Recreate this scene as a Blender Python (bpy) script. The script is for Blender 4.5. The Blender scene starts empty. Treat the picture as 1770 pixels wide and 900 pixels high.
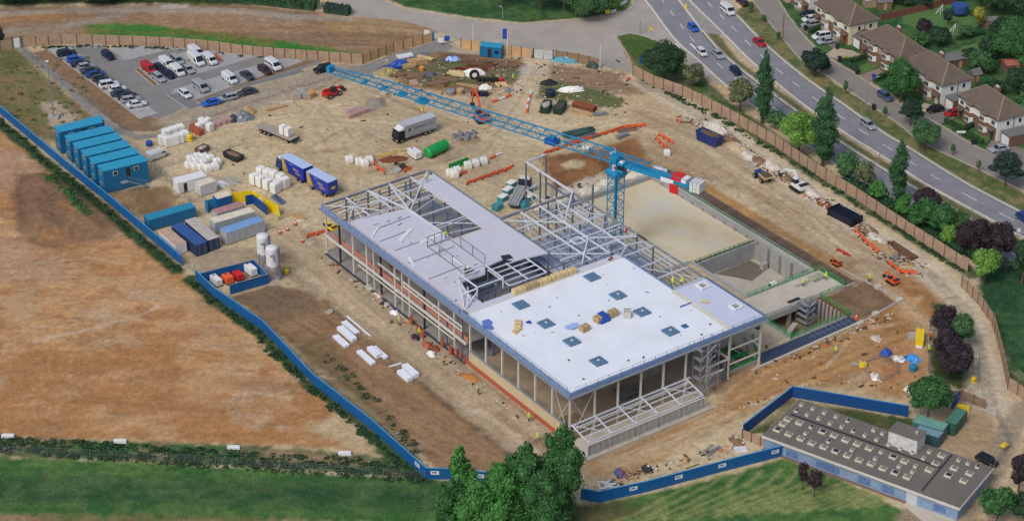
import bpy, math, random
import numpy as np
from mathutils import Vector, Matrix
from mathutils.geometry import tessellate_polygon
random.seed(7); rng = np.random.default_rng(11)
sc = bpy.context.scene
col = sc.collection
R = math.radians
# ---------------------------------------------------------------- camera maths (photo pixel -> point at height z)
FPX, PITCH, CH = 3700., R(30), 210.
def G(x, y, z=0.):
    dx, dy = x-885, 450-y
    d = (dx, FPX*math.cos(PITCH)+dy*math.sin(PITCH), -FPX*math.sin(PITCH)+dy*math.cos(PITCH))
    t = (CH-z)/(-d[2])
    return Vector((d[0]*t, d[1]*t, z))
def proj(p):
    v = Vector((p[0], p[1], p[2]-CH))
    F = Vector((0, math.cos(PITCH), -math.sin(PITCH))); U = Vector((0, math.sin(PITCH), math.cos(PITCH)))
    return 885+FPX*v.x/(v.dot(F)), 450-FPX*v.dot(U)/(v.dot(F))
def GX(x, y, z):            # ground point under a point seen at height z
    p = G(x, y, z); return Vector((p.x, p.y, 0))
def head(a, b, z=0.):       # heading of the line between two photo points
    d = G(*b, z)-G(*a, z); return math.atan2(d.y, d.x)
def pxm(y): return FPX*(0.5-(450-y)/FPX*0.866)/CH
def hgt(px, py, ytop):
    b = G(px, py); lo, hi = 0, 60
    for _ in range(30):
        m = (lo+hi)/2
        if proj((b.x, b.y, m))[1] > ytop: lo = m
        else: hi = m
    return lo
# building frame
TH = R(35.25); OB = G(987, 676, 10.5); OB.z = 0
UD = Vector((math.cos(TH), math.sin(TH), 0)); VD = Vector((-math.sin(TH), math.cos(TH), 0))
def W(u, v, z=0.): return OB+UD*u+VD*v+Vector((0, 0, z))
def UV(p): d = p-OB; return d.dot(UD), d.dot(VD)
# ---------------------------------------------------------------- materials
def srgb(r, g, b):
    f = lambda c: (c/255/12.92) if c/255 <= .04045 else ((c/255+.055)/1.055)**2.4
    return (f(r), f(g), f(b))
_m = {}
def M(name, rgb, rough=.8, metal=0., var=.12, scale=1.2, bump=0., lin=False, island=False, stretch=None):
    if name in _m: return _m[name]
    c = rgb if lin else srgb(*rgb)
    m = bpy.data.materials.new(name); m.use_nodes = True; nt = m.node_tree; N = nt.nodes; L = nt.links
    b = N['Principled BSDF']; b.inputs['Roughness'].default_value = rough; b.inputs['Metallic'].default_value = metal
    tc = N.new('ShaderNodeTexCoord'); no = N.new('ShaderNodeTexNoise'); no.inputs['Scale'].default_value = scale; no.inputs['Detail'].default_value = 5
    no.inputs['Roughness'].default_value = .65
    src = tc.outputs['Object']
    if stretch:
        mp = N.new('ShaderNodeMapping'); mp.inputs['Scale'].default_value = stretch; L.new(src, mp.inputs[0]); src = mp.outputs[0]
    L.new(src, no.inputs['Vector'])
    rp = N.new('ShaderNodeValToRGB'); e = rp.color_ramp.elements
    e[0].position = .3; e[1].position = .7
    lo, hi = 1-var, 1+var
    e[0].color = (*[min(1, x*lo) for x in c], 1); e[1].color = (*[min(1, x*hi) for x in c], 1)
    L.new(no.outputs['Fac'], rp.inputs['Fac']); out = rp.outputs['Color']
    if island:
        ge = N.new('ShaderNodeNewGeometry'); mr = N.new('ShaderNodeMapRange'); mr.inputs[3].default_value = .6; mr.inputs[4].default_value = 1.35
        L.new(ge.outputs['Random Per Island'], mr.inputs[0])
        vm = N.new('ShaderNodeVectorMath'); vm.operation = 'SCALE'; L.new(out, vm.inputs[0]); L.new(mr.outputs[0], vm.inputs['Scale']); out = vm.outputs[0]
    L.new(out, b.inputs['Base Color'])
    if bump:
        bn = N.new('ShaderNodeTexNoise'); bn.inputs['Scale'].default_value = scale*4; L.new(src, bn.inputs['Vector'])
        bp = N.new('ShaderNodeBump'); bp.inputs['Strength'].default_value = bump; bp.inputs['Distance'].default_value = .1
        L.new(bn.outputs['Fac'], bp.inputs['Height']); L.new(bp.outputs[0], b.inputs['Normal'])
    _m[name] = m; return m
def ribbed(name, rgb, per=.4, axis='X', var=.25, rough=.55, grime=.12):      # profiled sheet / decking / planks
    if name in _m: return _m[name]
    m = M(name, rgb, rough, 0, grime, .7); N = m.node_tree.nodes; L = m.node_tree.links; b = N['Principled BSDF']
    tc = N.new('ShaderNodeTexCoord'); w = N.new('ShaderNodeTexWave'); w.bands_direction = axis; w.inputs['Scale'].default_value = .314/per
    w.inputs['Distortion'].default_value = .0
    L.new(tc.outputs['Object'], w.inputs['Vector'])
    bp = N.new('ShaderNodeBump'); bp.inputs['Strength'].default_value = var*2; bp.inputs['Distance'].default_value = .06
    L.new(w.outputs['Fac'], bp.inputs['Height']); L.new(bp.outputs[0], b.inputs['Normal'])
    return m
def rand_island_white(name): return M(name, (215, 215, 212), .5, 0, .1, 2)
# ---------------------------------------------------------------- mesh builder
class MB:
    def __init__(s): s.v = []; s.f = []
    def add(s, vs, fs):
        o = len(s.v); s.v += [tuple(p) for p in vs]; s.f += [tuple(i+o for i in f) for f in fs]; return s
    def hexa(s, P): return s.add(P, [(0,3,2,1),(4,5,6,7),(0,1,5,4),(1,2,6,5),(2,3,7,6),(3,0,4,7)])
    def box(s, x0, x1, y0, y1, z0, z1): return s.hexa([(x0,y0,z0),(x1,y0,z0),(x1,y1,z0),(x0,y1,z0),(x0,y0,z1),(x1,y0,z1),(x1,y1,z1),(x0,y1,z1)])
    def cbox(s, cx, cy, z0, l, w, h, a=0.):
        ca, sa = math.cos(a), math.sin(a); P = []
        for z in (z0, z0+h):
            for x, y in ((-l/2,-w/2),(l/2,-w/2),(l/2,w/2),(-l/2,w/2)): P.append((cx+x*ca-y*sa, cy+x*sa+y*ca, z))
        return s.hexa(P)
    def beam(s, p, q, w, h=None):
        h = h or w; p = Vector(p); q = Vector(q); d = (q-p)
        if d.length < 1e-5: return s
        d.normalize(); up = Vector((0,0,1)) if abs(d.z) < .95 else Vector((1,0,0))
        a = d.cross(up).normalized()*w/2; b = a.cross(d).normalized()*h/2
        return s.hexa([p-a-b, p+a-b, p+a+b, p-a+b, q-a-b, q+a-b, q+a+b, q-a+b])
    def cyl(s, p, q, r, n=10, r2=None, cap=True):
        r2 = r if r2 is None else r2; p = Vector(p); q = Vector(q); d = (q-p).normalized()
        up = Vector((0,0,1)) if abs(d.z) < .9 else Vector((1,0,0)); a = d.cross(up).normalized(); b = a.cross(d)
        P = []
        for c, rr in ((p, r), (q, r2)):
            for i in range(n): t = 2*math.pi*i/n; P.append(c+a*rr*math.cos(t)+b*rr*math.sin(t))
        F = [(i, (i+1) % n, n+(i+1) % n, n+i) for i in range(n)]
        if cap: F += [tuple(range(n))[::-1], tuple(range(n, 2*n))]
        return s.add(P, F)
    def lathe(s, prof, n=16, c=(0,0,0)):
        P = []
        for r, z in prof:
            for i in range(n): t = 2*math.pi*i/n; P.append((c[0]+r*math.cos(t), c[1]+r*math.sin(t), c[2]+z))
        F = []
        for k in range(len(prof)-1):
            for i in range(n): F.append((k*n+i, k*n+(i+1) % n, (k+1)*n+(i+1) % n, (k+1)*n+i))
        F.append(tuple(range(n))[::-1]); F.append(tuple(range((len(prof)-1)*n, len(prof)*n)))
        return s.add(P, F)
    def loft(s, rings):
        n = len(rings[0]); P = [p for r in rings for p in r]; F = []
        for k in range(len(rings)-1):
            for i in range(n): F.append((k*n+i, k*n+(i+1) % n, (k+1)*n+(i+1) % n, (k+1)*n+i))
        F.append(tuple(range(n))[::-1]); F.append(tuple(range((len(rings)-1)*n, len(rings)*n)))
        return s.add(P, F)
    def prism(s, poly, z0, z1):
        n = len(poly); P = [(p[0], p[1], z0) for p in poly]+[(p[0], p[1], z1) for p in poly]
        F = [(i, (i+1) % n, n+(i+1) % n, n+i) for i in range(n)]
        for t in tessellate_polygon([[Vector((p[0], p[1], 0)) for p in poly]]):
            F.append(tuple(t)); F.append(tuple(i+n for i in t)[::-1])
        return s.add(P, F)
    def sheet(s, poly, z):
        P = [(p[0], p[1], z) for p in poly]; F = []
        for t in tessellate_polygon([[Vector(p) for p in P]]):
            a, b, c = (Vector(P[i]) for i in t)
            F.append(tuple(t) if (b-a).cross(c-a).z > 0 else tuple(t)[::-1])
        return s.add(P, F)
    def blob(s, c, r, seed=0, n=8, m=5, amp=.15):
        rr = random.Random(seed); P = []; F = []
        for j in range(m+1):
            ph = math.pi*j/m
            for i in range(n):
                t = 2*math.pi*i/n; k = 1+rr.uniform(-amp, amp)
                P.append((c[0]+r[0]*math.sin(ph)*math.cos(t)*k, c[1]+r[1]*math.sin(ph)*math.sin(t)*k, c[2]-r[2]*math.cos(ph)*k))
        for j in range(m):
            for i in range(n): F.append((j*n+i, j*n+(i+1) % n, (j+1)*n+(i+1) % n, (j+1)*n+i))
        return s.add(P, F)
    def build(s, name, mat, parent=None, smooth=False, fix=True):
        me = bpy.data.meshes.new(name); me.from_pydata(s.v, [], s.f); me.materials.append(mat)
        if smooth: me.polygons.foreach_set('use_smooth', [True]*len(me.polygons))
        me.update()
        if fix and len(s.f) < 4000:
            import bmesh
            bm = bmesh.new(); bm.from_mesh(me); bmesh.ops.recalc_face_normals(bm, faces=bm.faces); bm.to_mesh(me); bm.free()
        o = bpy.data.objects.new(name, me); col.objects.link(o)
        if parent is not None: o.parent = parent
        return o
def tag(o, label=None, cat=None, group=None, kind=None):
    if label: o['label'] = label
    if cat: o['category'] = cat
    if group: o['group'] = group
    if kind: o['kind'] = kind
    return o
def T(name, label, cat, loc=(0,0,0), rz=0., group=None):
    o = bpy.data.objects.new(name, None); col.objects.link(o); o.location = loc; o.rotation_euler = (0, 0, rz)
    o.empty_display_size = .3
    return tag(o, label, cat, group)
def kids(o): return [c for c in _kids.get(o.name, [])]
def copy_tree(o, parent=None):
    c = o.copy(); col.objects.link(c)
    if parent is not None: c.parent = parent
    for ch in list(o.children): copy_tree(ch, c)
    return c
_proto = {}
def spawn(key, fn, label, loc, rz=0., group=None, scale=None):
    """first call builds the thing, later calls copy it with all its parts"""
    if key not in _proto:
        o = fn(); _proto[key] = o
    else:
        o = copy_tree(_proto[key])
    o.location = loc; o.rotation_euler = (0, 0, rz); o['label'] = label
    if scale: o.scale = scale if hasattr(scale, '__len__') else (scale,)*3
    if group: o['group'] = group
    elif 'group' in o: del o['group']
    return o
ORD = ['first','second','third','fourth','fifth','sixth','seventh','eighth','ninth','tenth','eleventh','twelfth','thirteenth','fourteenth','fifteenth','sixteenth','seventeenth','eighteenth','nineteenth','twentieth']
# ---------------------------------------------------------------- common materials
mAsph = M('asphalt', (112, 112, 116), .9, 0, .14, .35, .1)
mAsphD = M('dual_asphalt', (122, 123, 130), .9, 0, .14, .3, .1)
mAsphW = M('worn_asphalt', (156, 149, 140), .9, 0, .14, .15, .1)
mWhiteP = M('road_paint', (210, 208, 204), .8, 0, .2, 1.5)
mConc = M('concrete', (158, 154, 146), .9, 0, .14, .5, .2)
mConcL = M('pale_concrete', (180, 172, 158), .9, 0, .12, .4, .15)
mKerb = M('kerb_stone', (158, 154, 148), .9, 0, .12, 1.)
mSteelW = M('white_steel',(200,205,216), .5, 0, .07, 1.)
mSteelC = M('cream_steel',(196,192,184), .6, 0, .08, 1.)
mSteelB = M('blue_grey_steel',(98,114,144), .5, .1, .1, 1.)
mEdgeB = M('blue_edge_steel',(118,144,186), .5, .1, .1, 1.)
mSteelG = M('grey_steel', (105, 110, 120), .5, .2, .12, 1.)
mGalv = M('galvanised_steel', (140, 145, 152), .45, .3, .1, 1.)
mBlack = M('black_rubber', (28, 28, 30), .8, 0, .1, 3.)
mDark = M('dark_metal', (45, 47, 52), .5, .2, .15, 2.)
mGlass = M('dark_glass', (34, 40, 50), .08, 0, .05, 3.)
mLamp = M('lamp_glass', (225, 225, 220), .2, 0, .02, 3.)
mTail = M('red_lamp', (150, 25, 20), .3, 0, .05, 3.)
mRim = M('wheel_rim', (150, 152, 155), .4, .5, .05, 3.)
mBlueH = M('blue_hoarding_paint',(8,84,142), .55, 0, .1, .4)
mBlueD = M('deep_blue_paint',(12,68,126), .55, 0, .1, .4)
mTurq = M('turquoise_paint', (24, 120, 165), .5, 0, .08, .5)
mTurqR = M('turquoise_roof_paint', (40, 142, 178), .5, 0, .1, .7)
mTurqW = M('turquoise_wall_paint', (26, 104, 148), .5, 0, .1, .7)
mCraneB = M('crane_blue_paint',(26,126,168), .45, 0, .12, 1.)
mOrange = M('orange_plastic', (222, 92, 48), .6, 0, .12, 2.)
mOrM = M('orange_paint', (205, 80, 34), .5, 0, .12, 2.)
mRed = M('red_paint', (190, 34, 30), .5, 0, .1, 2.)
mYel = M('yellow_paint', (222, 190, 24), .5, 0, .1, 2.)
mGreen = M('green_paint',(26,150,72), .45, 0, .1, 1.)
mWhite = M('white_paint', (212, 214, 216), .5, 0, .07, 1.)
mWrap = M('white_wrap', (222, 221, 216), .45, 0, .08, 1.5, .4)
mWood = M('sawn_timber', (176, 146, 104), .85, 0, .2, 1.5)
mWoodD = M('weathered_timber', (122, 98, 76), .9, 0, .2, 1.5)
mFenceT = ribbed('timber_hoarding_boards', (158, 134, 112), .25, 'Z', .3, .9, .18)
mPostT = M('dark_timber_post', (98, 76, 60), .9, 0, .15, 2.)
mBrick = M('red_brick', (165, 84, 58), .9, 0, .2, 2.)
mRust = M('rusty_steel', (120, 66, 42), .8, .2, .3, 2.)
mSoil = M('dark_soil', (98, 78, 60), .95, 0, .25, .8, .5)
mRubbleM = M('pale_rubble', (176, 164, 148), .95, 0, .35, 1.2, .6, island=False)
mNavy = M('navy_paint', (26, 40, 66), .5, 0, .1, 1.)
mTarp = M('blue_tarpaulin', (30, 72, 160), .5, 0, .15, 2., .5)
mHiY = M('hi_vis_yellow',(184,216,60), .7, 0, .05, 3.)
mHiO = M('hi_vis_orange', (240, 84, 30), .7, 0, .05, 3.)
EXPO = 0.34
# ================================================================ GROUND: one sheet, albedo painted by soil type
def _vn(x, y, seed):
    r = np.random.default_rng(seed).random((256, 256)); xi = np.floor(x).astype(int); yi = np.floor(y).astype(int)
    fx = x-xi; fy = y-yi; fx = fx*fx*(3-2*fx); fy = fy*fy*(3-2*fy)
    a = r[xi % 256, yi % 256]; b = r[(xi+1) % 256, yi % 256]; c = r[xi % 256, (yi+1) % 256]; d = r[(xi+1) % 256, (yi+1) % 256]
    return (a*(1-fx)+b*fx)*(1-fy)+(c*(1-fx)+d*fx)*fy
def fbm(x, y, s, seed=1, octv=4):
    t = 0; a = 1; n = 0
    for i in range(octv): t = t+a*_vn(x/s*2**i+31*i, y/s*2**i+17*i, seed+i); n += a; a *= .55
    return t/n*2-1
cor = [UV(G(*q)) for q in ((-30,-40),(1800,-40),(-60,930),(1830,930))]
u0, u1 = min(c[0] for c in cor)-6, max(c[0] for c in cor)+6; v0, v1 = min(c[1] for c in cor)-6, max(c[1] for c in cor)+6
HOLES = [(43.5, 72.6, 36.2, 68.8), (56.4, 72.6, 19.6, 35.6), (53.4, 67.6, 3.4, 18.6)]
def axis(a, b, step, keys):
    c = list(np.arange(a, b, step))
    for k in keys:
        j = int(np.argmin(np.abs(np.array(c)-k))); c[j] = k
    lo = [a-8*1.6**i for i in range(14)][::-1]; hi = [c[-1]+8*1.6**i for i in range(14)]
    return np.array([x for x in lo if x < a-1]+c+[x for x in hi if x > b+1])
au = axis(u0, u1, .46, sorted({h[i] for h in HOLES for i in (0,1)})); av = axis(v0, v1, .46, sorted({h[i] for h in HOLES for i in (2,3)}))
UU, VV = np.meshgrid(au, av, indexing='ij'); nu, nv = len(au), len(av)
X = OB.x+UD.x*UU+VD.x*VV; Y = OB.y+UD.y*UU+VD.y*VV
n1 = fbm(X, Y, 14, 3); n2 = fbm(X, Y, 4, 9); n3 = fbm(X, Y, 1.3, 21, 3); n4 = fbm(X, Y, 40, 33)
# wheel-dragged streak noise in two directions
def streak(ang, l, w, seed):
    ca, sa = math.cos(ang), math.sin(ang); return fbm((X*ca+Y*sa)/l, (-X*sa+Y*ca)/w, 1., seed, 4)
sA = streak(R(-45), 22, 1.1, 51); sB = streak(R(0), 26, 1.3, 61); sC = streak(R(35), 18, 1.2, 71)
COL = np.zeros(X.shape+(3,)); GR = np.zeros(X.shape); Z = np.zeros(X.shape)
def lin(c): return np.array(srgb(*c))
def mixc(w, c): 
    w = np.clip(w, 0, 1)[..., None]; COL[:] = COL*(1-w)+np.asarray(c)*w
base = lin((184, 168, 136)); COL[:] = base
mixc(.45+n1*.9, lin((176, 157, 124))); mixc(.3+n2*.9, lin((190, 175, 146))); mixc(n4*1.1, lin((170, 146, 114))); mixc(n3*.8, lin((156,136,110)))
def sdist(poly):      # signed distance, positive inside
    P = np.array([(p.x, p.y) for p in poly]); mnx, mny = P.min(0)-7; mxx, mxy = P.max(0)+7
    msk = (X > mnx) & (X < mxx) & (Y > mny) & (Y < mxy); x = X[msk]; y = Y[msk]
    D = np.full(x.shape, 1e9); ins = np.zeros(x.shape, bool); n = len(P)
    for i in range(n):
        a = P[i]; b = P[(i+1) % n]; e = b-a; L2 = (e**2).sum()+1e-9
        t = np.clip(((x-a[0])*e[0]+(y-a[1])*e[1])/L2, 0, 1)
        D = np.minimum(D, (x-a[0]-t*e[0])**2+(y-a[1]-t*e[1])**2)
        c = ((a[1] > y) != (b[1] > y)) & (x < (b[0]-a[0])*(y-a[1])/((b[1]-a[1]) if b[1] != a[1] else 1e-9)+a[0]); ins ^= c
    out = np.full(X.shape, -1e3); out[msk] = np.where(ins, 1, -1)*np.sqrt(D); return out
def poly(pts): return [G(*p) for p in pts]
def region(pts, c, c2=None, feather=1., wob=1., grass=None, a=1., tex=None, tw=.5, uv=False):
    P = [W(*p) for p in pts] if uv else poly(pts)
    s = sdist(P)+wob*(n2*.8+n3*.9); w = np.clip(s/feather+.5, 0, 1)*a
    cc = np.zeros(X.shape+(3,))+lin(c)
    if c2 is not None:
        t = np.clip(.5+(tex if tex is not None else n1*1.3+n2*.6)*1.3*tw*2, 0, 1)[..., None]; cc = cc*(1-t)+lin(c2)*t
    mixc(w, cc)
    if grass is not None: GR[:] = GR*(1-w)+grass*w
    return w
def stroke(pts, width, c, a=.6, feather=.6, wob=.5, grass=None, uv=False):
    P = np.array([(p.x, p.y) for p in ([W(*q) for q in pts] if uv else [G(*q) for q in pts])])
    mnx, mny = P.min(0)-width-3; mxx, mxy = P.max(0)+width+3
    msk = (X > mnx) & (X < mxx) & (Y > mny) & (Y < mxy); x = X[msk]; y = Y[msk]; D = np.full(x.shape, 1e9)
    for i in range(len(P)-1):
        A = P[i]; e = P[i+1]-A; L2 = (e**2).sum()+1e-9; t = np.clip(((x-A[0])*e[0]+(y-A[1])*e[1])/L2, 0, 1)
        D = np.minimum(D, (x-A[0]-t*e[0])**2+(y-A[1]-t*e[1])**2)
    w = np.zeros(X.shape); w[msk] = np.clip((width/2-np.sqrt(D)+wob*(n3[msk]*.6+n2[msk]*.5))/feather+.5, 0, 1)*a
    mixc(w, lin(c))
    if grass is not None: GR[:] = GR*(1-w)+grass*w
    return w
def mound(pts, h, feather=4., wob=1.):
    s = sdist(poly(pts))+wob*n2; t = np.clip(s/feather, 0, 1); Z[:] += t*t*(3-2*t)*h*(1+.2*n2+.12*n3)
def tracks(pts, n=4, spread=2.2, c=(176,160,136), c2=(120,98,72), a=.35, w=.45):
    rr = random.Random(int(pts[0][0]))
    for k in range(n):
        o = (k-(n-1)/2)*spread
        q = [(p[0]+o*6*rr.uniform(.7,1.2), p[1]+o*3*rr.uniform(-.6,1.)) for p in pts]
        stroke(q, w, c if k % 2 else c2, a, .8, .5)
GRASS, GRASS2 = (62, 84, 50), (84, 98, 56)
DGR, DGR2 = (40, 62, 42), (62, 80, 50)
# outer world
mixc(np.where((X < X.mean()-900) | (Y < 200) | (Y > 560), 1, 0), lin((72, 92, 56)))
# yard shading: darker brown and paler worn areas
region([(600,120),(860,150),(880,330),(640,300)], (170,152,126), (156,134,106), 8, 2, a=.6, tex=sA)
region([(1100,190),(1250,220),(1640,480),(1680,640),(1500,640),(1290,330),(1100,300)], (150,128,102), (166,148,122), 6, 2, a=.9, tex=sA)
region([(930,270),(1010,262),(1100,235),(1130,290),(1080,330),(960,330)], (136,98,64), (116,84,58), 2, 1, tex=n2)
region([(1480,500),(1560,480),(1680,520),(1690,560),(1600,610),(1480,590)], (158,116,70), (140,104,66), 4, 2, tex=sA)
region([(1270,640),(1500,560),(1600,600),(1610,690),(1380,665),(1280,720),(1100,820),(1010,820),(1000,790),(1240,705)], (168,134,92), (150,112,72), 3, 1.5, tex=sC)
region([(1235,620),(1310,640),(1240,680),(1215,665)], (164,128,92), (150,120,92), 2, 1)
# top spoil strip
region([(-60,15),(420,5),(600,28),(750,42),(745,60),(640,108),(470,94),(160,70),(-60,80)], (140,116,90), (124,100,78), 3, 1.5, tex=sB)
region([(-60,22),(110,24),(105,38),(-60,42)], (150,112,76), None, 3, 1, a=.8)
region([(250,22),(420,20),(560,50),(520,64),(250,50)], (146,112,82), (150,130,108), 3, 1.5, a=.8, tex=sB)
region([(560,25),(740,45),(730,60),(560,60)], (150,120,84), (158,134,100), 3, 1.2, a=.8)
stroke([(-60,30),(120,20),(300,18),(420,22),(520,32),(600,34)], 4, (158,150,138), .7, 2)
stroke([(-60,60),(120,50),(220,25)], 3, (150,146,138), .5, 3)
region([(270,-20),(330,-20),(322,16),(280,18)], (170,160,146), None, 1.5, .5)
for q in ([(150,48),(250,44),(300,52),(480,72),(630,95),(622,104),(480,92),(330,80),(160,72)],): region(q, (58,112,48), (84,122,58), 1.5, 1., .9, tex=n2)
region([(-60,-60),(500,-60),(530,0),(420,8),(100,6),(-60,14)], (38,58,34), (70,84,46), 2, 1, 1.)
region([(150,60),(370,55),(480,72),(470,80),(300,62),(150,52)], (140,92,64), None, 1.5, 1, a=.35)
# brown field
region([(-80,195),(0,205),(60,252),(110,298),(190,362),(315,470),(350,500),(400,545),(470,592),(560,665),(640,735),(650,782),(560,775),(400,768),(-80,752)], (158,116,76), (176,140,100), 1.5, 1., tex=n1*.7+n2*.8+sB*.3+n4*.5, tw=.7)
for k in range(60):
    x = rng.uniform(-20, 560); y = rng.uniform(max(250, 230+x*.75), 745); s_ = rng.uniform(6, 26)
    region([(x-s_*1.5,y),(x-s_*.3,y-s_*.5),(x+s_*1.6,y-s_*.2),(x+s_*.6,y+s_*.5)], [(172,148,118),(128,100,74),(164,118,72),(152,130,108),(178,160,134)][k % 5], None, 3., 3., a=.42)
region([(-80,240),(60,260),(130,330),(60,330),(0,330),(-80,340)], (150,120,98), (168,140,116), 5, 3, a=.7, tex=n2)
region([(-80,380),(60,420),(140,470),(80,500),(-80,480)], (160,134,112), None, 8, 4, a=.55)
region([(30,300),(110,300),(215,380),(200,410),(120,432),(60,428),(30,400),(20,340)], (112,88,68), (126,100,76), 2, 1)
stroke([(30,425),(90,436),(150,420),(200,415)], 2.5, (158,122,88), .6, 1.5)
stroke([(115,300),(170,340),(240,400),(300,450)], 6, (156,118,80), .55, 3)
stroke([(60,590),(140,572),(240,545),(270,530)], .9, (190,172,150), .6, .8, 1)
region([(530,740),(600,700),(655,770),(648,784),(600,775)], (176,154,122), (160,130,92), 2, 1.2)
for k in range(6):
    x = rng.uniform(-20, 600); y = rng.uniform(560, 740)
    if x < 120 or y > 430+x*.5: stroke([(x-60, y-4), (x+60, y+3)], rng.uniform(.6, 2.5), (166,132,96) if k % 2 else (126,92,64), .35, 1.5, 1)
for k in range(14):
    x = rng.uniform(-20, 260); y = 300+x*.4+rng.uniform(0, 180); stroke([(x-25, y-10), (x+25, y+12)], rng.uniform(1, 3.5), [(168,140,112),(112,86,66),(164,116,72)][k % 3], .4, 3, 2)
mound([(34,300),(110,300),(205,378),(195,405),(120,425),(60,420),(34,395)], 1.6, 5)
region([(118,318),(150,345),(160,384),(150,388),(112,350),(80,318),(60,312)], (62,90,56), (118,96,70), 1.2, 1.6, .8, a=.85, tex=n3+n2*.5)
# weedy strip between field and bottom grass
region([(-80,752),(400,768),(560,778),(660,790),(735,815),(740,830),(560,815),(300,800),(-80,786)], (62,96,54), (140,120,92), 1., .8, .7, tex=n2+n3*.7-.25)
region([(400,770),(520,776),(640,792),(660,806),(560,804),(420,792)], (148,122,98), (80,92,60), 1.5, 1, .4, tex=n2+n3)
region([(-100,785),(300,801),(560,817),(735,829),(800,832),(1000,872),(1040,872),(1250,822),(1352,792),(1420,812),(1570,885),(1700,990),(-200,990)], (58, 98, 52), (92, 120, 66), .8, .5, 1., tex=n2*.9+n3*.6+sB*.5)
region([(-100,818),(350,826),(760,838),(760,880),(-100,870)], (38, 72, 48), (70, 92, 62), 5, 2, 1., a=.75, tex=n1+n2+n3)
region([(-100,886),(260,889),(400,894),(700,905),(700,990),(-200,990)], (146,122,96), (100,104,62), 1.5, 1., .5)
region([(1000,872),(1070,868),(1120,884),(1060,905),(980,905)], (104,92,66), (76,88,52), 3, 1.5, .7)
for k in range(17):      # mown rows
    xx = 1075+k*31
    stroke([(xx-30, 905-k*2), (xx+20, 890-k*2.2), (xx+70+k*2, 862-k*1.4), (xx+120+k*2, 838-k*.6), (xx+150, 812)], .6, (150,148,98), .75, .8, .5)
# verge along the blue hoarding (field side)
vg = [(-30,172),(0,198),(107,287),(187,351),(315,459)]
stroke([(p[0]-9, p[1]+9) for p in vg], 2.8, (46,72,44), .95, 1., .9, 1.)
stroke([(330,482),(365,515),(450,575),(540,665),(640,738),(700,800),(735,828)], 3., (46,72,44), .95, 1., 1., 1.)
region([(630,745),(660,742),(732,812),(735,828),(668,800),(650,782)], (62,88,48), (76,92,56), 1.2, 1, 1.)
# rough ground behind the cabins
region([(0,85),(30,85),(150,190),(180,215),(120,255),(60,235),(-30,165),(-60,120)], (110,108,70), (134,110,82), 2, 1., .7, tex=n2*.9+n3*.7)
region([(-40,88),(30,84),(60,105),(10,130),(-50,120)], (74,90,52), (108,100,66), 2, 1., .9, a=.7, tex=n3)
region([(70,178),(100,175),(140,205),(115,235),(90,220)], (168,152,132), None, 2, 1)
region([(180,330),(290,322),(330,360),(260,380),(220,360)], (150,126,98), (120,98,72), 2, 1.5, tex=n2)
# planting strip beside the car park and its grey service path
region([(58,92),(84,84),(230,192),(272,205),(292,214),(270,228),(215,226),(160,182)], (116,94,72), (128,104,80), .5, .3)
stroke([(35,84),(95,132),(150,182),(195,222),(240,238),(290,232)], 2.2, (128,126,124), .9, .8, .3)
# hauls and building apron
region([(455,405),(540,395),(565,440),(640,510),(700,555),(800,640),(900,730),(1000,795),(1012,818),(960,800),(880,790),(760,690),(640,590),(560,520),(480,480)], (166,148,122), (150,134,112), 1.5, 1., tex=sA)
region([(560,440),(640,500),(700,560),(840,650),(960,745),(1000,790),(950,780),(880,720),(740,620),(620,520)], (140,130,118), (124,114,102), 3, 1.5, a=.7, tex=n2)
region([(400,512),(470,494),(520,498),(560,520),(640,590),(760,690),(885,792),(885,812),(760,812),(745,800),(640,706),(540,625)], (126, 98, 72), (146, 118, 90), .9, .6, tex=sA*.7+n2*.5)
region([(400,510),(470,494),(540,505),(560,530),(480,560),(440,540)], (96,84,70), (112,96,78), 3, 2, a=.8)
for k in range(9): stroke([(470+k*18, 560-k*6), (640+k*18, 700-k*10), (800+k*14, 800-k*10)], .5, (136,110,82) if k % 2 else (104,82,60), .4, .8, .6)
stroke([(560,519),(640,590),(760,690),(885,790)], 1.1, (96,78,60), .7, .8, .6)
region([(560,575),(640,680),(730,790),(722,800),(560,672),(500,600)], (96,92,64), (122,98,72), 2, 1.6, .5, a=.65, tex=n3+n2)
region([(320,430),(420,425),(520,440),(480,490),(400,480),(345,470)], (156,140,118), (140,122,100), 2, 1)
# car park surround and worn site road
region([(270,215),(300,175),(345,178),(480,135),(560,108),(640,108),(700,80),(740,80),(620,140),(440,190),(330,232)], (146,136,120), (158,146,126), 3, 1.5, a=.9, tex=sC)
# compound at top with timber, grass patches
region([(650,110),(700,85),(770,80),(900,100),(912,118),(880,150),(800,165),(700,150)], (126,100,76), (140,118,92), 2, 1, tex=sB)
region([(760,88),(915,112),(900,128),(760,108)], (96,80,68), (124,96,74), 1.5, .8, tex=sB)
region([(675,108),(760,112),(850,140),(845,170),(800,150),(690,130)], (62,88,50), (116,98,70), 1.2, 1.5, .8, a=.7, tex=n2+n3)
region([(925,140),(990,138),(1085,175),(1060,190),(1000,175),(930,170)], (60,88,48), (92,98,60), 1.2, 1.2, .8, a=.9, tex=n2)
region([(940,110),(1080,125),(1150,160),(1090,165),(950,140)], (126,102,80), (140,120,98), 2, 1, tex=sB)
region([(700,118),(760,104),(830,112),(905,124),(890,146),(820,150),(720,148)], (110,90,70), (84,104,66), 1.6, 1.4, .4, a=.75, tex=n3+n2)
stroke([(935,92),(925,130),(905,160),(885,195),(875,230)], 5.5, (172,158,136), .9, 2.)
region([(900,116),(940,112),(935,130),(905,132)], (160,158,154), None, 1.5, .6)
stroke([(700,78),(770,86),(870,96),(930,102)], 2.2, (168,158,142), .85, .8, .3)
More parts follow.
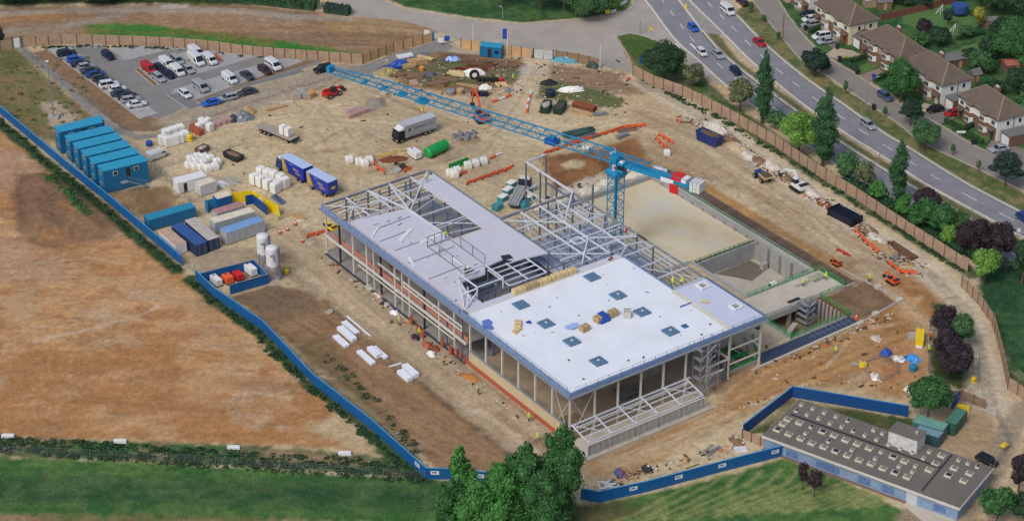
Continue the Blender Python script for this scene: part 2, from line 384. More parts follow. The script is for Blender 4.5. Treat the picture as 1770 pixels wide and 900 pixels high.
# roads under / around, verges
region([(1065,60),(1090,58),(1140,72),(1180,100),(1260,175),(1420,285),(1600,410),(1770,520),(1800,560),(1680,470),(1560,395),(1400,285),(1250,195),(1130,150),(1095,120),(1080,90)], (70, 90, 54), (108, 112, 76), 1, .6, 1., tex=n2+n3)
stroke([(1110,140),(1180,165),(1270,210),(1400,298),(1560,400),(1680,475)], 2.6, (60,80,48), .85, 1., .9, .9)
stroke([(1220,56),(1262,110),(1380,196),(1470,258),(1560,312),(1670,372),(1800,452)], 5, (98, 98, 66), .95, 1., .6, .9)
region([(1268,26),(1300,0),(1330,38),(1388,108),(1475,163),(1553,215),(1600,248),(1700,297),(1800,350),(1800,392),(1670,322),(1566,258),(1446,178),(1326,87)], (86, 100, 60), (126, 118, 84), .8, .6, 1., tex=n2+n3)
region([(1700,470),(1800,440),(1820,720),(1745,640),(1720,560),(1690,500)], (42, 76, 50), (66, 96, 60), 1.2, .8, 1., tex=n1+n3)
region([(640,-60),(1100,-60),(1090,8),(1080,18),(1015,30),(905,40),(810,30),(700,12),(660,-6)], (48, 84, 50), (80, 106, 62), .8, .6, 1., tex=n2+n3)
region([(1065,62),(1115,58),(1165,100),(1190,130),(1110,130),(1085,96)], (72,94,48), (92,106,58), .6, .5, 1.)
stroke([(1064,66),(1085,96),(1098,118)], 1.2, (150,120,90), .9, .6, .3)
region([(1610,520),(1660,530),(1690,600),(1690,660),(1660,672),(1610,650)], (48,66,38), (70,78,46), 1, .8, 1.)
region([(1285,752),(1369,690),(1569,722),(1640,740),(1530,745),(1380,695),(1325,750)], (54,78,42), (92,92,58), .8, .8, 1., tex=n2)
# haul road right
stroke([(1100,135),(1200,190),(1350,300),(1500,400),(1610,470),(1668,530),(1695,620),(1712,700)], 6.5, (186,174,152), .9, 2.)
for q_ in ([(930,110),(905,160),(870,215),(840,262),(760,300),(640,320),(560,300)], [(900,250),(700,215),(500,200),(350,225)], [(930,240),(1060,215),(1200,245),(1400,375),(1530,500),(1600,560)], [(490,400),(545,450),(640,540),(790,660),(960,775)], [(1640,560),(1560,620),(1440,690),(1250,740),(1060,800)], [(640,140),(760,185),(880,240)]): stroke(q_, 4.5, (196,179,146), .45, 3., 1.6); stroke([(a+6,b-5) for a, b in q_], .5, (150,132,106), .5, .6, .5); stroke([(a-4,b+4) for a, b in q_], .5, (150,132,106), .5, .6, .5)
for o in (-7, 2, 9): stroke([(1100+o,138),(1200+o,193),(1350+o,303),(1500+o,403),(1610+o,475),(1668+o,535),(1695+o,620),(1712+o,700)], .6, (128,118,102), .55, .8, .4)
region([(1625,700),(1700,715),(1740,760),(1738,800),(1700,810),(1600,765)], (154,132,102), (168,150,124), 1.5, 1)
region([(1560,878),(1600,866),(1660,900),(1740,900),(1780,960),(1500,990)], (150,134,112), (132,120,100), 1., .5)
stroke([(1665,885),(1725,800),(1745,740),(1780,700)], 4, (146,132,112), .9, 1.)
# curbing tracks near front
tracks([(1300,640),(1200,720),(1080,780),(1010,815)], 6, 1.6)
tracks([(1650,560),(1560,600),(1500,660),(1400,668)], 6, 1.5, (178,146,106), (120,88,56))
tracks([(640,150),(720,190),(860,230),(900,260)], 6, 2.4)
tracks([(500,150),(560,200),(600,260),(590,330)], 5, 2.2)
tracks([(1130,200),(1240,260),(1400,380),(1540,500)], 6, 2., (172,154,130), (128,108,84))
tracks([(490,390),(540,430),(640,520),(800,650),(940,760)], 5, 1.5)
tracks([(890,200),(840,240),(860,300),(820,310)], 4, 2.)
for k in range(70):
    ch = k % 5
    if ch == 0: x, y = rng.uniform(340,860), rng.uniform(140,320); dx, dy = rng.uniform(40,120), rng.uniform(-30,30)
    elif ch == 1: x, y = rng.uniform(1130,1500), 0; y = 225+(x-1130)*.62+rng.uniform(-5,60); dx = rng.uniform(40,110); dy = dx*.66
    elif ch == 2: x, y = rng.uniform(1020,1560), 0; y = 790-(x-1020)*.30+rng.uniform(-20,20); dx = rng.uniform(40,110); dy = -dx*.38
    elif ch == 3: x, y = rng.uniform(1420,1620), rng.uniform(520,660); dx, dy = rng.uniform(20,70), rng.uniform(-40,30)
    else: x, y = rng.uniform(440,900), 0; y = 400+(x-440)*.74+rng.uniform(-6,50); dx = rng.uniform(40,110); dy = dx*.76
    for o in (0, 5): stroke([(x+o,y-o*.7),(x+dx*.5+o,y+dy*.45-o*.7),(x+dx+o,y+dy-o*.7)], .42, [(190,174,148),(122,98,72),(140,116,88)][k % 3], .5, .6, .4)
for k in range(90):
    x, y = rng.uniform(330,1620), rng.uniform(110,800); s_ = rng.uniform(2,8)
    region([(x-s_*1.6,y),(x,y-s_*.6),(x+s_*1.5,y),(x,y+s_*.7)], [(118,94,70),(196,184,164),(150,116,80),(134,126,116)][k % 4], None, 1.2, 1.2, a=.5)
stroke([(1150,285),(1250,345),(1440,480)], 1.2, (178,138,88), .8, .9, .5)
region([(1500,600),(1580,590),(1600,660),(1510,665)], (156,112,78), (170,134,96), 3, 1.5, tex=n2)
for q in ((1475,450,16),(1560,455,14),(1385,425,10),(990,290,9),(690,300,9),(200,355,12),(1540,620,10),(1620,540,12),(760,150,12)):
    region([(q[0]-q[2]*1.6,q[1]),(q[0],q[1]-q[2]*.6),(q[0]+q[2]*1.6,q[1]),(q[0],q[1]+q[2]*.7)], (112,86,62), None, 2.5, 1.5, a=.6)
# uv-aligned ground by the tank
region([(73.6,70),(77.3,70),(77.3,11),(73.6,11)], (84,72,64), (104,88,76), .5, .25, uv=True, tex=sC)
region([(77.4,68),(79.6,68),(79.6,14),(77.4,14)], (166,128,82), (150,118,82), .7, .5, uv=True)
region([(67.8,11),(79.5,10.5),(78,1),(66,1)], (108,88,68), (128,106,82), .6, .4, uv=True, tex=n2)
region([(40,75),(74,75),(74,69),(43,69)], (196,188,170), (150,136,114), 1., .8, uv=True)
for k in range(26):      # thin ruts and pale dried patches in the field
    x = rng.uniform(-20, 520); y = rng.uniform(max(300, 250+x*.8), 740); stroke([(x,y),(x+rng.uniform(20,70),y+rng.uniform(-8,10)),(x+rng.uniform(80,130),y+rng.uniform(-12,16))], .4, [(188,164,134),(112,84,58)][k % 2], .55, .5, .6)
# gardens
region([(1290,-60),(1900,-60),(1900,330),(1770,300),(1683,250),(1600,200),(1481,128),(1423,93),(1380,50),(1345,0)], (46, 82, 50), (76, 104, 62), .6, .5, 1., tex=n2+n3)
# heights: bumpy field, spoil heaps
gm = np.clip(GR, 0, 1)
inview = (UU > u0) & (UU < u1) & (VV > v0) & (VV < v1)
mound([(960,282),(1000,270),(1050,275),(1060,305),(1010,318),(965,310)], .9, 3)
mound([(970,284),(1000,280),(1010,292),(985,298)], .8, 2)
region([(968,286),(990,279),(1012,286),(1008,298),(978,298)], (178,160,128), None, .8, .6)
region([(634,172),(664,170),(668,184),(640,196),(628,190)], (142,132,120), None, .8, .4)
mound([(634,172),(664,170),(668,184),(640,196),(628,190)], .7, 2)
region([(795,238),(830,236),(832,246),(800,250)], (150,124,92), None, 1, .6)
Zn = np.zeros(X.shape)
mask_field = np.clip(sdist(poly([(-80,215),(55,262),(105,305),(185,372),(310,475),(345,505),(390,550),(470,605),(560,680),(630,750),(600,770),(-80,745)]))/4, 0, 1)
Z += mask_field*(n2*.22+sB*.12+n3*.05)
mk2 = np.clip(sdist(poly([(-60,18),(430,12),(600,35),(740,50),(640,95),(450,80),(150,60),(-60,70)]))/3, 0, 1)
Z += mk2*(.45+n2*.35)
inside = np.zeros(X.shape, bool)
Z[~inview] = 0
nV = nu*nv
me = bpy.data.meshes.new('ground'); me.vertices.add(nV)
co = np.stack([X, Y, Z], -1).reshape(-1, 3).astype(np.float32); me.vertices.foreach_set('co', co.ravel())
I, J = np.meshgrid(np.arange(nu-1), np.arange(nv-1), indexing='ij'); a = (I*nv+J).ravel()
cu = ((au[:-1]+au[1:])/2)[I.ravel()]; cv = ((av[:-1]+av[1:])/2)[J.ravel()]
keep = np.ones(a.shape, bool)
for h in HOLES: keep &= ~((cu > h[0]) & (cu < h[1]) & (cv > h[2]) & (cv < h[3]))
a = a[keep]; F = np.stack([a, a+nv, a+nv+1, a+1], -1)
me.loops.add(F.size); me.loops.foreach_set('vertex_index', F.ravel().astype(np.int32))
me.polygons.add(len(F)); me.polygons.foreach_set('loop_start', np.arange(0, F.size, 4, dtype=np.int32)); me.polygons.foreach_set('loop_total', np.full(len(F), 4, np.int32))
me.polygons.foreach_set('use_smooth', np.ones(len(F), bool)); me.update(calc_edges=True)
at = me.color_attributes.new('soil', 'FLOAT_COLOR', 'POINT'); C4 = np.concatenate([np.clip(COL, 0, 1), GR[..., None]], -1).reshape(-1, 4).astype(np.float32)
at.data.foreach_set('color', C4.ravel())
gm_ = bpy.data.materials.new('ground_soil'); gm_.use_nodes = True; nt = gm_.node_tree; N = nt.nodes; Lk = nt.links; B = N['Principled BSDF']; B.inputs['Roughness'].default_value = .95
B.inputs['Specular IOR Level'].default_value = .15
at_ = N.new('ShaderNodeAttribute'); at_.attribute_name = 'soil'; tc = N.new('ShaderNodeTexCoord')
def noise(scale, detail=6, rough=.7, mp=None):
    n = N.new('ShaderNodeTexNoise'); n.inputs['Scale'].default_value = scale; n.inputs['Detail'].default_value = detail; n.inputs['Roughness'].default_value = rough
    if mp:
        m = N.new('ShaderNodeMapping'); m.inputs['Scale'].default_value = mp; m.inputs['Rotation'].default_value = (0, 0, R(40)); Lk.new(tc.outputs['Object'], m.inputs[0]); Lk.new(m.outputs[0], n.inputs['Vector'])
    else: Lk.new(tc.outputs['Object'], n.inputs['Vector'])
    return n
def maprange(src, a, b, c, d):
    m = N.new('ShaderNodeMapRange'); m.inputs[1].default_value = a; m.inputs[2].default_value = b; m.inputs[3].default_value = c; m.inputs[4].default_value = d; Lk.new(src, m.inputs[0]); return m.outputs[0]
def mul(a, b):
    m = N.new('ShaderNodeMath'); m.operation = 'MULTIPLY'; Lk.new(a, m.inputs[0]); Lk.new(b, m.inputs[1]); return m.outputs[0]
f1 = maprange(noise(.9).outputs['Fac'], .3, .7, .74, 1.28); f2 = maprange(noise(.22).outputs['Fac'], .3, .7, .88, 1.13); f3 = maprange(noise(2.6, 4, .8).outputs['Fac'], .3, .7, .74, 1.27)
f4 = maprange(noise(.5, 6, .7, (.5, 1., 1.)).outputs['Fac'], .3, .7, .9, 1.1)
k = mul(mul(f1, f2), mul(f3, f4)); vm = N.new('ShaderNodeVectorMath'); vm.operation = 'SCALE'; Lk.new(at_.outputs['Color'], vm.inputs[0]); Lk.new(k, vm.inputs['Scale'])
# scattered pale stones on bare soil
vo = N.new('ShaderNodeTexVoronoi'); vo.inputs['Scale'].default_value = 1.1; Lk.new(tc.outputs['Object'], vo.inputs['Vector'])
st = maprange(vo.outputs['Distance'], .10, .17, 1., 0.); gate = maprange(noise(.12, 4).outputs['Fac'], .5, .62, 0., .75); bare = maprange(at_.outputs['Alpha'], 0., .5, 1., 0.)
fac = mul(mul(st, gate), bare); mx = N.new('ShaderNodeMixRGB'); Lk.new(fac, mx.inputs[0]); Lk.new(vm.outputs[0], mx.inputs[1]); mx.inputs[2].default_value = (.50, .46, .40, 1)
# grass tufts: yellow-green / dark variation where the grass weight is high
g2 = maprange(noise(2.2, 5, .75).outputs['Fac'], .42, .62, 0., .8); gf = mul(g2, at_.outputs["Alpha"]); mg = N.new('ShaderNodeMixRGB'); mg.blend_type = 'MULTIPLY'
Lk.new(gf, mg.inputs[0]); Lk.new(mx.outputs[0], mg.inputs[1]); mg.inputs[2].default_value = (.55, .62, .5, 1)
Lk.new(mg.outputs[0], B.inputs['Base Color'])
bp = N.new('ShaderNodeBump'); bp.inputs['Strength'].default_value = .6; bp.inputs['Distance'].default_value = .25; Lk.new(noise(1.1, 8, .75).outputs['Fac'], bp.inputs['Height']); Lk.new(bp.outputs[0], B.inputs['Normal'])
me.materials.append(gm_)
go = bpy.data.objects.new('ground', me); col.objects.link(go); tag(go, kind='structure')
def zat(p):   # ground height at a point
    u, v = UV(p); i = int(np.clip(np.searchsorted(au, u), 1, nu-1)); j = int(np.clip(np.searchsorted(av, v), 1, nv-1)); return float(Z[i, j])
def GG(x, y):
    p = G(x, y); p.z = zat(p); return p
# ---------------------------------------------------------------- roads
def sheetobj(name, pts, z, mat, uv=False):
    o = MB().sheet([W(*p) for p in pts] if uv else poly(pts), z).build(name, mat, fix=False); tag(o, kind='structure'); return o
def ribbon(mb, pts, w, z, off=0., h=None):      # strip along a photo polyline (ground points), optional height -> solid
    P = [G(*p) if not isinstance(p, Vector) else p for p in pts]; n = len(P); Ls = []
    for i in range(n):
        d = (P[min(i+1, n-1)]-P[max(i-1, 0)]); d.z = 0; d.normalize(); s = Vector((-d.y, d.x, 0)); Ls.append((P[i]+s*(off-w/2), P[i]+s*(off+w/2)))
    for i in range(n-1):
        a, b = Ls[i]; c, d = Ls[i+1]
        if h: mb.hexa([(a.x,a.y,z),(c.x,c.y,z),(d.x,d.y,z),(b.x,b.y,z),(a.x,a.y,z+h),(c.x,c.y,z+h),(d.x,d.y,z+h),(b.x,b.y,z+h)])
        else: mb.add([(a.x,a.y,z),(c.x,c.y,z),(d.x,d.y,z),(b.x,b.y,z)], [(0,1,2,3)])
def smooth(pts, n=6):
    out = []; P = [pts[0]]+list(pts)+[pts[-1]]
    for i in range(1, len(P)-2):
        for k in range(n):
            t = k/n; q = []
            for c in (0, 1):
                a, b, d, e = P[i-1][c], P[i][c], P[i+1][c], P[i+2][c]
                q.append(.5*(2*b+(d-a)*t+(2*a-5*b+4*d-e)*t*t+(-a+3*b-3*d+e)*t**3))
            out.append(tuple(q))
    return out+[tuple(pts[-1])]
LCl = smooth([(1070,-50),(1118,0),(1169,67),(1207,101),(1260,149),(1330,200),(1440,278),(1560,350),(1680,415),(1800,480)])
LCr = smooth([(1130,-45),(1169,0),(1212,56),(1260,107),(1375,195),(1450,247),(1537,302),(1586,331),(1664,374),(1800,452)])
RCl = smooth([(1158,-45),(1195,0),(1247,51),(1303,107),(1393,181),(1465,230),(1534,273),(1598,314),(1670,354),(1800,424)])
RCr = smooth([(1205,-45),(1243,0),(1271,29),(1327,85),(1393,139),(1446,176),(1523,230),(1566,256),(1670,320),(1800,388)])
sheetobj('carriageway', LCl+LCr[::-1], .03, mAsphD); sheetobj('carriageway', RCl+RCr[::-1], .03, mAsphD)
sheetobj('junction_road', [(500,-60),(560,-12),(607,27),(700,37),(745,50),(800,74),(900,92),(1000,104),(1060,118),(1094,124),(1066,64),(1090,57),(1140,72),(1186,112),(1230,140),(1255,149),(1207,101),(1169,67),(1118,0),(1070,-50),(1096,-60),(1098,-10),(1090,16),(1045,30),(907,42),(813,34),(700,16),(640,-6),(600,-60)], .015, mAsphW)
sheetobj('central_reserve_paving', [(1169,0),(1195,0),(1247,51),(1258,62),(1222,58),(1212,56)], .018, M('pale_paving', (140,136,130), .9, 0, .12, .5))
SR = [(1250,-60),(1300,0),(1324,32),(1388,107),(1423,127),(1475,162),(1553,214),(1595,247),(1699,296),(1800,346)]; SRr = [(1310,-60),(1345,0),(1380,52),(1423,95),(1481,130),(1542,173),(1600,202),(1640,226),(1683,251),(1800,310)]
sheetobj('service_road', smooth(SR)+smooth(SRr)[::-1], .02, M('service_asphalt', (128,122,116), .9, 0, .1, .3))
mk = MB()
for line, off in ((LCl, -.5), (LCr, .5), (RCl, -.5), (RCr, .5)):
    ribbon(mk, line, .28, .045, off)
def dashes(A, B, t, L_, gap, w=.2):
    mid = [G(a[0]+(b[0]-a[0])*t, a[1]+(b[1]-a[1])*t) for a, b in zip(A, B)]
    acc = 0; on = True
    pts = []
    for i in range(len(mid)-1):
        d = (mid[i+1]-mid[i]); n = max(1, int(d.length/.5))
        for k in range(n): pts.append(mid[i]+d*(k/n))
    i = 0; st = L_/.5; gp = gap/.5; i = 3
    while i+st < len(pts): ribbon(mk, [pts[int(i)], pts[int(i+st)]], w, .046); i += st+gp
def match(A, n=80):
    P = [Vector((p[0], p[1])) for p in A]; ln = [0]
    for i in range(len(P)-1): ln.append(ln[-1]+(P[i+1]-P[i]).length)
    out = []
    for k in range(n):
        s = ln[-1]*k/(n-1); i = min(len(P)-2, max(j for j in range(len(ln)) if ln[j] <= s+1e-6)); t = (s-ln[i])/max(1e-6, ln[i+1]-ln[i]); q = P[i].lerp(P[i+1], t); out.append((q.x, q.y))
    return out
dashes(match(LCl), match(LCr), .5, 3., 4.5); dashes(match(RCl), match(RCr), .5, 3., 4.5)
for a_, b_ in (((1193,76),(1206,88)),((1168,76),(1182,92))): ribbon(mk, [a_, b_], .5, .047)
tag(mk.build('road_markings', mWhiteP, fix=False), kind='structure')
kb = MB()
for line in (LCr, RCl): ribbon(kb, line, .35, 0, .9 if line is LCr else -.9, .13)
ribbon(kb, RCr, .3, 0, .9*1, .12); ribbon(kb, smooth(SR), .25, 0, 0, .12); ribbon(kb, smooth(SRr), .25, 0, 0, .12)
ribbon(kb, smooth([(560,-12),(640,-6),(700,16),(813,34),(907,42),(1045,30),(1090,16),(1098,-10)]), .3, 0, 0, .12)
ribbon(kb, smooth([(1186,112),(1140,72),(1090,57),(1066,64),(1085,96),(1094,124)]), .3, 0, 0, .12)
tag(kb.build('kerbs', mKerb), kind='structure')
# ---------------------------------------------------------------- car park
sheetobj('car_park', [(82,88),(122,80),(182,80),(216,104),(292,86),(350,82),(440,94),(526,102),(560,106),(548,112),(345,174),(320,185),(276,206),(240,196)], .02, M('car_park_asphalt', (122,120,118), .9, 0, .12, .2))
sheetobj('entrance_road', [(600,116),(628,113),(690,92),(752,72),(782,78),(776,88),(740,92),(700,108),(676,116),(640,134),(612,128)], .022, M('entrance_tarmac',(124,122,120),.9,0,.14,.4)); sheetobj('entrance_road', [(648,124),(676,116),(700,108),(742,92),(736,90),(690,104),(652,118)], .03, M('blue_grey_duct_strip',(92,100,122),.8,0,.2,1.))
mGrv = M('pale_gravel', (150,150,150), .95, 0, .2, 1.2)
for q in ([(83,85),(120,80),(274,197),(242,206)], [(192,83),(240,79),(328,84),(290,88),(216,105)], [(120,78),(180,77),(192,83),(130,84)], [(240,119),(258,106),(345,84),(442,95),(445,98),(272,148)], [(295,164),(301,154),(500,97),(524,106),(340,172)], [(500,97),(524,105),(528,101),(510,96)]):
    sheetobj('parking_bays', q, .03, mGrv)
sheetobj('planting_bed', [(340,174),(527,106),(548,106),(380,160),(348,180)], .034, M('bed_soil', (122,96,70), .95, 0, .15, .8))
sheetobj('planting_bed', [(233,121),(239,118),(272,146),(266,148)], .036, M('bed_soil2', (116,92,68), .95, 0, .15, .8))
sheetobj('footway', [(470,134),(520,120),(528,124),(420,152),(350,178),(345,174)], .038, mAsph)
sheetobj('footway', [(289,166),(305,160),(335,176),(348,182),(328,189)], .036, mAsph)
pk = MB()
for l in ([(233,121),(266,149),(274,147),(240,118)], [(289,165),(325,189)], [(192,83),(216,105),(292,87)], [(83,86),(242,206),(276,196)], [(178,80),(212,106)]): ribbon(pk, l, .2, 0, 0, .14)
bl = MB()
tag(pk.build('car_park_kerbs', mKerb), kind='structure')
for i in range(15):
    a = G(90+i*10.4, 88+i*8.0); d = (G(35+120,80)-G(120,88)); d = G(300,118)-G(262,124); d.normalize()
    bl.beam((a.x, a.y, .034), (a.x+d.x*4.5, a.y+d.y*4.5, .034), .1, .01)
tag(bl.build('bay_lines', mWhiteP, fix=False), kind='structure')
# ================================================================ HALL UNDER CONSTRUCTION (local u, v, z)
ZR = 10.5
bd = T('building_under_construction', 'large unfinished steel-framed hall with white and lavender roof decks in the middle of the site', 'building', OB, TH)
mLav = ribbed('lavender_roof_deck', (190,190,202), .5, 'X', .18, .6, .05)
mLavD = ribbed('grey_floor_deck', (158,166,182), .55, 'Y', .5, .6, .12)
mRoofW = M('white_roof_membrane', (217, 222, 230), .5, 0, .06, .22)
mSlabG = M('grey_slab', (138,135,132), .9, 0, .16, .35)
mFloorD = M('hall_floor', (158,140,120), .9, 0, .2, .3)
mSky = M('skylight_blue', (84, 114, 142), .35, 0, .1, 2.)
mBlock = M('cream_blockwork', (186, 170, 138), .9, 0, .08, 1.)
def P_(name, mat, fn, parent=bd):
    m = MB(); fn(m); return m.build(name, mat, parent)
# ground floor slabs
P_('ground_slab', mFloorD, lambda m: m.box(-.3, 35.4, -.2, 30.4, 0, .12))
P_('ground_slab', mSlabG, lambda m: m.prism([(-.3,30.6),(42.6,30.6),(42.6,56.5),(24.9,56.5),(24.9,80.6),(-.3,80.6)], 0, .14))
P_('ground_slab', M('sandy_ground_slab',(176,162,136),.95,0,.15,.4), lambda m: m.box(35.5, 43.2, 8.2, 30.4, 0, .1))
# roofs
P_('white_roof', mRoofW, lambda m: m.prism([(-.35,-.35),(35,-.35),(35,30.2),(35,30.6),(-.35,30.6)], ZR-.35, ZR))
P_('roof_edge_strip', mLav, lambda m: m.prism([(.2,30.62),(34.8,30.62),(34.8,32.4),(.2,32.4)], ZR-.3, ZR-.02))
P_('roof_deck', M('lavender_membrane', (188,194,214), .55, 0, .05, .5), lambda m: m.prism([(35.02,-.35),(42.6,-.35),(42.6,16),(35.02,16)], ZR-.4, ZR-.06))
P_('roof_edge_strip', M('cream_strip', (200,196,184), .7, 0, .1, 1.), lambda m: m.box(34.3, 35.4, -.2, 15.8, ZR, ZR+.04))
P_('roof_deck', mLav, lambda m: m.prism([(-.1,32.5),(-.1,72),(11.2,70.4),(12.6,69.4),(12.9,55.2),(12.9,54.8),(24.4,54.8),(24.6,40.2),(18,41.4),(16.6,43.2),(11.5,42.6),(10.2,40.6),(4.2,40.6),(4.2,32.5)], ZR-.3, ZR-.03))
P_('roof_deck', mLav, lambda m: m.prism([(20,55.0),(24.6,55.0),(24.6,79.3),(20.4,78.6)], ZR-.3, ZR-.03))
for a, b in (((1,52),(11.5,52.3)),((1.2,62),(8,62.5)),((3,66.5),(11,67)),((-.1+1,45),(9,45.4)),((1.5,57.5),(7,57.6))):
    P_('deck_lap', mSteelG, lambda m: m.beam((*a, ZR), (*b, ZR), .16, .1))
for p_, q_ in (((24.5,54.75),(12.6,54.75)),((1,42.6),(7.5,42.4)),((11.4,31.9),(24.,33.2)),((.6,30.9),(34.6,30.9))): P_('cream_flashing', M('cream_strip', (200,196,184)), lambda m: m.beam((*p_, ZR+.02), (*q_, ZR+.02), .28, .08))
# translucent strips and plates fixed on the deck
for (a, b, w) in (((4.5,60.2),(8.6,62.8),.75),((7.3,57.2),(11.8,57.6),.75),((1.2,50.4),(2.3,53.8),.55),((-.4+1,64.2),(3.6,66.8),.4),((9.2,44),(9.0,49),.9)):
    P_('deck_panel', mWhite, lambda m: m.beam((*a, ZR+.06), (*b, ZR+.06), w, .14))
# fascias / gutters
def fascia(p, q, z0=ZR-.75, z1=ZR+.12, w=.3, mat=mEdgeB):
    P_('edge_beam', mat, lambda m: m.beam((p[0],p[1],(z0+z1)/2), (q[0],q[1],(z0+z1)/2), w, z1-z0))
fascia((-.55,-.55), (-.55,32.4)); fascia((-.2,-.56), (42.7,-.56)); fascia((-.56,32.6), (-.56,80.9)); fascia((42.9,-.2),(42.9,16.2), mat=mSteelB)
fascia((-.2,80.9),(24.6,81.2), ZR-.4, ZR+.1, .3, mGalv); fascia((24.9,55.5),(24.9,80.9), ZR-.35, ZR+.05, .25, mGalv)
for v in (-1.05,): P_('gutter', mGalv, lambda m: m.beam((-1.0,v,ZR-.65),(43,v,ZR-.65), .5, .18))
P_('gutter', mGalv, lambda m: m.beam((-1.05,-1.,ZR-.65),(-1.05,81,ZR-.65), .5, .18))
# edge protection posts and rails
for lst in ([(-.8, i*2.5) for i in range(0, 33)], [(i*2.5, -.8) for i in range(1, 17)]):
    for u, v in lst: P_('guard_post', mGalv, lambda m: m.beam((u, v, ZR-.2), (u, v, ZR+1.05), .07))
P_('guard_rail', mGalv, lambda m: [m.beam((-.8,0,ZR+z),(-.8,80,ZR+z), .04) for z in (.5, 1.)])
P_('guard_rail', mGalv, lambda m: [m.beam((0,-.8,ZR+z),(42,-.8,ZR+z), .04) for z in (.5, 1.)])
for u in (4.4, 8.8, 13.2, 17.6, 22, 26.4, 30.8): P_('membrane_seam', M('seam_grey',(202,208,220),.5,0,.05,1.), lambda m: m.box(u, u+.06, -.2, 30.3, ZR+.001, ZR+.012))
rs_ = random.Random(77)
for i in range(26): P_('roof_scrap', [mTarp, mDark, mWood, mWhite][i % 4], lambda m: m.cbox(rs_.uniform(.5,34), rs_.choice([rs_.uniform(.5,30), rs_.uniform(18,29)]), ZR+.013, rs_.uniform(.1,.7), rs_.uniform(.08,.2), .08, rs_.uniform(0,3)))
for i in range(22): P_('roof_scrap', [mSteelG, mGalv, mDark, mWhite][i % 4], lambda m: m.cbox(rs_.uniform(.5,11), rs_.uniform(33,70), ZR-.02, rs_.uniform(.2,1.4), rs_.uniform(.08,.2), .07, rs_.choice([0,1.57,.3])))
# skylights on the white roof
for u, v in ((25.7,28.1),(9.3,27.6),(9.2,19.8),(9.4,12.4),(25.6,20.2),(25.6,13.1),(25.6,5.1),(9.3,4.6)):
    s = P_('skylight', mSky, lambda m: m.loft([[(u-a,v-a,z),(u+a,v-a,z),(u+a,v+a,z),(u-a,v+a,z)] for a, z in ((1.2,ZR),(1.2,ZR+.28),(1.05,ZR+.36))]))
    if v < 21: P_('vent_cap', mWhite, lambda m: m.cbox(u, v, ZR+.37, .35, .35, .12), s)
P_('roof_hatch', M('bright_blue', (48,96,150), .5), lambda m: m.box(28.3,29.4,4.5,5.6,ZR,ZR+.12))
for u, v in ((40.3,13.9),(40.5,4.9)):
    s = P_('rooflight', mWhite, lambda m: [m.box(u-1,u+1,v-1,v-.6,ZR,ZR+.35), m.box(u-1,u+1,v+.6,v+1,ZR,ZR+.35), m.box(u-1,u-.6,v-.6,v+.6,ZR,ZR+.35), m.box(u+.6,u+1,v-.6,v+.6,ZR,ZR+.35)])
    P_('pane', mGlass, lambda m: m.box(u-.58,u+.58,v-.58,v+.58,ZR+.02,ZR+.1), s); P_('glazing_bar', mWhite, lambda m: [m.beam((u-.58,v,ZR+.3),(u+.58,v,ZR+.3),.08), m.beam((u,v-.58,ZR+.3),(u,v+.58,ZR+.3),.08)], s)
for u, v in ((4,1.8),(5.5,8),(16.5,1.2),(29.5,1.2),(13.8,2.),(33,3)): P_('roof_outlet', mDark, lambda m: m.cyl((u,v,ZR),(u,v,ZR+.08), .22, 8))
# columns
def column(u, v, z0=0, z1=ZR-.35, w=.3, mat=mSteelC): P_('column', mat, lambda m: [m.beam((u,v,z0),(u,v,z1), w, w), m.cbox(u, v, z0, w*1.8, w*1.8, .12)])
for i in range(7): column(-.15, i*5+.02)
for i in range(7, 17): column(-.15, i*5+.1, mat=mSteelC if i % 3 else mDark)
for u in (2.5, 2.5): pass
for v in (32.6, 37.6, 52.6, 62.6): column(-.15, v, 0, ZR-.8, .22, mSteelC if v > 40 else mSteelG)
for i in range(1, 8): column(i*5, -.15)
column(42.3, -.15); column(42.3, 7.6); column(42.3, 15.6)
for i in range(1, 7): column(35.1, i*5, mat=mSteelB)
for i in range(1, 7): column(i*5, 30.2, mat=mSteelB)
for u in (6, 12.3, 18.4, 24.4):
    for v in range(35, 81, 5): column(u, v+.1, mat=mSteelB, w=.26)
for u in (30.4, 36.4, 42.4):
    for v in (31, 36, 41, 46, 51, 56.4): column(u, v, mat=mSteelB, w=.26)
for u, v in ((42.5,62),(42.5,67.5),(42.6,72.6),(47.8,72.8),(47.8,57)): column(u, v, z1=ZR, mat=mSteelG, w=.28)
for i in range(5): column(5+i*5 if i else 5, 80.8, mat=mSteelG)
# main beams / rafters of the open roof bays
def bm(p, q, w=.28, h=.4, mat=mSteelW, name='roof_beam', par=bd): P_(name, mat, lambda m: m.beam(p, q, w*.82, h*.9), par)
z = ZR-.1
for p, q in (((0,76),(24.4,76)),((0,71.8),(20,71.8)),((12.3,66),(20.3,66)),((12.6,61),(20.3,61)),((5,76),(5,80.8)),((5,72),(5,76)),((10,72),(10,80.8)),((15,71.8),(15,80.8)),((20,55),(20,80.8))):
    bm((*p, z), (*q, z), .26, .3)
c = (3.7, 75.9, z+.5)
for q in ((-.3,80.7),(5.2,80.8),(10,80.8),(11.9,75),(8.2,72),(3.2,71.8),(-.2,71.8),(0,75.8)): bm(c, (*q, z), .17, .17, name='fan_strut')
bm((24.3,81.1,z+.1), (12.4,69,z+.1), .26, .26, name='hip_beam'); bm((12.4,69,z+.1), (12.8,55,z), .3, .3, name='hip_beam')
bm((10,80.8,z),(12.4,69.4,z)); bm((15,80.8,z),(12.4,69.4,z))
for p, q in (((12.7,63),(20,57.5)),((12.7,60),(20,60.2)),((12.7,57.5),(19.8,56)),((12.6,68),(20.2,71))): bm((*p,z),(*q,z), .16, .16, name='brace')
for i in range(5): bm((20+.0-.6*i-.4, 56, z-.6), (20-.6*i-.4, 79, z-.6), .1, .16, mSteelB, 'purlin')
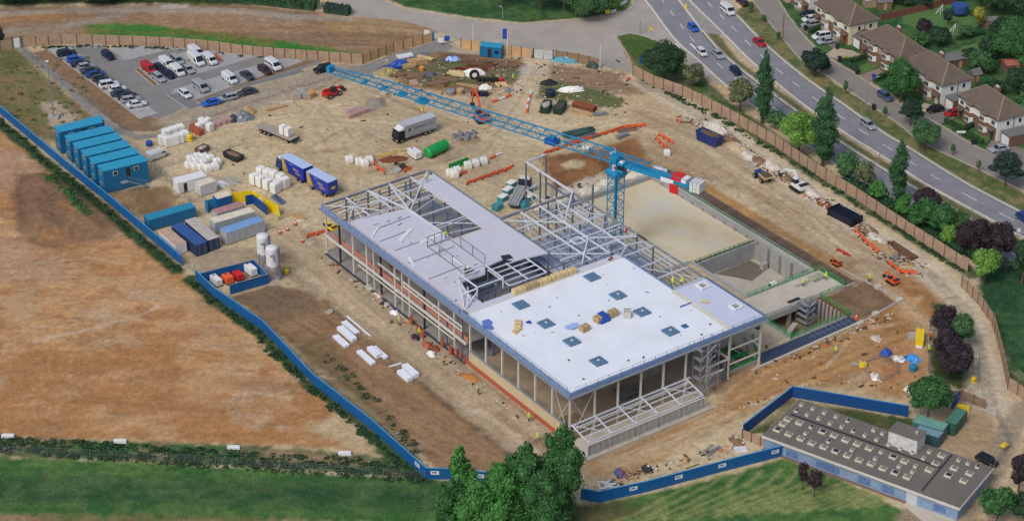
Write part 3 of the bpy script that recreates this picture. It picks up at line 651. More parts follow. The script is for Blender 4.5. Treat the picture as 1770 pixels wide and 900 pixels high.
for v in range(57, 80, 3): bm((12.8,v,z-.9),(20,v,z-.9), .12, .2, mSteelB, 'purlin')
for v in (73.5, 78.5): bm((0,v,z-.25),(24,v,z-.25), .12, .2, mSteelB, 'purlin')
# right wing roof
for v in (36.5, 41.2, 46, 51): bm((24.6,v,z), (42.6,v,z), .24, .3)
for u in (29.6, 34, 38.2): bm((u,33.5,z), (u,56.2,z), .26, .34)
bm((24.6,56.3,z),(42.6,56.6,z), .5, .5, mGalv); bm((42.6,33,z),(42.6,56.6,z), .3, .4, mGalv); bm((24.6,40,z),(24.6,56,z), .3, .4, mGalv)
for i in range(13): bm((25.8+i*1.35,32.5,z-.75), (25.8+i*1.35,56,z-.75), .1, .18, mGalv if i % 2 else mSteelB, 'purlin')
bm((42.5,56.7,z+.25), (33.9,47.8,z+.2), .32, .3, name='hip_beam'); bm((33.9,47.8,z+.2), (33.8,40.1,z+.3), .42, .36, name='hip_beam'); bm((33.8,40.1,z+.3), (27.2,33.2,z+.1), .3, .3, name='hip_beam')
bm((24.8,55.2,z+.1),(33.9,47.8,z+.2), .2, .2, name='hip_beam'); bm((34,40.2,z+.2),(42,35.6,z+.1), .24, .24, name='hip_beam'); bm((30,56.2,z),(26,48,z), .16, .16, name='brace'); bm((38,56,z),(33.9,48,z), .16, .16, name='brace'); bm((24.8,39.8,z),(33.6,33.6,z), .2,.2, name='brace')
for u, v in ((31.6,40.4),): P_('curb_frame', mSteelW, lambda m: [m.beam((u-1.1,v-1.1,z+.3),(u+1.1,v-1.1,z+.3),.25), m.beam((u-1.1,v+1.1,z+.3),(u+1.1,v+1.1,z+.3),.25), m.beam((u-1.1,v-1.1,z+.3),(u-1.1,v+1.1,z+.3),.25), m.beam((u+1.1,v-1.1,z+.3),(u+1.1,v+1.1,z+.3),.25)])
for i in range(7): bm((25.4,34.2+i*3.2,z-.35), (42.4,34.2+i*3.2,z-.35), .13, .18, mSteelW, 'purlin')
for i in range(7): bm((0,72.6+i*1.2,z-.15), (24.2,72.6+i*1.2,z-.15), .1, .14, mGalv, 'purlin')
for a, b in (((26,50),(30,55.8)),((30,50),(26,55.8)),((38.4,46.3),(42.4,50.8)),((42.4,46.3),(38.4,50.8)),((34.2,34),(38,40.8)),((29.8,41.4),(33.8,45.8)),((36,17),(42,25.6)),((42,17),(36,25.6))): bm((*a,z-.2),(*b,z-.2), .11, .11, mSteelW, 'brace')
# tall portal at the rear
bm((42.6,56.7,ZR),(42.6,72.7,ZR), .34, .4); bm((42.6,72.6,ZR),(47.9,72.9,ZR), .34, .4); bm((42.6,62,3.2),(47.8,62,3.2), .3,.3,mSteelC); bm((42.6,57.5,4.2),(42.6,72.5,4.2), .26,.34,mSteelC)
bm((47.8,57,4.2),(47.8,72.8,4.2), .26,.34,mSteelB); bm((42.7,72.6,4.2),(47.8,72.8,4.2), .2,.26,mSteelC)
for p, q in (((44,72.7,1),(47,72.8,10)),((47,72.7,1),(44,72.8,10)),((42.6,67,1),(42.6,72,4)),((42.6,57.2,.5),(42.6,61,4))): bm(p, q, .12, .12, mSteelC, 'brace')
# purlin strip right of the hall
bm((42.6,16,z),(42.6,36,z), .3, .4, mGalv); bm((35.2,16,z),(35.2,31,z), .3, .4, mEdgeB)
for v in (16.3, 21, 26, 31): bm((35.2,v,z),(42.6,v,z), .24, .3)
for i in range(6): bm((36.3+i*1.1,16,z-.6),(36.3+i*1.1,33,z-.6), .12, .2, mSteelB if i % 2 else mGalv, 'purlin')
bm((38,33.5,z+.5),(42.4,33,z),.2,.2,name='brace'); bm((38,33.5,z+.5),(35,31.5,z),.2,.2,name='brace')
# rooftop plant frame (white cage + pyramid ends)
pf = P_('plant_frame', mSteelW, lambda m: [m.beam(p, q, .22) for p, q in (
    ((4.5,34.5,12.6),(10.2,34.5,12.6)),((4.5,40.4,12.6),(10.2,40.4,12.6)),((4.5,34.5,12.6),(4.5,40.4,12.6)),((10.2,34.5,12.6),(10.2,40.4,12.6)),
    ((4.5,34.5,10.5),(4.5,34.5,12.6)),((10.2,34.5,10.5),(10.2,34.5,12.6)),((4.5,40.4,10.5),(4.5,40.4,12.6)),((10.2,40.4,10.5),(10.2,40.4,12.6)),
    ((.2,32.2,10.4),(3.2,38.8,12.6)),((3.2,38.8,12.6),(2.6,33.2,10.5)),((.2,32.2,10.5),(4.5,34.5,11.6)),((3.2,38.8,12.6),(5,41,10.5)),
    ((2.4,33.4,11.4),(4.5,40.4,11.4)),((1.4,33,11),(4.5,37.5,11.2)),((3.2,38.8,12.6),(10,42,10.6)),((2.,35.5,11.5),(4.5,34.5,12.4)))])
for i, v in enumerate((33.5, 35.2, 36.9, 38.6, 40.2)): bm((11,v,11.2),(19.2,v,11.2), .22, .26, mSteelW, 'plant_rail')
for u in (10.9, 15, 19.2): bm((u,33.4,11.3),(u,40.4,11.3), .22, .26, mSteelW, 'plant_rail')
for u, v in ((10.9,33.4),(19.2,33.4),(19.2,40.4),(10.9,40.4),(15,33.4)): column(u, v, 4, 11.2, .2, mSteelG)
for i in range(5): bm((-.1+4.4,33.2+i*1.5,z-.6),(19,33.2+i*1.5,z-.6), .14, .22, mSteelB, 'purlin')
# dark guard rails round the stair opening
for a in ((7.2,55.0,7.2,42.3),(12.2,55.1,12.2,43.2),(7.2,55.0,12.2,55.1)):
    P_('guard_rail', mSteelG, lambda m: [m.beam((a[0],a[1],ZR+h),(a[2],a[3],ZR+h), .1) for h in (.15, 2.2)]+[m.beam((a[0]+(a[2]-a[0])*t,a[1]+(a[3]-a[1])*t,ZR),(a[0]+(a[2]-a[0])*t,a[1]+(a[3]-a[1])*t,ZR+2.2), .1) for t in (0,.33,.66,1)])
P_('roof_opening', mDark, lambda m: m.prism([(7.6,42.6),(9.6,42.8),(9.4,44.4),(8,44.2)], ZR-.02, ZR+.03)); P_('roof_opening', mDark, lambda m: m.prism([(16,42.9),(18,42.2),(18.3,43.9),(16.6,44.4)], ZR-.02, ZR+.03))
# first floor
P_('first_floor_slab', mSlabG, lambda m: m.prism([(-.2,31),(24.6,31),(24.6,80.5),(-.2,80.5)], 3.95, 4.2))
P_('first_floor_deck', mLavD, lambda m: m.prism([(24.7,31),(42.4,31),(42.4,50),(24.7,50)], 6.6, 6.8))
for i in range(9): bm((26+i*2,31,6.95),(26+i*2,50,6.95), .14, .2, mSteelB, 'floor_beam')
for i in range(3): bm((24.7,34+i*6,6.95),(42.4,34+i*6,6.95), .2, .22, mGalv, 'floor_beam')
P_('floor_edge_beam', mSteelC, lambda m: m.beam((-.42,31,4.1),(-.42,80.6,4.1), .22, .5)); P_('floor_edge_beam', mSteelC, lambda m: m.beam((-.42,35,3.05),(-.42,68,3.05), .14, .3))
P_('sill_beam', mSteelC, lambda m: m.beam((-.9,31.5,7.6),(-.9,51,7.6), .2, .32)); P_('sill_beam', mSteelC, lambda m: m.beam((-.9,31.5,6.7),(-.9,51,6.7), .2, .32)); P_('sill_beam', mSteelC, lambda m: m.beam((-.42,53,6.9),(-.42,60.5,6.9), .2, .3))
for v in (31.6, 36, 41, 46, 51): bm((-.9,v,6.6),(-.9,v,7.8), .2, .2, mSteelC, 'sill_post')
P_('safety_mesh', M('orange_mesh', (196,112,88), .7, 0, .25, 1.2), lambda m: m.box(.05, .1, 31, 79.5, 4.55, 5.15))
for v in range(33, 80, 6): P_('barrier_post', mRed, lambda m: m.beam((.3,v,4.2),(.3,v,5.3), .08))
# stored items inside, on floors
P_('brick_plinth', mBrick, lambda m: m.box(-.5, -.15, -.2, 31, 0, .95)); P_('block_wall', mBlock, lambda m: m.box(-.42, -.12, 0, 29.6, .96, 3.1)); P_('wall_coping', mGalv, lambda m: m.box(-.5, -.05, -.2, 30, 3.12, 3.3))
for i in range(13): P_('brick_pier', mBrick, lambda m: m.box(-.62,-.1,31.2+i*1.3,31.6+i*1.3,0,.95+.25*((i*7) % 3))) if i < 4 else None
P_('side_rail', mSteelW, lambda m: m.beam((0,-.35,3.7),(26,-.35,3.7), .2, .3)); P_('side_rail', mSteelC, lambda m: m.beam((0,-.35,2.5),(26,-.35,2.5), .14, .3))
P_('block_wall', M('buff_blockwork', (158,140,112), .9, 0, .12, 1.), lambda m: m.box(0,25,-.15,.15,.13,2.3))
P_('foundation_channel', M('dark_blue_membrane', (60,66,78), .7, 0, .15, .6), lambda m: m.box(-.9,-.4,31,80,0,.12))
P_('blue_slab', M('pale_block_partition', (176,186,196), .8, 0, .1, 1.), lambda m: m.box(1,1.2,66,79,4.2,6.6)) if 0 else None
# front lean-to frame on its plinth
P_('plinth', mConcL, lambda m: m.box(-1.3,26.2,-6.4,-.3,0,.55)); P_('plinth_wall', M('grey_block_plinth',(166,162,154),.85,0,.12,1.), lambda m: m.box(-.4,24.9,-5.55,-5.42,.56,2.6)) 
for v, zz in ((-5.3,3.1),(-4.0,3.35),(-2.7,3.6),(-1.4,3.85)): bm((-.2,v,zz),(24.8,v,zz), .16, .2, mSteelW, 'lean_to_purlin')
for i in range(6): bm((-.1+i*5,-5.3,3.0),(-.1+i*5,-.4,3.95), .2, .26, mSteelW, 'lean_to_rafter'); column(-.1+i*5,-5.25,.5,3.,.18,mSteelW)
for i in (0, 2, 4): bm((i*5,-5.2,3.1),(i*5+5,-.6,3.9), .1, .1, mSteelW, 'brace'); bm((i*5+5,-5.2,3.1),(i*5,-.6,3.9), .1, .1, mSteelW, 'brace')
for k in range(21): P_('mesh_post', mGalv, lambda m: m.beam((-.3+k*1.25,-5.6,.55),(-.3+k*1.25,-5.6,2.75), .06 if k % 4 else .14))
P_('top_rail', mSteelW, lambda m: [m.beam((-.4,-5.62,q),(25,-5.62,q), .12) for q in (2.75,)])
P_('handrail', mGalv, lambda m: [m.beam((-.8,-6.1,.56+h),(25.8,-6.1,.56+h), .04) for h in (.5,1.)]+[m.beam((-.8+i*2.2,-6.1,.56),(-.8+i*2.2,-6.1,1.6), .05) for i in range(13)])
for (a, b) in (((0,0,.4),(5,0,9)),((5,0,.4),(0,0,9)),((0,0,.4),(0,5,9)),((0,5,.4),(0,0,9))): bm(a, b, .1, .1, mSteelC, 'brace')
# corner openings at right
bm((30.1,-.2,4.2),(35.2,-.2,4.2), .3, .35, mSteelC); bm((35.2,-.2,6),(42.3,-.2,6), .2, .3, mSteelC); bm((35.2,-.2,2.9),(42.3,-.2,2.9), .2, .3, mSteelC); bm((35,-.1,4.2),(35,8,4.2), .3,.35,mSteelC); bm((30.2,-.2,2.4),(34,-.2,2.4), .3,.3,mSteelW); column(34,-.2,0,4,.4,mSteelG)
bm((42.3,0,4.2),(42.3,15.6,4.2), .2,.3,mSteelC)
# scaffold stair
scf = T('scaffold_stair', 'grey scaffold stair tower standing against the front of the white roofed hall', 'scaffold', W(28.3,-1.7), TH)
def frame(par, L_, D_, H_, lift, mat=mGalv):
    for x in (-L_/2, 0, L_/2):
        for y in (-D_/2, D_/2): MB().cyl((x,y,0),(x,y,H_), .05, 6).build('standard', mat, par)
    z_ = lift
    while z_ <= H_:
        MB().beam((-L_/2,-D_/2,z_),(L_/2,-D_/2,z_),.06).beam((-L_/2,D_/2,z_),(L_/2,D_/2,z_),.06).beam((-L_/2,-D_/2,z_),(-L_/2,D_/2,z_),.06).beam((L_/2,-D_/2,z_),(L_/2,D_/2,z_),.06).beam((-L_/2,-D_/2,z_+1),(L_/2,-D_/2,z_+1),.05).build('ledger', mat, par)
        MB().box(-L_/2,-L_/2+.7,-D_/2,D_/2,z_,z_+.05).build('platform', mGalv, par)
        MB().beam((-L_/2+.8,-D_/4,z_-lift),(L_/2-.4,-D_/4,z_),.3,.05).build('stair_flight', mat, par); z_ += lift
frame(scf, 4.2, 2., 11.4, 2.)
# ---------------------------------------------------------------- things on the roof
def wrap_bundle(name, label, cat, u, v, z, l, w, h, mat, rz=0, group=None, band=mWoodD):
    t = T(name, label, cat, W(u, v, z), TH+rz, group)
    m = MB(); rr = random.Random(int(u*10+v)); nl = max(2, int(h/.22))
    for i in range(nl):
        k = 1-.015*((i*3) % 3); m.cbox(0, 0, .1+i*(h-.1)/nl, l*k, w*k, (h-.1)/nl-.012)
    m.build('pack', mat, t); b = MB()
    for x in (-l*.3, 0, l*.3): b.cbox(x, 0, 0, .1, w, .1)
    b.build('pallet', band, t)
    s = MB()
    for x in (-l*.25, l*.25): s.cbox(x, 0, .1, .05, w+.02, h-.08)
    s.build('strap', mDark, t); return t
mTim = M('pale_timber', (206,184,134), .8, 0, .12, 2.); mTan = M('tan_pack', (172,150,108), .85, 0, .12, 2.)
gt = 'long timber packs along the back edge of the white roof'
for i, (u, lb) in enumerate(((11.6,'leftmost'),(14.4,'second from the left'),(17.2,'third from the left'),(20.2,'fourth from the left'),(23.,'rightmost'))):
    wrap_bundle('timber_pack', 'pale timber pack, '+lb+' on the back edge of the white roof', 'timber pack', u, 31.5, ZR, 2.6, 1.15, 1.0+.12*(i % 2), mTan if i == 1 else mTim, 0, gt, mWood)
wrap_bundle('insulation_pack', 'tan strapped insulation pack beside the opened white and blue wrapping on the white roof', 'insulation pack', 13.5, 14.2, ZR, 1.7, 1.1, 1.1, mTan, .1)
wrap_bundle('insulation_pack', 'tan insulation pack right of the blue tarpaulin on the white roof', 'insulation pack', 20.6, 15.2, ZR, 1.7, 1.2, 1.2, mTan, .05)
wrap_bundle('insulation_pack', 'pale grey wrapped pack, rightmost of the packs on the white roof', 'insulation pack', 22.6, 13.6, ZR, 1.6, 1.2, 1.3, M('pale_grey_wrap',(184,180,172),.7,0,.1,2.), .9)
wrap_bundle('insulation_pack', 'tan pack half covered by a blue tarpaulin on the white roof', 'insulation pack', 17.5, 15.2, ZR, 1.8, 1.4, 1.1, mTan, .1)
tag(MB().loft([[(-1+.1*i,-1.2,.0),(1.3,-1.1,.0),(1.3,1.1,.0),(-1+.1*i,1.2,0)] if i == 0 else [(-.4,-.9*k,zz),(1.1*k,-.8,zz),(1.*k,.9,zz),(-.4,.9*k,zz)] for i, (k, zz) in enumerate(((1,0),(1,.9),(.85,1.25)))]).build('tarpaulin', mTarp), 'crumpled blue tarpaulin pulled over a pack on the white roof', 'tarpaulin')
o = bpy.data.objects['tarpaulin']; o.location = W(18.1,15.2,ZR+.03); o.rotation_euler = (0,0,TH)
wrap_bundle('plywood_stack', 'light plywood sheets stacked loosely near the left edge of the white roof', 'plywood', 5.0, 22.5, ZR, 2.2, 1.2, .5, mTim, .9)
wrap_bundle('plywood_stack', 'flat yellow plywood sheet stack in front of the loose sheets near the left roof edge', 'plywood', 3.6, 20.9, ZR, 2.3, .9, .35, mTim, .35)
def flatthing(name, label, cat, p, rz, l, w, h, mat, seed=0, n=5):
    m = MB(); rr = random.Random(seed)
    for i in range(n): m.cbox(rr.uniform(-l/3, l/3), rr.uniform(-w/3, w/3), i*h/n, l*rr.uniform(.3,.7), w*rr.uniform(.3,.8), h/n*.95, rr.uniform(-.5,.5))
    o = m.build(name, mat); o.location = p; o.rotation_euler = (0,0,rz); return tag(o, label, cat)
flatthing('plastic_wrapping', 'white and blue plastic wrapping spread open left of the tan pack on the white roof', 'wrapping', W(12.4,16.4,ZR), TH, 2.4, 1.4, .3, M('blue_white_film',(150,176,222),.4,0,.4,2.), 4, 7)
flatthing('membrane_offcuts', 'blue and white membrane offcuts near the left corner of the white roof', 'offcuts', W(.9,25.5,ZR), TH, 2.2, 3.2, .15, M('blue_offcut',(90,120,190),.5,0,.3,2.), 9, 8)
flatthing('roll', 'small blue gas bottle pile beside the plywood on the white roof', 'bottle pile', W(6.8,22.,ZR), TH, .8, .8, .6, mTarp, 5, 4)
o = MB().beam((0,0,.06),(2.6,0,.06), .3, .12).build('blue_board', M('blue_board',(44,86,160),.5)); o.location = W(32.3,10.6,ZR); o.rotation_euler = (0,0,TH+.0); tag(o, 'narrow blue board lying on the right part of the white roof', 'board')
flatthing('timber_offcuts', 'yellow timber offcuts lying on the lavender deck at the right of the roof', 'offcuts', W(37,9.5,ZR-.04), TH, 1.6, 1.2, .2, mTim, 6, 4)
flatthing('brown_sack', 'small brown sack at the back right corner of the white roof', 'sack', W(32.4,31.4,ZR), TH, .8, .8, .5, mRust, 3, 3)
wrap_bundle('block_stack', 'pale grey block packs stored on the hall floor behind the front columns', 'block packs', 24.5, 9.5, .13, 5., 3.4, 2.2, M('grey_blocks',(150,146,140),.9,0,.15,1.5))
flatthing('plant_heap', 'dark heap of tools and plant on the hall floor behind the front columns', 'equipment', W(17.5,6.5,.13), TH, 4.5, 3.5, 1.1, M('mixed_grey_tools',(112,110,108),.8,0,.5,2.), 21, 16)
flatthing('board_heap', 'heap of boards and pallets on the hall floor near the front left corner', 'board heap', W(4,4,.13), TH, 4, 3, 1.1, mWoodD, 22, 10)
flatthing('brick_heap', 'dark red brick packs on the first floor behind the left edge beam', 'brick packs', W(4.2,60.5,4.21), TH, 3, 5.5, 1.3, M('dark_red_brick',(120,56,46),.9,0,.2,1.5), 23, 14)
flatthing('red_machine', 'red access platform standing below the open roof bays', 'machine', W(14.5,64,4.21), TH, 1.6, 4, 2.2, mRed, 24, 6)
flatthing('pipe_heap', 'blue and white pipes stored on the floor below the open roof bays', 'pipes', W(16.5,59,4.21), TH, 4, 6, .8, M('pale_blue_pipe',(110,140,176),.5,0,.35,1.), 25, 12)
flatthing('turquoise_heap', 'turquoise wrapped packs below the open steel of the right wing', 'packs', W(29,53,.15), TH, 5, 3.5, 1.6, M('turquoise_wrap',(60,140,150),.5,0,.2,1.), 26, 10)
# ================================================================ TANK, PODIUM AND PIT
mSand = M('sandy_slab', (204,192,164), .95, 0, .16, .3)
_r = [n for n in mSand.node_tree.nodes if n.type == 'VALTORGB'][0].color_ramp; _r.elements[0].position = .36; _r.elements[1].position = .64; _r.elements[0].color = (*srgb(190,174,140),1); _r.elements[1].color = (*srgb(196,190,174),1)
_e = _r.elements.new(.5); _e.color = (*srgb(200,187,158),1); [n for n in mSand.node_tree.nodes if n.type == 'TEX_NOISE'][0].inputs['Scale'].default_value = .11
mCW = M('tank_wall_concrete', (150,150,148), .9, 0, .14, .5)
tk = T('concrete_tank', 'large open concrete tank with sandy upper floor and deeper end right of the crane', 'tank', OB, TH)
P_('upper_floor', mSand, lambda m: m.prism([(43.5,36.2),(72.6,36.2),(72.6,68.8),(43.5,68.8)], -1.4, -.7), tk)
P_('deep_floor', M('deep_floor_screed',(170,164,150),.9,0,.12,.3), lambda m: m.box(56.4,72.6,19.6,35.6,-4.9,-4.3), tk)
P_('wall', mCW, lambda m: m.box(72.2,72.95,19.,69.3,-4.9,.35), tk); P_('wall', mCW, lambda m: m.box(43.2,72.19,68.4,69.3,-1.4,.35), tk)
P_('dividing_wall', mCW, lambda m: m.box(55.9,72.19,35.3,36.2,-4.9,-.62), tk); P_('wall', mCW, lambda m: m.box(55.8,56.5,19.,35.29,-4.9,.2), tk)
P_('wall', mCW, lambda m: m.box(42.9,43.6,36.2,69.3,-1.4,.2), tk); P_('wall', mCW, lambda m: m.box(43.6,55.9,35.5,36.3,-1.4,.2), tk)
P_('wall', mCW, lambda m: m.box(55.8,73.,18.7,19.5,-4.9,.38), tk)
P_('wall_band', mConcL, lambda m: m.box(72.97,73.35,19,69.3,.0,.5), tk)
def rail(par, p, q, z, mat=mGreen, n=8, h=1.):
    p = Vector((*p, z)); q = Vector((*q, z)); m = MB()
    for hh in (.15, .55, h): m.beam(p+Vector((0,0,hh)), q+Vector((0,0,hh)), .07)
    m.build('guard_rail', mat, par); m = MB()
    for i in range(n+1): a = p.lerp(q, i/n); m.beam(a, a+Vector((0,0,h+.1)), .09)
    m.build('rail_posts', mat, par)
rail(tk, (56,18.8), (73,18.8), .36, n=9); rail(tk, (56.2,36), (72,36), -.62, mGreen, 7, .6); rail(tk, (73.1,20), (73.1,68), .45, M('grey_green_rail',(110,150,132),.6), 22, .7); rail(tk,(44,36),(44,68),.1,M('grey_green_rail',(110,150,132),.6),16,.9)
for k in range(12): P_('starter_bars', mGreen, lambda m: m.beam((57+k*1.25,35.6,-.62),(57+k*1.25,35.6,.35), .1), tk)
for k in range(14): P_('wall_stain', M('damp_concrete',(112,112,112),.9,0,.15,1.), lambda m: m.box(72.17,72.195,20.5+k*3.4,21.3+k*3.4,-4.2 if k < 4 else -.65,-.2), tk)
P_('screed_patch', M('wet_screed',(104,98,86),.8,0,.1,1.), lambda m: m.prism([(62,35),(71,35.2),(71.5,30.5),(66,28.8),(64.5,31.5)], -4.3, -4.26), tk)
pd = T('concrete_podium', 'pale concrete deck with green guard rails beside the scaffolded pit', 'podium', OB, TH)
P_('deck', mConcL, lambda m: m.prism([(43.4,11.6),(74.2,11.6),(74.2,18.68),(43.4,18.68)], -.12, .3), pd); P_('edge_beam', mConc, lambda m: m.box(52.,74,11.1,11.58,-.75,.42), pd)
for u in (55, 60.5, 65.5): P_('column', mConc, lambda m: m.cbox(u, 11.9, -3.9, .6, .6, 3.2), pd)
P_('deck_opening', mDark, lambda m: m.box(61,64,12.5,13.4,.3,.33), pd); P_('deck_opening', M('grey_slab', (112,110,110)), lambda m: m.box(66,70,16.2,16.9,.3,.33), pd)
rail(pd, (52,11.3), (68,11.3), .4, mGalv, 8, .5); rail(pd, (74,11.5), (74,18.7), .3, n=4); rail(pd,(68,11.3),(74,11.3),.4,n=3,h=.6)
wrap_bundle('material_packs', 'grey and yellow material packs on the far end of the concrete podium deck', 'material packs', 71.5, 16.5, .31, 2.8, 1.6, .6, M('mixed_grey_packs',(150,156,130),.8,0,.4,2.))
pt = T('basement_pit', 'open basement pit with timber lagging on its right side in front of the podium', 'pit', OB, TH)
P_('pit_floor', M('pit_floor_mud',(128,112,86),.95,0,.2,.4), lambda m: m.box(53.4,67.6,3.4,18.6,-4.4,-3.9), pt)
for a in ((53,53.9,3,18.6),(53.9,67.,3,3.6),(53.9,67,17.6,18.6)): P_('wall', mCW, lambda m: m.box(a[0],a[1],a[2],a[3],-4.4,.14), pt)
P_('lagging_wall', mRust, lambda m: m.box(67,67.9,3.,11.1,-4.4,.1), pt)
for i in range(7): P_('lagging_post', mCW, lambda m: m.box(66.7,66.98,3.8+i*1.05,4.3+i*1.05,-4.3,.12), pt)
rail(pt, (53,3.2), (67.6,3.2), .14); rail(pt, (67.5,3.2), (67.5,11), .14, n=4); rail(pt, (53.3,3.2), (53.3,11), .14, n=4)
P_('ramp', mConc, lambda m: m.beam((54,6.5,-2.6),(60,9.5,-2.2), 1.0, .3), pt)
sc2 = T('scaffold_tower', 'grey round scaffold access tower standing in the basement pit', 'scaffold', W(63.3,9.8,-3.88), TH); frame(sc2, 3.4, 2.6, 5.2, 1.3)
ws = T('waterproof_membrane_strip', 'dark blue membrane strip with grid lines laid beside the green railed pit edge', 'membrane', OB, TH)
P_('membrane', M('navy_membrane',(52,62,84),.6,0,.12,.6), lambda m: m.prism([(43.6,-.2),(67.3,.4),(67.3,2.8),(44.2,2.7),(43.6,1.6)], 0, .11), ws)
for i in range(8): P_('lap_line', M('lap_grey',(120,128,146),.7), lambda m: m.beam((57+i*1.3,.7,.11),(57+i*1.3,2.6,.11), .1, .03), ws)
P_('lap_line', M('lap_grey',(120,128,146),.7), lambda m: m.beam((56,1.6,.11),(66.5,1.6,.11), .08, .03), ws)
P_('kerb_beam', mConcL, lambda m: m.beam((40.,-.8,.12),(68.5,.1,.12), .5, .3), ws)
gs = T('ground_slab', 'cream concrete slab with square openings right of the hall corner', 'slab', OB, TH)
P_('slab', M('sandy_ground_slab',(176,162,136)), lambda m: m.prism([(44,4.2),(52.9,4.2),(52.9,18.5),(44,18.5)], 0, .14), gs)
for u, v in ((45.5,15),(48.5,16.5),(50.6,9.5),(46.6,12.6)): P_('opening', mDark, lambda m: m.cbox(u, v, .14, 1.3, 1., .03), gs)
P_('channel', mGreen, lambda m: m.beam((45,3.6,.3),(48,8,.3), .25, .6), gs); P_('channel_wall', mConc, lambda m: m.beam((43.8,4,.3),(47,9,.3), .4, .8), gs)
for (a, b) in (((68,11.3),(77,11.3)),((78.9,11),(77.6,.9)),((77.4,.8),(66.2,-.3)),):
    pass
fw = T('formwork_trench', 'shallow foundation trench with green formwork below the right corner of the roof', 'trench', OB, TH)
P_('trench_floor', M('dark_trench',(96,90,80),.95,0,.2,1.), lambda m: m.prism([(36,1.2),(43.3,1.2),(43.3,7.8),(36,7.8)], 0, .05), fw)
for a in ((36,43.3,.6,1.1,.5),(36,43.3,7.85,8.15,.35),(38.9,39.3,1.12,7.8,.55),(41.4,41.8,4.2,7.8,.6),(39.35,43.3,4.1,4.4,.45)): P_('wall', mConc, lambda m: m.box(*a[:4],.06,a[4]), fw)
for p, q in (((36,1.3),(43.2,1.3)),((39.4,1.4),(39.4,7.6)),((39.6,3.9),(43.2,3.9)),((41.2,4.6),(41.2,7.6))): P_('formwork_panel', mGreen, lambda m: m.beam((*p,.5),(*q,.5),.09,.7), fw)
for u, v in ((37.5,3),(40.6,2.6),(42.5,6)): P_('timber_prop', mWood, lambda m: m.beam((u,v,.08),(u+1.3,v+.6,.5),.14), fw)
eb = T('foundation_beam', 'pale concrete foundation beams framing the brown plot right of the pit', 'foundation beam', OB, TH)
for p, q in (((68.5,11.4),(76.8,11.4)),((78.2,17),(79.6,1.8)),((79.4,1.6),(66.4,-.2))): P_('beam', mConc, lambda m: m.beam((*p,.04),(*q,.04), .38, .25), eb)
for u, v in ((79.2,7.5),(79.2,1.7),(72,.6),(67.2,-.2)): P_('pile_cap', mConcL, lambda m: m.cbox(u, v, 0, 1.3, 1.0, .45), eb)
# ================================================================ TOWER CRANE
HC = 21.
cm = GX(1066, 275, HC); tip = GX(571, 120, HC); cj = GX(1213, 322, HC)
ang = math.atan2(tip.y-cm.y, tip.x-cm.x)
cr = T('tower_crane', 'tall blue lattice tower crane with a long jib reaching over the yard', 'crane', cm, 0)
mw = 1.15; Ht = HC-3.6
m_ = T('mast', None, None); m_.parent = cr; del m_
bpy.data.objects.remove(bpy.data.objects['mast'])
ma = MB(); CT, ST = math.cos(R(35)), math.sin(R(35))
def rc(x, y, z): return (x*CT-y*ST, x*ST+y*CT, z)
for sx, sy in ((1,1),(1,-1),(-1,-1),(-1,1)): ma.beam(rc(sx*mw,sy*mw,0), rc(sx*mw,sy*mw,Ht), .2)
C4_ = [(1,1),(1,-1),(-1,-1),(-1,1)]
mast = ma.build('mast', mCraneB, cr); k_ = 0; zz = 0
while zz < Ht-.1:
    bb = MB(); z2 = min(Ht, zz+1.7)
    for i in range(4):
        a_, b_ = C4_[i], C4_[(i+1) % 4]
        bb.beam(rc(a_[0]*mw,a_[1]*mw,z2), rc(b_[0]*mw,b_[1]*mw,z2), .09); p1, p2 = (a_, b_) if k_ % 2 else (b_, a_)
        bb.beam(rc(p1[0]*mw,p1[1]*mw,zz), rc(p2[0]*mw,p2[1]*mw,z2), .09)
    bb.build('lattice', mCraneB, mast); zz = z2; k_ += 1
MB().cbox(0, 0, 0, 4.4, 4.4, .5, R(35)).build('base_block', mConc, cr)
MB().cbox(0,0,Ht*.45,.55,.35,Ht*.54,R(35)).build('ladder', mCraneB, cr)
MB().loft([[rc(s*a,t*a,z) for s,t in C4_] for a, z in ((1.25,Ht),(1.55,Ht+.5),(1.55,Ht+1.1),(1.1,Ht+1.5))]).build('slewing_ring', mCraneB, cr)
MB().loft([[rc(s*a,t*a,z) for s,t in C4_] for a, z in ((.95,Ht+1.5),(.95,HC+.9))]).build('turret', mCraneB, cr)
sg = MB()
for dx, dy, rz in ((-.35,-1.35,0),): sg.cbox(dx-.1, -1.22, HC-1.9, .9, .05, 1.3, R(12))
sg.build('sign_board', mWhite, cr); MB().cbox(-.42,-1.26,HC-1.55,.4,.05,.6,R(12)).build('sign_mark', mRed, cr)
cb = MB().cbox(.95,-1.5,HC-1.9,1.3,1.5,1.9,ang).build('cab', mCraneB, cr); MB().cbox(1.,-1.62,HC-1.3,1.34,1.4,.9,ang).build('window', mGlass, cb); MB().cbox(.95,-1.5,HC,.8,.8,.25,ang).build('cab_roof', mWhite, cb)
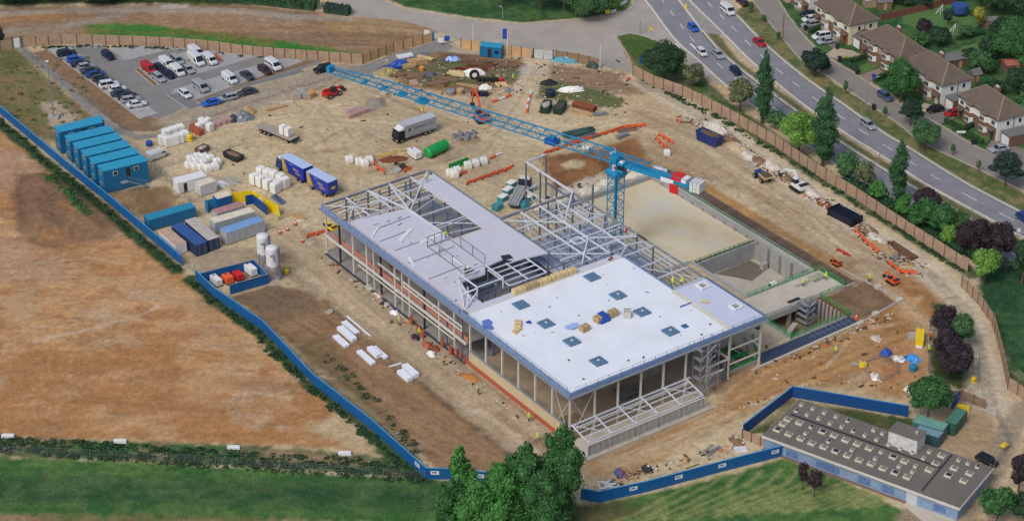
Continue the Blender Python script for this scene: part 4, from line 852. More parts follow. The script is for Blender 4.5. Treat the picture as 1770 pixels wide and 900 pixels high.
# jib: triangular lattice (two bottom chords, one top chord)
d = Vector((math.cos(ang), math.sin(ang), 0)); s = Vector((-d.y, d.x, 0)); Lj = (tip-cm).length
def jp(t, side, up): return d*t+s*side+Vector((0,0,HC-.4+up))
jb = MB(); jb.beam(jp(.5,1.05,0), jp(Lj,.85,0), .2).beam(jp(.5,-1.05,0), jp(Lj,-.85,0), .2).beam(jp(.5,0,2.3), jp(Lj-14,0,1.8), .24).beam(jp(Lj-14,0,1.8), jp(Lj,0,1.), .2)
jib = jb.build('jib', mCraneB, cr); t = .5; k = 0
while t < Lj-1:
    t2 = min(t+2.9, Lj); tu = (t+t2)/2; h = 2.3-.5*(tu/(Lj-14)) if tu < Lj-14 else 1.8-.8*(tu-Lj+14)/14; sw = 1.05-.2*tu/Lj
    bb = MB()
    for sd in (sw,-sw): bb.beam(jp(t,sd,0), jp(tu,0,h), .1).beam(jp(tu,0,h), jp(t2,sd,0), .1)
    bb.beam(jp(t,sw,0), jp(t,-sw,0), .1).beam(jp(t,sw if k % 2 else -sw,0), jp(t2,-sw if k % 2 else sw,0), .08)
    bb.build('lattice', mCraneB, jib); t = t2; k += 1
MB().cbox(*(d*Lj)[:2], HC-.6, .9, 1.7, 1.4, ang).build('jib_head', mCraneB, cr)
for q, l_ in ((52,1.4),(57.,.9),(62.,.8)): MB().cbox(*(d*(q))[:2], HC-.75, l_, 1.9, .35, ang).build('walkway_plate', mCraneB, cr)
tr = MB().cbox(*(d*47)[:2], HC-.95, 2.4, 1.8, .4, ang).build('trolley', mCraneB, cr); MB().beam((*(d*47)[:2],HC-1), (*(d*47)[:2],HC-2.2), .07).build('hoist_rope', mDark, tr); MB().cbox(*(d*47)[:2],HC-2.8,.5,.3,.6,ang).build('hook_block', mYel, tr)
mt = MB().cbox(*(d*15)[:2], HC-1.0, 2.6, 1.9, 1., ang).build('winch', M('bright_crane_blue',(20,70,150),.5), cr); MB().cbox(*(d*15.2-s*.3)[:2], HC+.02, 1.2, .8, .5, ang).build('winch_drum', mTurq, mt)
MB().cbox(*(d*7)[:2], HC+.3, 1.3, 1., .35, ang).build('cable_box', mWhite, cr)
cjl = (cj-cm).length
cjm = MB()
for sd in (.85,-.85): cjm.beam(d*-1+s*sd+Vector((0,0,HC-.5)), d*-cjl+s*sd+Vector((0,0,HC-.5)), .3, .7)
cjm.build('counter_jib', mCraneB, cr); MB().cbox(*(d*(-cjl/2-.5))[:2], HC-.45, cjl-1.5, 1.45, .1, ang).build('walkway', mCraneB, cr)
uf = MB()
for sd in (.75,-.75): uf.beam(d*3+s*sd*.3+Vector((0,0,HC+1.5)), d*-7+s*sd+Vector((0,0,HC+.9)), .18)
for q in (-1,-3,-5,-7): uf.beam(d*q+s*.75+Vector((0,0,HC+1.2)), d*q-s*.75+Vector((0,0,HC+1.2)), .14)
uf.build('tie_frame', mCraneB, cr)
hr = MB()
for sd in (.95,-.95):
    hr.beam(d*-2+s*sd+Vector((0,0,HC+.7)), d*-cjl+s*sd+Vector((0,0,HC+.7)), .06)
    for q in range(2, int(cjl), 2): hr.beam(d*-q+s*sd+Vector((0,0,HC-.4)), d*-q+s*sd+Vector((0,0,HC+.7)), .06)
hr.build('handrail', mCraneB, cr)
MB().cbox(*(d*(-cjl+5.2))[:2], HC-.3, 2.2, 1.9, 1.2, ang).build('winch_housing', mRed, cr)
MB().cbox(*(d*(-cjl+3.6))[:2], HC-.35, 1.2, 1.9, 1.0, ang).build('generator', mWhite, cr)
cw = MB()
for i in range(3): cw.cbox(*(d*(-cjl+.3+i*.75))[:2], HC-1.3, .65, 2.3, 2.0, ang)
cw.build('counterweight', M('pale_counterweight',(196,198,196),.7,0,.15,1.5), cr)
MB().cbox(*(d*(-cjl+5.3)+s*1.5)[:2], HC-2.6, 1.9, .12, 1.9, ang).build('red_banner', mRed, cr)
MB().cbox(*(d*(-cjl+7)+s*1.25)[:2], HC-.9, 2.8, .06, .9, ang).build('white_banner', mWhite, cr); MB().cbox(*(d*(-cjl+10)-s*1.2)[:2], HC-.1, 3., .06, .6, ang).build('white_banner', mWhite, cr)
# ================================================================ VEHICLES
PAINT = {'white':(206,208,210),'silver':(150,156,162),'blue':(30,60,130),'bright blue':(36,92,190),'navy':(24,34,60),'black':(22,24,30),'dark grey':(58,64,72),'red':(170,30,28),'maroon':(70,34,42),'grey blue':(70,90,120)}
def paint(c): return M('car_paint_'+c.replace(' ','_'), PAINT[c], .3, .15, .04, 2.)
SPEC = { # length, width, height, belt, hood_end, screen_top, roof_end, rear_base (fractions from rear=0 to front=1)
 'hatchback':(4.0,1.72,1.46,.92,.76,.60,.14,.04),'saloon':(4.6,1.78,1.44,.92,.74,.58,.28,.13),'estate':(4.6,1.78,1.5,.93,.74,.58,.10,.03),
 'people carrier':(4.6,1.85,1.75,1.02,.80,.66,.08,.02),'four by four':(4.6,1.9,1.8,1.08,.76,.64,.09,.03)}
def wheel(par, x, y, r=.32, w=.22):
    s = 1 if y > 0 else -1
    t = MB().cyl((x, y-w/2, r), (x, y+w/2, r), r, 12).build('wheel', mBlack, par, True); MB().cyl((x, y+s*w*.5, r), (x, y+s*(w*.5+.02), r), r*.6, 10).build('rim', mRim, t)
def carbody(kind, c):
    L_, Wd, H_, be, he, st, re, rb = SPEC[kind]; hw = Wd/2; t = T(kind.replace(' ','_') if kind != 'saloon' else 'saloon_car', 'x', 'car'); fx = lambda f: (f-.5)*L_
    def ring(x, w, z0, z1): return [(x,-w*.92,z0),(x,-w,z0+.18),(x,-w,z1-.16),(x,-w*.86,z1),(x,w*.86,z1),(x,w,z1-.16),(x,w,z0+.18),(x,w*.92,z0)]
    rg = [(0,.84,.38,be-.14),(.03,.95,.26,be-.02),(.14,1,.22,be),(.5,1,.2,be),(he-.02,1,.2,be-.02),(.9,.97,.22,be-.12),(.97,.9,.26,be-.24),(1,.78,.36,be-.34)]
    m = MB().loft([ring(fx(f), hw*w, a, b) for f, w, a, b in rg])
    rw = hw*.76; bw = hw*.9
    roof = [(fx(re),rw),(fx(st),rw)]
    m.loft([[(fx(re)-.05,-rw,H_-.09),(fx(re)-.05,rw,H_-.09),(fx(re)-.05,rw*.9,H_-.03),(fx(re)-.05,-rw*.9,H_-.03)],[(fx(re)+.2,-rw,H_-.06),(fx(re)+.2,rw,H_-.06),(fx(re)+.2,rw*.85,H_),(fx(re)+.2,-rw*.85,H_)],[(fx(st)-.2,-rw,H_-.06),(fx(st)-.2,rw,H_-.06),(fx(st)-.2,rw*.85,H_),(fx(st)-.2,-rw*.85,H_)],[(fx(st)+.05,-rw*.96,H_-.12),(fx(st)+.05,rw*.96,H_-.12),(fx(st)+.05,rw*.85,H_-.06),(fx(st)+.05,-rw*.85,H_-.06)]])
    for y in (-1, 1):
        m.beam((fx(rb+.02), y*bw, be-.03), (fx(re), y*rw, H_-.08), .09); m.beam((fx(he), y*bw, be-.03), (fx(st), y*rw, H_-.08), .08); xm = (fx(re)+fx(st))/2; m.beam((xm, y*bw*1.0, be), (xm, y*rw*1.02, H_-.08), .07)
    body = m.build('body', paint(c), t, True)
    for p in body.data.polygons: p.use_smooth = False
    MB().loft([[(fx(rb+.02),-bw,be-.02),(fx(he),-bw,be-.02),(fx(he),bw,be-.02),(fx(rb+.02),bw,be-.02)],[(fx(re),-rw,H_-.08),(fx(st),-rw,H_-.08),(fx(st),rw,H_-.08),(fx(re),rw,H_-.08)]]).build('window', mGlass, t)
    for x in (fx(.19), fx(.82)):
        for y in (-hw+.1, hw-.1): wheel(t, x, y)
    for y in (-hw*.66, hw*.66):
        MB().cbox(L_/2-.1, y, be-.48, .16, .32, .14).build('headlight', mLamp, t); MB().cbox(-L_/2+.05, y*1.1, be-.34, .1, .22, .2).build('tail_light', mTail, t)
    for y in (-hw-.06, hw+.06): MB().cbox(fx(he)-.25, y, be-.05, .14, .18, .13).build('mirror', paint(c), t)
    return t
def vanbody(c, L_=4.9, Wd=1.9, H_=1.95, glazed=False):
    hw = Wd/2; t = T('van', 'x', 'van')
    def ring(x, w, z0, z1, top=.82): return [(x,-w*.94,z0),(x,-w,z0+.2),(x,-w,z1-.3),(x,-w*top,z1),(x,w*top,z1),(x,w,z1-.3),(x,w,z0+.2),(x,w*.94,z0)]
    f = lambda k: (k-.5)*L_
    m = MB().loft([ring(f(0),hw*.93,.35,H_-.1),ring(f(.02),hw,.28,H_-.02),ring(f(.4),hw,.25,H_),ring(f(.70),hw,.25,H_-.03),ring(f(.735),hw,.25,H_-.2),ring(f(.86),hw*.99,.25,1.14,.86),ring(f(.96),hw*.93,.28,.98,.86),ring(f(1),hw*.8,.38,.8,.86)]); m.build('body', paint(c), t)
    xs, xe = f(.735), f(.86)
    MB().add([(xs+.02,-hw*.78,H_-.2),(xe+.03,-hw*.84,1.18),(xe+.03,hw*.84,1.18),(xs+.02,hw*.78,H_-.2),(xs-.1,-hw*.78,H_-.3),(xe-.1,-hw*.84,1.1),(xe-.1,hw*.84,1.1),(xs-.1,hw*.78,H_-.3)], [(0,1,2,3),(4,7,6,5),(0,3,7,4),(1,5,6,2),(0,4,5,1),(2,6,7,3)]).build('windscreen', mGlass, t)
    for y in (-1, 1):
        y0 = y*(hw+.005); MB().hexa([(f(.62),y0-.02,1.16),(f(.80),y0-.02,1.16),(f(.80),y0+.02,1.16),(f(.62),y0+.02,1.16),(f(.62),y*(hw-.03)-.02,H_-.32),(f(.72),y*(hw-.03)-.02,H_-.32),(f(.72),y*(hw-.03)+.02,H_-.32),(f(.62),y*(hw-.03)+.02,H_-.32)]).build('side_window', mGlass, t)
        if glazed:
            for a, b in ((.06,.30),(.33,.59)): MB().hexa([(f(a),y0-.02,1.16),(f(b),y0-.02,1.16),(f(b),y0+.02,1.16),(f(a),y0+.02,1.16),(f(a),y*(hw-.03)-.02,H_-.32),(f(b),y*(hw-.03)-.02,H_-.32),(f(b),y*(hw-.03)+.02,H_-.32),(f(a),y*(hw-.03)+.02,H_-.32)]).build('side_window', mGlass, t)
        MB().cbox(L_/2-.12, y*hw*.66, .66, .2, .26, .2).build('headlight', mLamp, t); MB().cbox(-L_/2+.04, y*hw*.84, .8, .1, .16, .45).build('tail_light', mTail, t)
        MB().cbox(f(.77), y*(hw+.1), 1.15, .12, .2, .26).build('mirror', mDark, t)
        for x in (f(.18), f(.84)): wheel(t, x, y*(hw-.1), .34)
    return t
KW = {'hatchback':'hatchback','saloon':'saloon car','estate':'estate car','people carrier':'people carrier','four by four':'off-road car'}
def car(kind, c, px, py, rz, label, group=None, z=.65):
    zz = 0; p = GX(px, py, z if kind not in ('van','big van','minibus') else .95)
    fn = {'van':lambda: vanbody(c), 'big van':lambda: vanbody(c, 5.7, 2.0, 2.45), 'minibus':lambda: vanbody(c, 5.0, 1.95, 2.05, True)}.get(kind, lambda: carbody(kind, c))
    p.z = .035; return spawn(('car', kind, c), fn, label, p, rz, group)
hA = head((218,187),(253,181)) ; hB = head((300,118),(320,133)); hC = head((372,178),(345,184)) 
g1 = 'cars parked in the long diagonal row of the car park'
row = [('estate','navy',114.7,91,'navy estate car'),('hatchback','bright blue',129.5,102,'bright blue hatchback'),('saloon','navy',139,109.5,'navy saloon'),('hatchback','silver',148.5,114.5,'silver hatchback'),('saloon','dark grey',156,121.5,'dark grey saloon'),('saloon','blue',165,128,'blue saloon'),('hatchback','dark grey',173.5,134.5,'dark grey hatchback'),('hatchback','navy',181,140,'navy hatchback'),('four by four','white',188.5,146.5,'white off-road car'),('hatchback','white',203.5,153.3,'white hatchback'),('saloon','dark grey',208.5,160,'dark grey saloon'),('saloon','navy',220,165.5,'navy saloon'),('estate','silver',226.5,171.5,'silver estate car'),('saloon','white',236,179.5,'white saloon')]
for i, (k, c, x, y, nm) in enumerate(row):
    car(k, c, x, y, hA, '%s, %s from the top of the long diagonal row' % (nm, ORD[i]) if i < 13 else 'white saloon at the near end of the long diagonal row', g1)
g2 = 'vehicles parked in the middle block of the car park'
for k, c, x, y, lb in (('van','red',257,117,'red van at the left corner of the middle parking block'),('estate','silver',274.5,134,'silver estate car nearest the left kerb of the middle block'),('hatchback','navy',275.5,117.5,'navy hatchback right behind the red van'),('saloon','navy',291.5,128,'navy saloon between the silver estate and white van'),
    ('van','white',288,108.5,'white van behind the navy saloon in the middle block'),('van','white',306.7,121.5,'white van in the front row between navy saloon and silver car'),('people carrier','silver',306,104.5,'silver people carrier in the back row of the middle block'),('saloon','silver',325,119.5,'silver saloon in the front row of the middle block'),
    ('big van','white',339.5,103,'tall white van at the right of the middle parking block'),('van','white',338.5,89,'white van parked behind the tall white van'),('van','white',362.5,102,'white van next to the orange barriers by the gravel')): car(k, c, x, y, hB, lb, g2)
g3 = 'vehicles in the lower bays of the car park'
for k, c, x, y, lb in (('hatchback','white',320,162,'small white hatchback alone at the left end of the lower bays'),('minibus','silver',347,149,'silver minibus in the lower bays'),('van','white',397.3,134.5,'white panel van in the middle of the lower bays'),('saloon','dark grey',427,130,'dark grey saloon right of the white panel van'),('estate','maroon',457.5,121,'dark maroon estate car beside the white minibus'),('minibus','white',472.5,111.5,'white minibus at the right end of the lower bays')): car(k, c, x, y, hB, lb, g3)
for k, c, x, y, r, lb in (('estate','navy',186.5,95.5,hB,'dark navy estate car standing alone between the parking rows'),('saloon','bright blue',365,177,hC,'bright blue saloon, nearest of three cars along the bed'),('estate','silver',393.5,168.5,hC,'silver estate car parked between blue and dark cars along the bed'),('saloon','dark grey',427,158.5,hC,'dark grey saloon, last of three cars along the planting bed'),('four by four','black',558.5,119.5,hC,'black off-road car by the tip of the crane jib'),
    ('van','white',272,266,head((258,274),(288,262)),'white van parked between the blue cabins and the wrapped packs'),('hatchback','black',1706,794,head((1690,785),(1720,800)),'black hatchback beside the fence of the low grey building')): car(k, c, x, y, r, lb)
gr = 'traffic on the dual carriageway'
hr1 = head((1190,60),(1225,95)); hr2 = head((1280,60),(1330,100)); hr3 = head((1460,200),(1540,258))
for k, c, x, y, r, lb in (('hatchback','bright blue',1198,47.5,hr1,'bright blue hatchback alone on the left carriageway'),('hatchback','white',1213,90,hr1,'white hatchback driving beside the silver saloon'),('saloon','silver',1241,93.5,hr1,'silver saloon driving beside the white hatchback'),('hatchback','navy',1271.5,122,hr1,'navy hatchback ahead of the silver saloon on the dual carriageway'),
    ('minibus','white',1258,16.5,hr2,'white minibus on the right carriageway near the top'),('saloon','red',1312.5,72.5,hr2,'red saloon on the right carriageway by the verge'),('estate','silver',1500.5,215,hr3,'silver estate car on the right carriageway below the small trees'),('hatchback','blue',1770,376,hr3,'blue hatchback at the right edge of the dual carriageway')): car(k, c, x, y, r, lb, gr)
hs = head((1399,32),(1372,36))
for k, c, x, y, r, lb in (('estate','maroon',1283,3.5,hr2+math.pi,'maroon estate car at the top edge of the service road'),('saloon','navy',1399,23.5,hs,'navy saloon, furthest of three cars on the top drive'),('hatchback','white',1400,32.5,hs,'white hatchback, middle of three cars on the top drive'),('estate','silver',1401,42,hs,'silver estate, nearest of three cars on the top drive'),
    ('people carrier','white',1420,62.5,hs,'white people carrier behind a silver saloon on the second drive'),('saloon','silver',1428,71,hs,'silver saloon in front of the white people carrier'),('estate','grey blue',1530,166,head((1510,155),(1545,178)),'grey blue estate car parked on the service road under the tree'),('hatchback','black',1617,188.5,hs,'black hatchback on the drive of the third house'),
    ('hatchback','red',1647,195,hs,'red hatchback beside the garages of the third house'),('saloon','silver',1727,256.5,hs,'silver saloon on the drive of the fourth house')): car(k, c, x, y, r, lb)
# ---- lorries
def cabunit(t, x, c, W_=2.4, H_=2.9):
    hw = W_/2
    def ring(xx, z0, z1, k=1): return [(xx,-hw*k,z0),(xx,-hw*k,z1-.15),(xx,-hw*k*.9,z1),(xx,hw*k*.9,z1),(xx,hw*k,z1-.15),(xx,hw*k,z0)]
    cb_ = MB().loft([ring(x-1.9,.8,H_),ring(x-.5,.7,H_),ring(x-.15,.5,1.7),ring(x,.45,1.4,.96)]).build('cab', paint(c) if isinstance(c, str) else c, t)
    MB().hexa([(x-.5,-hw*.86,H_-.32),(x-.12,-hw*.9,1.72),(x-.12,hw*.9,1.72),(x-.5,hw*.86,H_-.32),(x-.42,-hw*.86,H_-.28),(x-.05,-hw*.9,1.76),(x-.05,hw*.9,1.76),(x-.42,hw*.86,H_-.28)]).build('windscreen', mGlass, cb_)
    for y in (-1, 1): MB().cbox(x-.9, y*hw, 1.65, .8, .04, .75).build('side_window', mGlass, cb_); MB().cbox(x+.01, y*hw*.72, .75, .06, .4, .24).build('headlight', mLamp, cb_)
    MB().cbox(x+.02, 0, .95, .05, 1.5, .5).build('grille', mDark, cb_)
    MB().loft([ring(x-1.9,H_+.02,H_+.75,.94),ring(x-1.5,H_+.02,H_+.7,.9),ring(x-.6,H_+.02,H_+.2,.8)]).build('roof_fairing', mWhite, cb_)
def lwheels(t, xs, W_=2.5):
    for x in xs:
        for y in (-W_/2+.2, W_/2-.2): wheel(t, x, y, .48, .34)
def strokes(x0, x1, z, h, n, mat, par, y=1.262):
    m = MB(); rr = random.Random(int(z*100)+n)
    for i in range(n):
        x = x1-(x1-x0)*(i+.5)/n; w_ = (x1-x0)/n
        m.box(x-w_*.38,x-w_*.2,y,y+.012,z-h/2,z+h/2)
        for q in (-.5,0,.5):
            if rr.random() < .6: m.box(x-w_*.19,x+w_*.3,y,y+.012,z+q*h*.85-.05,z+q*h*.85+.05)
    m.build('marking', mat, par)
hl = head((679,250),(757,224)); lp = G(716,236); lt = T('box_lorry', 'dark cabbed grey box lorry standing in the middle of the yard', 'lorry', lp, hl+math.pi)
MB().box(-5.2,3.1,-1.25,1.25,1.0,3.8).build('box', M('lorry_box_grey',(160,158,164),.5,0,.06,.6), lt); MB().box(-5.22,3.12,-1.27,1.27,3.8,3.86).build('box_roof', M('lorry_roof',(176,178,186),.5,0,.06,.6), lt); cabunit(lt, 5.2, 'black'); MB().box(-5.1,3.4,-.9,.9,.6,.98).build('chassis', mDark, lt); lwheels(lt, (-3.4,-2.2,4.0))
strokes(-2.6,.9,2.75,.5,9,mDark,lt); strokes(-4.3,-3.1,2.7,.8,6,M('faint_grey',(126,126,136)),lt); strokes(-4,2.4,1.3,.22,18,M('faint_grey',(126,126,136)),lt); MB().cbox(2.0,1.262,2.5,.5,.02,.5).cbox(2.2,1.262,2.2,.25,.02,.35).build('emblem', mDark, lt)
hb = head((480,296),(580,336)); 
def boxtrailer(name, label, a, b, L_, cab=None, group=None):
    A, B = G(*a, 3.8), G(*b, 3.8); hd_ = math.atan2(B.y-A.y, B.x-A.x); L_ = (B-A).length; p = (A+B)/2+Vector((-math.sin(hd_), math.cos(hd_), 0))*1.25; p.z = 0; t = T(name, label, 'lorry' if cab else 'trailer', p, hd_+math.pi, group); x0, x1 = -L_/2, L_/2
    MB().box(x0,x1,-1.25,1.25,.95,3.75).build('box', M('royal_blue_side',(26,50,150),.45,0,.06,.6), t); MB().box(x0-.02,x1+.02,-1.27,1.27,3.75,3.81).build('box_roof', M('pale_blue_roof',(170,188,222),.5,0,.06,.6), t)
    MB().hexa([(x1-.3,1.262,.95),(x1-2.2,1.262,.95),(x1-2.2,1.27,.95),(x1-.3,1.27,.95),(x1-.02,1.262,3.7),(x1-.9,1.262,3.7),(x1-.9,1.27,3.7),(x1-.02,1.27,3.7)]).build('gold_flash', M('gold_stripe',(176,146,70),.5), t)
    MB().box(x0+.3,x1-.2,-.9,.9,.6,.93).build('chassis', mDark, t); lwheels(t, (x0+1.2,x0+2.4,x1-1.4) if not cab else (x0+1.2,x0+2.4,x1+1.2))
    if cab: cabunit(t, x1+2.3, cab)
    gm2 = M('gold_letter',(200,176,96),.5)
    strokes(x0+1.8,x0+3.6,2.5,.5,6,gm2,t); strokes(x0+1.,x0+2.9,1.75,.45,6,gm2,t); strokes(x0+3.5,x0+4.6,3.2,.3,5,M('pale_letter',(150,170,210),.5),t); MB().box(x0-.03,x0-.005,-.6,.5,1.9,2.5).build('marking', gm2, t)
    return t
boxtrailer('box_lorry', 'royal blue box lorry with gold flash coupled ahead of the trailer', (486,271),(524,292), 6.6, 'blue')
boxtrailer('box_trailer', 'royal blue box trailer with gold flash at the rear of the blue lorry', (529,296),(567,316), 6.2)
ft = T('flatbed_trailer', 'long flatbed trailer with two tall white packs on its rear end', 'trailer', G(479,236), head((440,218),(518,250)))
MB().box(-5.6,5.6,-1.2,1.2,1.1,1.3).build('deck', M('grey_deck_boards',(150,142,130),.9,0,.12,1.,stretch=(1,8,1)), ft); MB().box(-5.4,5.4,-.5,.5,.7,1.08).build('chassis', mDark, ft); lwheels(ft, (-3.8,-2.6,-1.4)); MB().box(5.61,5.75,-1.2,1.2,.8,1.4).build('rear_bar', mNavy, ft); MB().box(4.2,4.4,-1.,1.,0,1.05).build('landing_leg', mDark, ft)
for i, (dx, lb) in enumerate(((2.0,'left'),(3.6,'right'))):
    p = ft.matrix_basis @ Vector((dx,0,1.31)); wrap = T('wrapped_pack', lb+' one of two tall white packs on the flatbed trailer', 'wrapped pack', p, ft.rotation_euler.z); MB().cbox(0,0,.12,1.2,1.3,1.9).build('pack', mWrap, wrap); MB().cbox(0,0,0,1.2,1.2,.11).build('pallet', mWoodD, wrap)
fl = T('flatbed_lorry', 'flatbed lorry with dark blue cab delivering grey planks beside the right wing', 'lorry', G(898,345), head((880,362),(912,312)))
MB().box(-4.8,3.,-1.25,1.25,1.1,1.3).build('bed', mGalv, fl); MB().box(-4.6,3.3,-.8,.8,.6,1.08).build('chassis', mDark, fl); cabunit(fl, 5.4, 'navy'); MB().cbox(2.9,0,1.31,.5,2.2,1.9).build('loader_crane', mNavy, fl); lwheels(fl, (-3.2,-2.0,4.2))
pk_ = T('plank_load', 'grey hollow core planks stacked on the flatbed lorry', 'plank load', fl.matrix_basis@Vector((-1.,0,1.31)), fl.rotation_euler.z); m = MB()
for i in range(2):
    for j in range(2): m.cbox(-1.6+i*3.5, -.62+j*1.24, 0, 3.3, 1.15, .4+.3*i)
m.build('plank', M('grey_plank',(150,152,156),.8,0,.12,.8,stretch=(1,6,1)), pk_); m = MB()
for i in range(2):
    for j in range(2): m.cbox(-1.6+i*3.5, -.62+j*1.24, .41+.3*i, 3.3, .1, .05)
m.build('plank_rib', mDark, pk_)
# ---- plant
def tele():
    t = T('telehandler', 'red telehandler standing alone below the lower bays of the car park', 'telehandler', G(574,166), head((558,172),(590,160)))
    MB().loft([[(-2.2,-1,.6),(2,-1,.6),(2,1,.6),(-2.2,1,.6)],[(-2.2,-1,1.4),(1.6,-1,1.2),(1.6,1,1.2),(-2.2,1,1.4)]]).build('chassis', mRed, t); MB().cbox(-.1,-.6,1.3,1.3,.8,1.2).build('cab', mDark, t); MB().beam((-2.2,.3,1.9),(2.9,.3,1.3),.45,.45).build('boom', mRed, t); MB().cbox(3.1,.3,.5,.2,1.5,1.).cbox(3.6,.3,.45,1.,1.,.1).build('forks', mDark, t)
    for x in (-1.4,1.4):
        for y in (-1.1,1.1): wheel(t, x, y, .6, .4)
tele()
def digger(name, label, p, rz, c, boom, s=1., tracks_=True):
    t = T(name, label, 'excavator', p, rz); t.scale = (s,)*3
    for y in (-1.05,1.05): MB().loft([[(-1.9,y-.28,.3),(-1.5,y-.28,0),(1.5,y-.28,0),(1.9,y-.28,.3),(1.5,y-.28,.8),(-1.5,y-.28,.8)],[(-1.9,y+.28,.3),(-1.5,y+.28,0),(1.5,y+.28,0),(1.9,y+.28,.3),(1.5,y+.28,.8),(-1.5,y+.28,.8)]]).build('track', mBlack, t)
    b = MB().loft([[(-2.2,-1.2,.95),(1.3,-1.2,.95),(1.3,1.2,.95),(-2.2,1.2,.95)],[(-2.1,-1.2,1.9),(1.2,-1.2,1.7),(1.2,1.2,1.7),(-2.1,1.2,1.9)]]).build('engine_housing', c, t)
    MB().cbox(-1.7,0,1.9,.9,2.2,.25).build('counterweight', mDark, b)
    MB().loft([[(-.2,.2,1.7),(1.4,.2,1.7),(1.4,1.15,1.7),(-.2,1.15,1.7)],[(-.1,.25,2.8),(1.0,.25,2.8),(1.0,1.1,2.8),(-.1,1.1,2.8)]]).build('cab', mGlass, t); MB().cbox(.45,.67,2.8,1.2,.95,.08).build('cab_roof', c, t)
    m = MB(); 
    for i in range(len(boom)-1): m.beam((boom[i][0],-.3,boom[i][1]), (boom[i+1][0],-.3,boom[i+1][1]), .36 if i < 2 else .28, .5 if i < 2 else .36)
    m.build('boom', c, t); e = boom[-1]
    MB().loft([[(e[0]-.4,-.8,e[1]+.1),(e[0]+.3,-.8,e[1]+.1),(e[0]+.3,.2,e[1]+.1),(e[0]-.4,.2,e[1]+.1)],[(e[0]-.6,-.75,e[1]-.6),(e[0],-.75,e[1]-.7),(e[0],.15,e[1]-.7),(e[0]-.6,.15,e[1]-.6)]]).build('bucket', mDark, t); return t
digger('excavator', 'orange tracked excavator with raised boom behind the crane jib', G(832,209), head((832,209),(806,180)), mOrM, [(.8,1.6),(2.6,4.6),(5.2,5.6),(6.4,1.4)])
digger('excavator', 'white tracked excavator reaching left along the rubble line by the haul road', GG(1380,328), head((1388,332),(1336,298)), mWhite, [(.8,1.5),(2.2,3.6),(5.4,2.6),(6.8,1.)], .95)
digger('mini_excavator', 'small dark mini excavator by the mud patch near the orange mesh', GG(1542,489), head((1545,492),(1520,476)), mOrM, [(.8,1.3),(2.2,2.8),(3.9,1.8),(4.3,.8)], .62)
digger('mini_excavator', 'small yellow mini excavator beside the far left corner of the open frame', G(573,398), head((578,402),(558,390)), mYel, [(.8,1.3),(2.2,2.8),(3.9,1.8),(4.3,.8)], .6)
dm = T('site_dumper', 'pale skipped site dumper with blue seat end standing by the rubble line', 'dumper', GG(1318,311), head((1305,300),(1328,318)))
MB().loft([[(.2,-.8,.9),(1.9,-.8,.9),(1.9,.8,.9),(.2,.8,.9)],[(-.1,-1.15,1.8),(2.6,-1.15,1.6),(2.6,1.15,1.6),(-.1,1.15,1.8)]]).build('skip', M('cream_paint',(196,180,140),.6,0,.2,2.), dm); MB().cbox(1.2,0,1.66,2.2,1.9,.3).build('load', mSoil, dm); MB().cbox(-1.3,0,.7,1.8,1.4,.8).build('engine', M('blue_paint_plant',(40,60,120),.5), dm); MB().beam((-.6,-.6,1.4),(-.6,-.6,2.5),.08).beam((-.6,.6,1.4),(-.6,.6,2.5),.08).beam((-.6,-.6,2.5),(-.6,.6,2.5),.08).build('roll_bar', mDark, dm)
for x in (-1.5,1.1):
    for y in (-1.,1.): wheel(dm, x, y, .55, .45)
# ================================================================ CONTAINERS, CABINS, TANKS, SKIPS
mContB = ribbed('container_blue', (52, 88, 152), .28, 'X', .6, .5, .12); mContN = ribbed('container_navy', (40, 58, 92), .28, 'X', .6, .5, .12)
mContW = ribbed('container_white_rust', (186, 178, 172), .28, 'X', .6, .6, .2); mContG = ribbed('container_grey', (166, 172, 178), .28, 'X', .6, .6, .1)
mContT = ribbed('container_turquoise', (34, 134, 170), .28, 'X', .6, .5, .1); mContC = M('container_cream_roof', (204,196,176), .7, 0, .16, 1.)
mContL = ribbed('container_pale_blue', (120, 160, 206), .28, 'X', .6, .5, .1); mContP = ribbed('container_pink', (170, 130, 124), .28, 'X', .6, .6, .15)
def corrugated(m, L_, W_, H_, z=0.):
    n = int(L_/.35); 
    for s in (-1, 1):
        for i in range(n):
            x = -L_/2+.1+i*(L_-.2)/n; m.box(x, x+(L_-.2)/n*.5, s*W_/2-.02, s*W_/2+.02, z+.15, z+H_-.12)
def container(name, label, cat, p, rz, L_, W_, H_, wall, roof, group=None, doors=True):
    t = T(name, label, cat, p, rz, group)
    m = MB().box(-L_/2,L_/2,-W_/2,W_/2,.12,H_-.02); corrugated(m, L_, W_, H_); m.build('wall', wall, t)
    r = MB().box(-L_/2-.02,L_/2+.02,-W_/2-.03,W_/2+.03,H_-.02,H_+.03); k = int(L_/.9)
    for i in range(k): r.box(-L_/2+.25+i*.9, -L_/2+.6+i*.9, -W_/2+.15, W_/2-.15, H_+.03, H_+.06)
    r.build('roof', roof, t); MB().box(-L_/2,L_/2,-W_/2,W_/2,0,.11).build('base_frame', mDark, t)
    if doors:
        for s in (-1, 1): d = MB().cbox(L_/2+.02, s*W_/4, .2, .05, W_/2-.08, H_-.4).build('door', wall, t); MB().beam((L_/2+.06,s*W_/4,.3),(L_/2+.06,s*W_/4,H_-.3),.05).build('locking_bar', mGalv, d)
    return t
def byroof(a, b, W_, H_, side=1):   # roof edge a->b seen in the photo, body lies to the 'side' (left=+1)
    A, B = G(*a, H_), G(*b, H_); d = (B-A); L_ = d.length; d.normalize(); n = Vector((-d.y, d.x, 0))*side; c = (A+B)/2+n*W_/2; c.z = 0; return c, math.atan2(d.y, d.x), L_
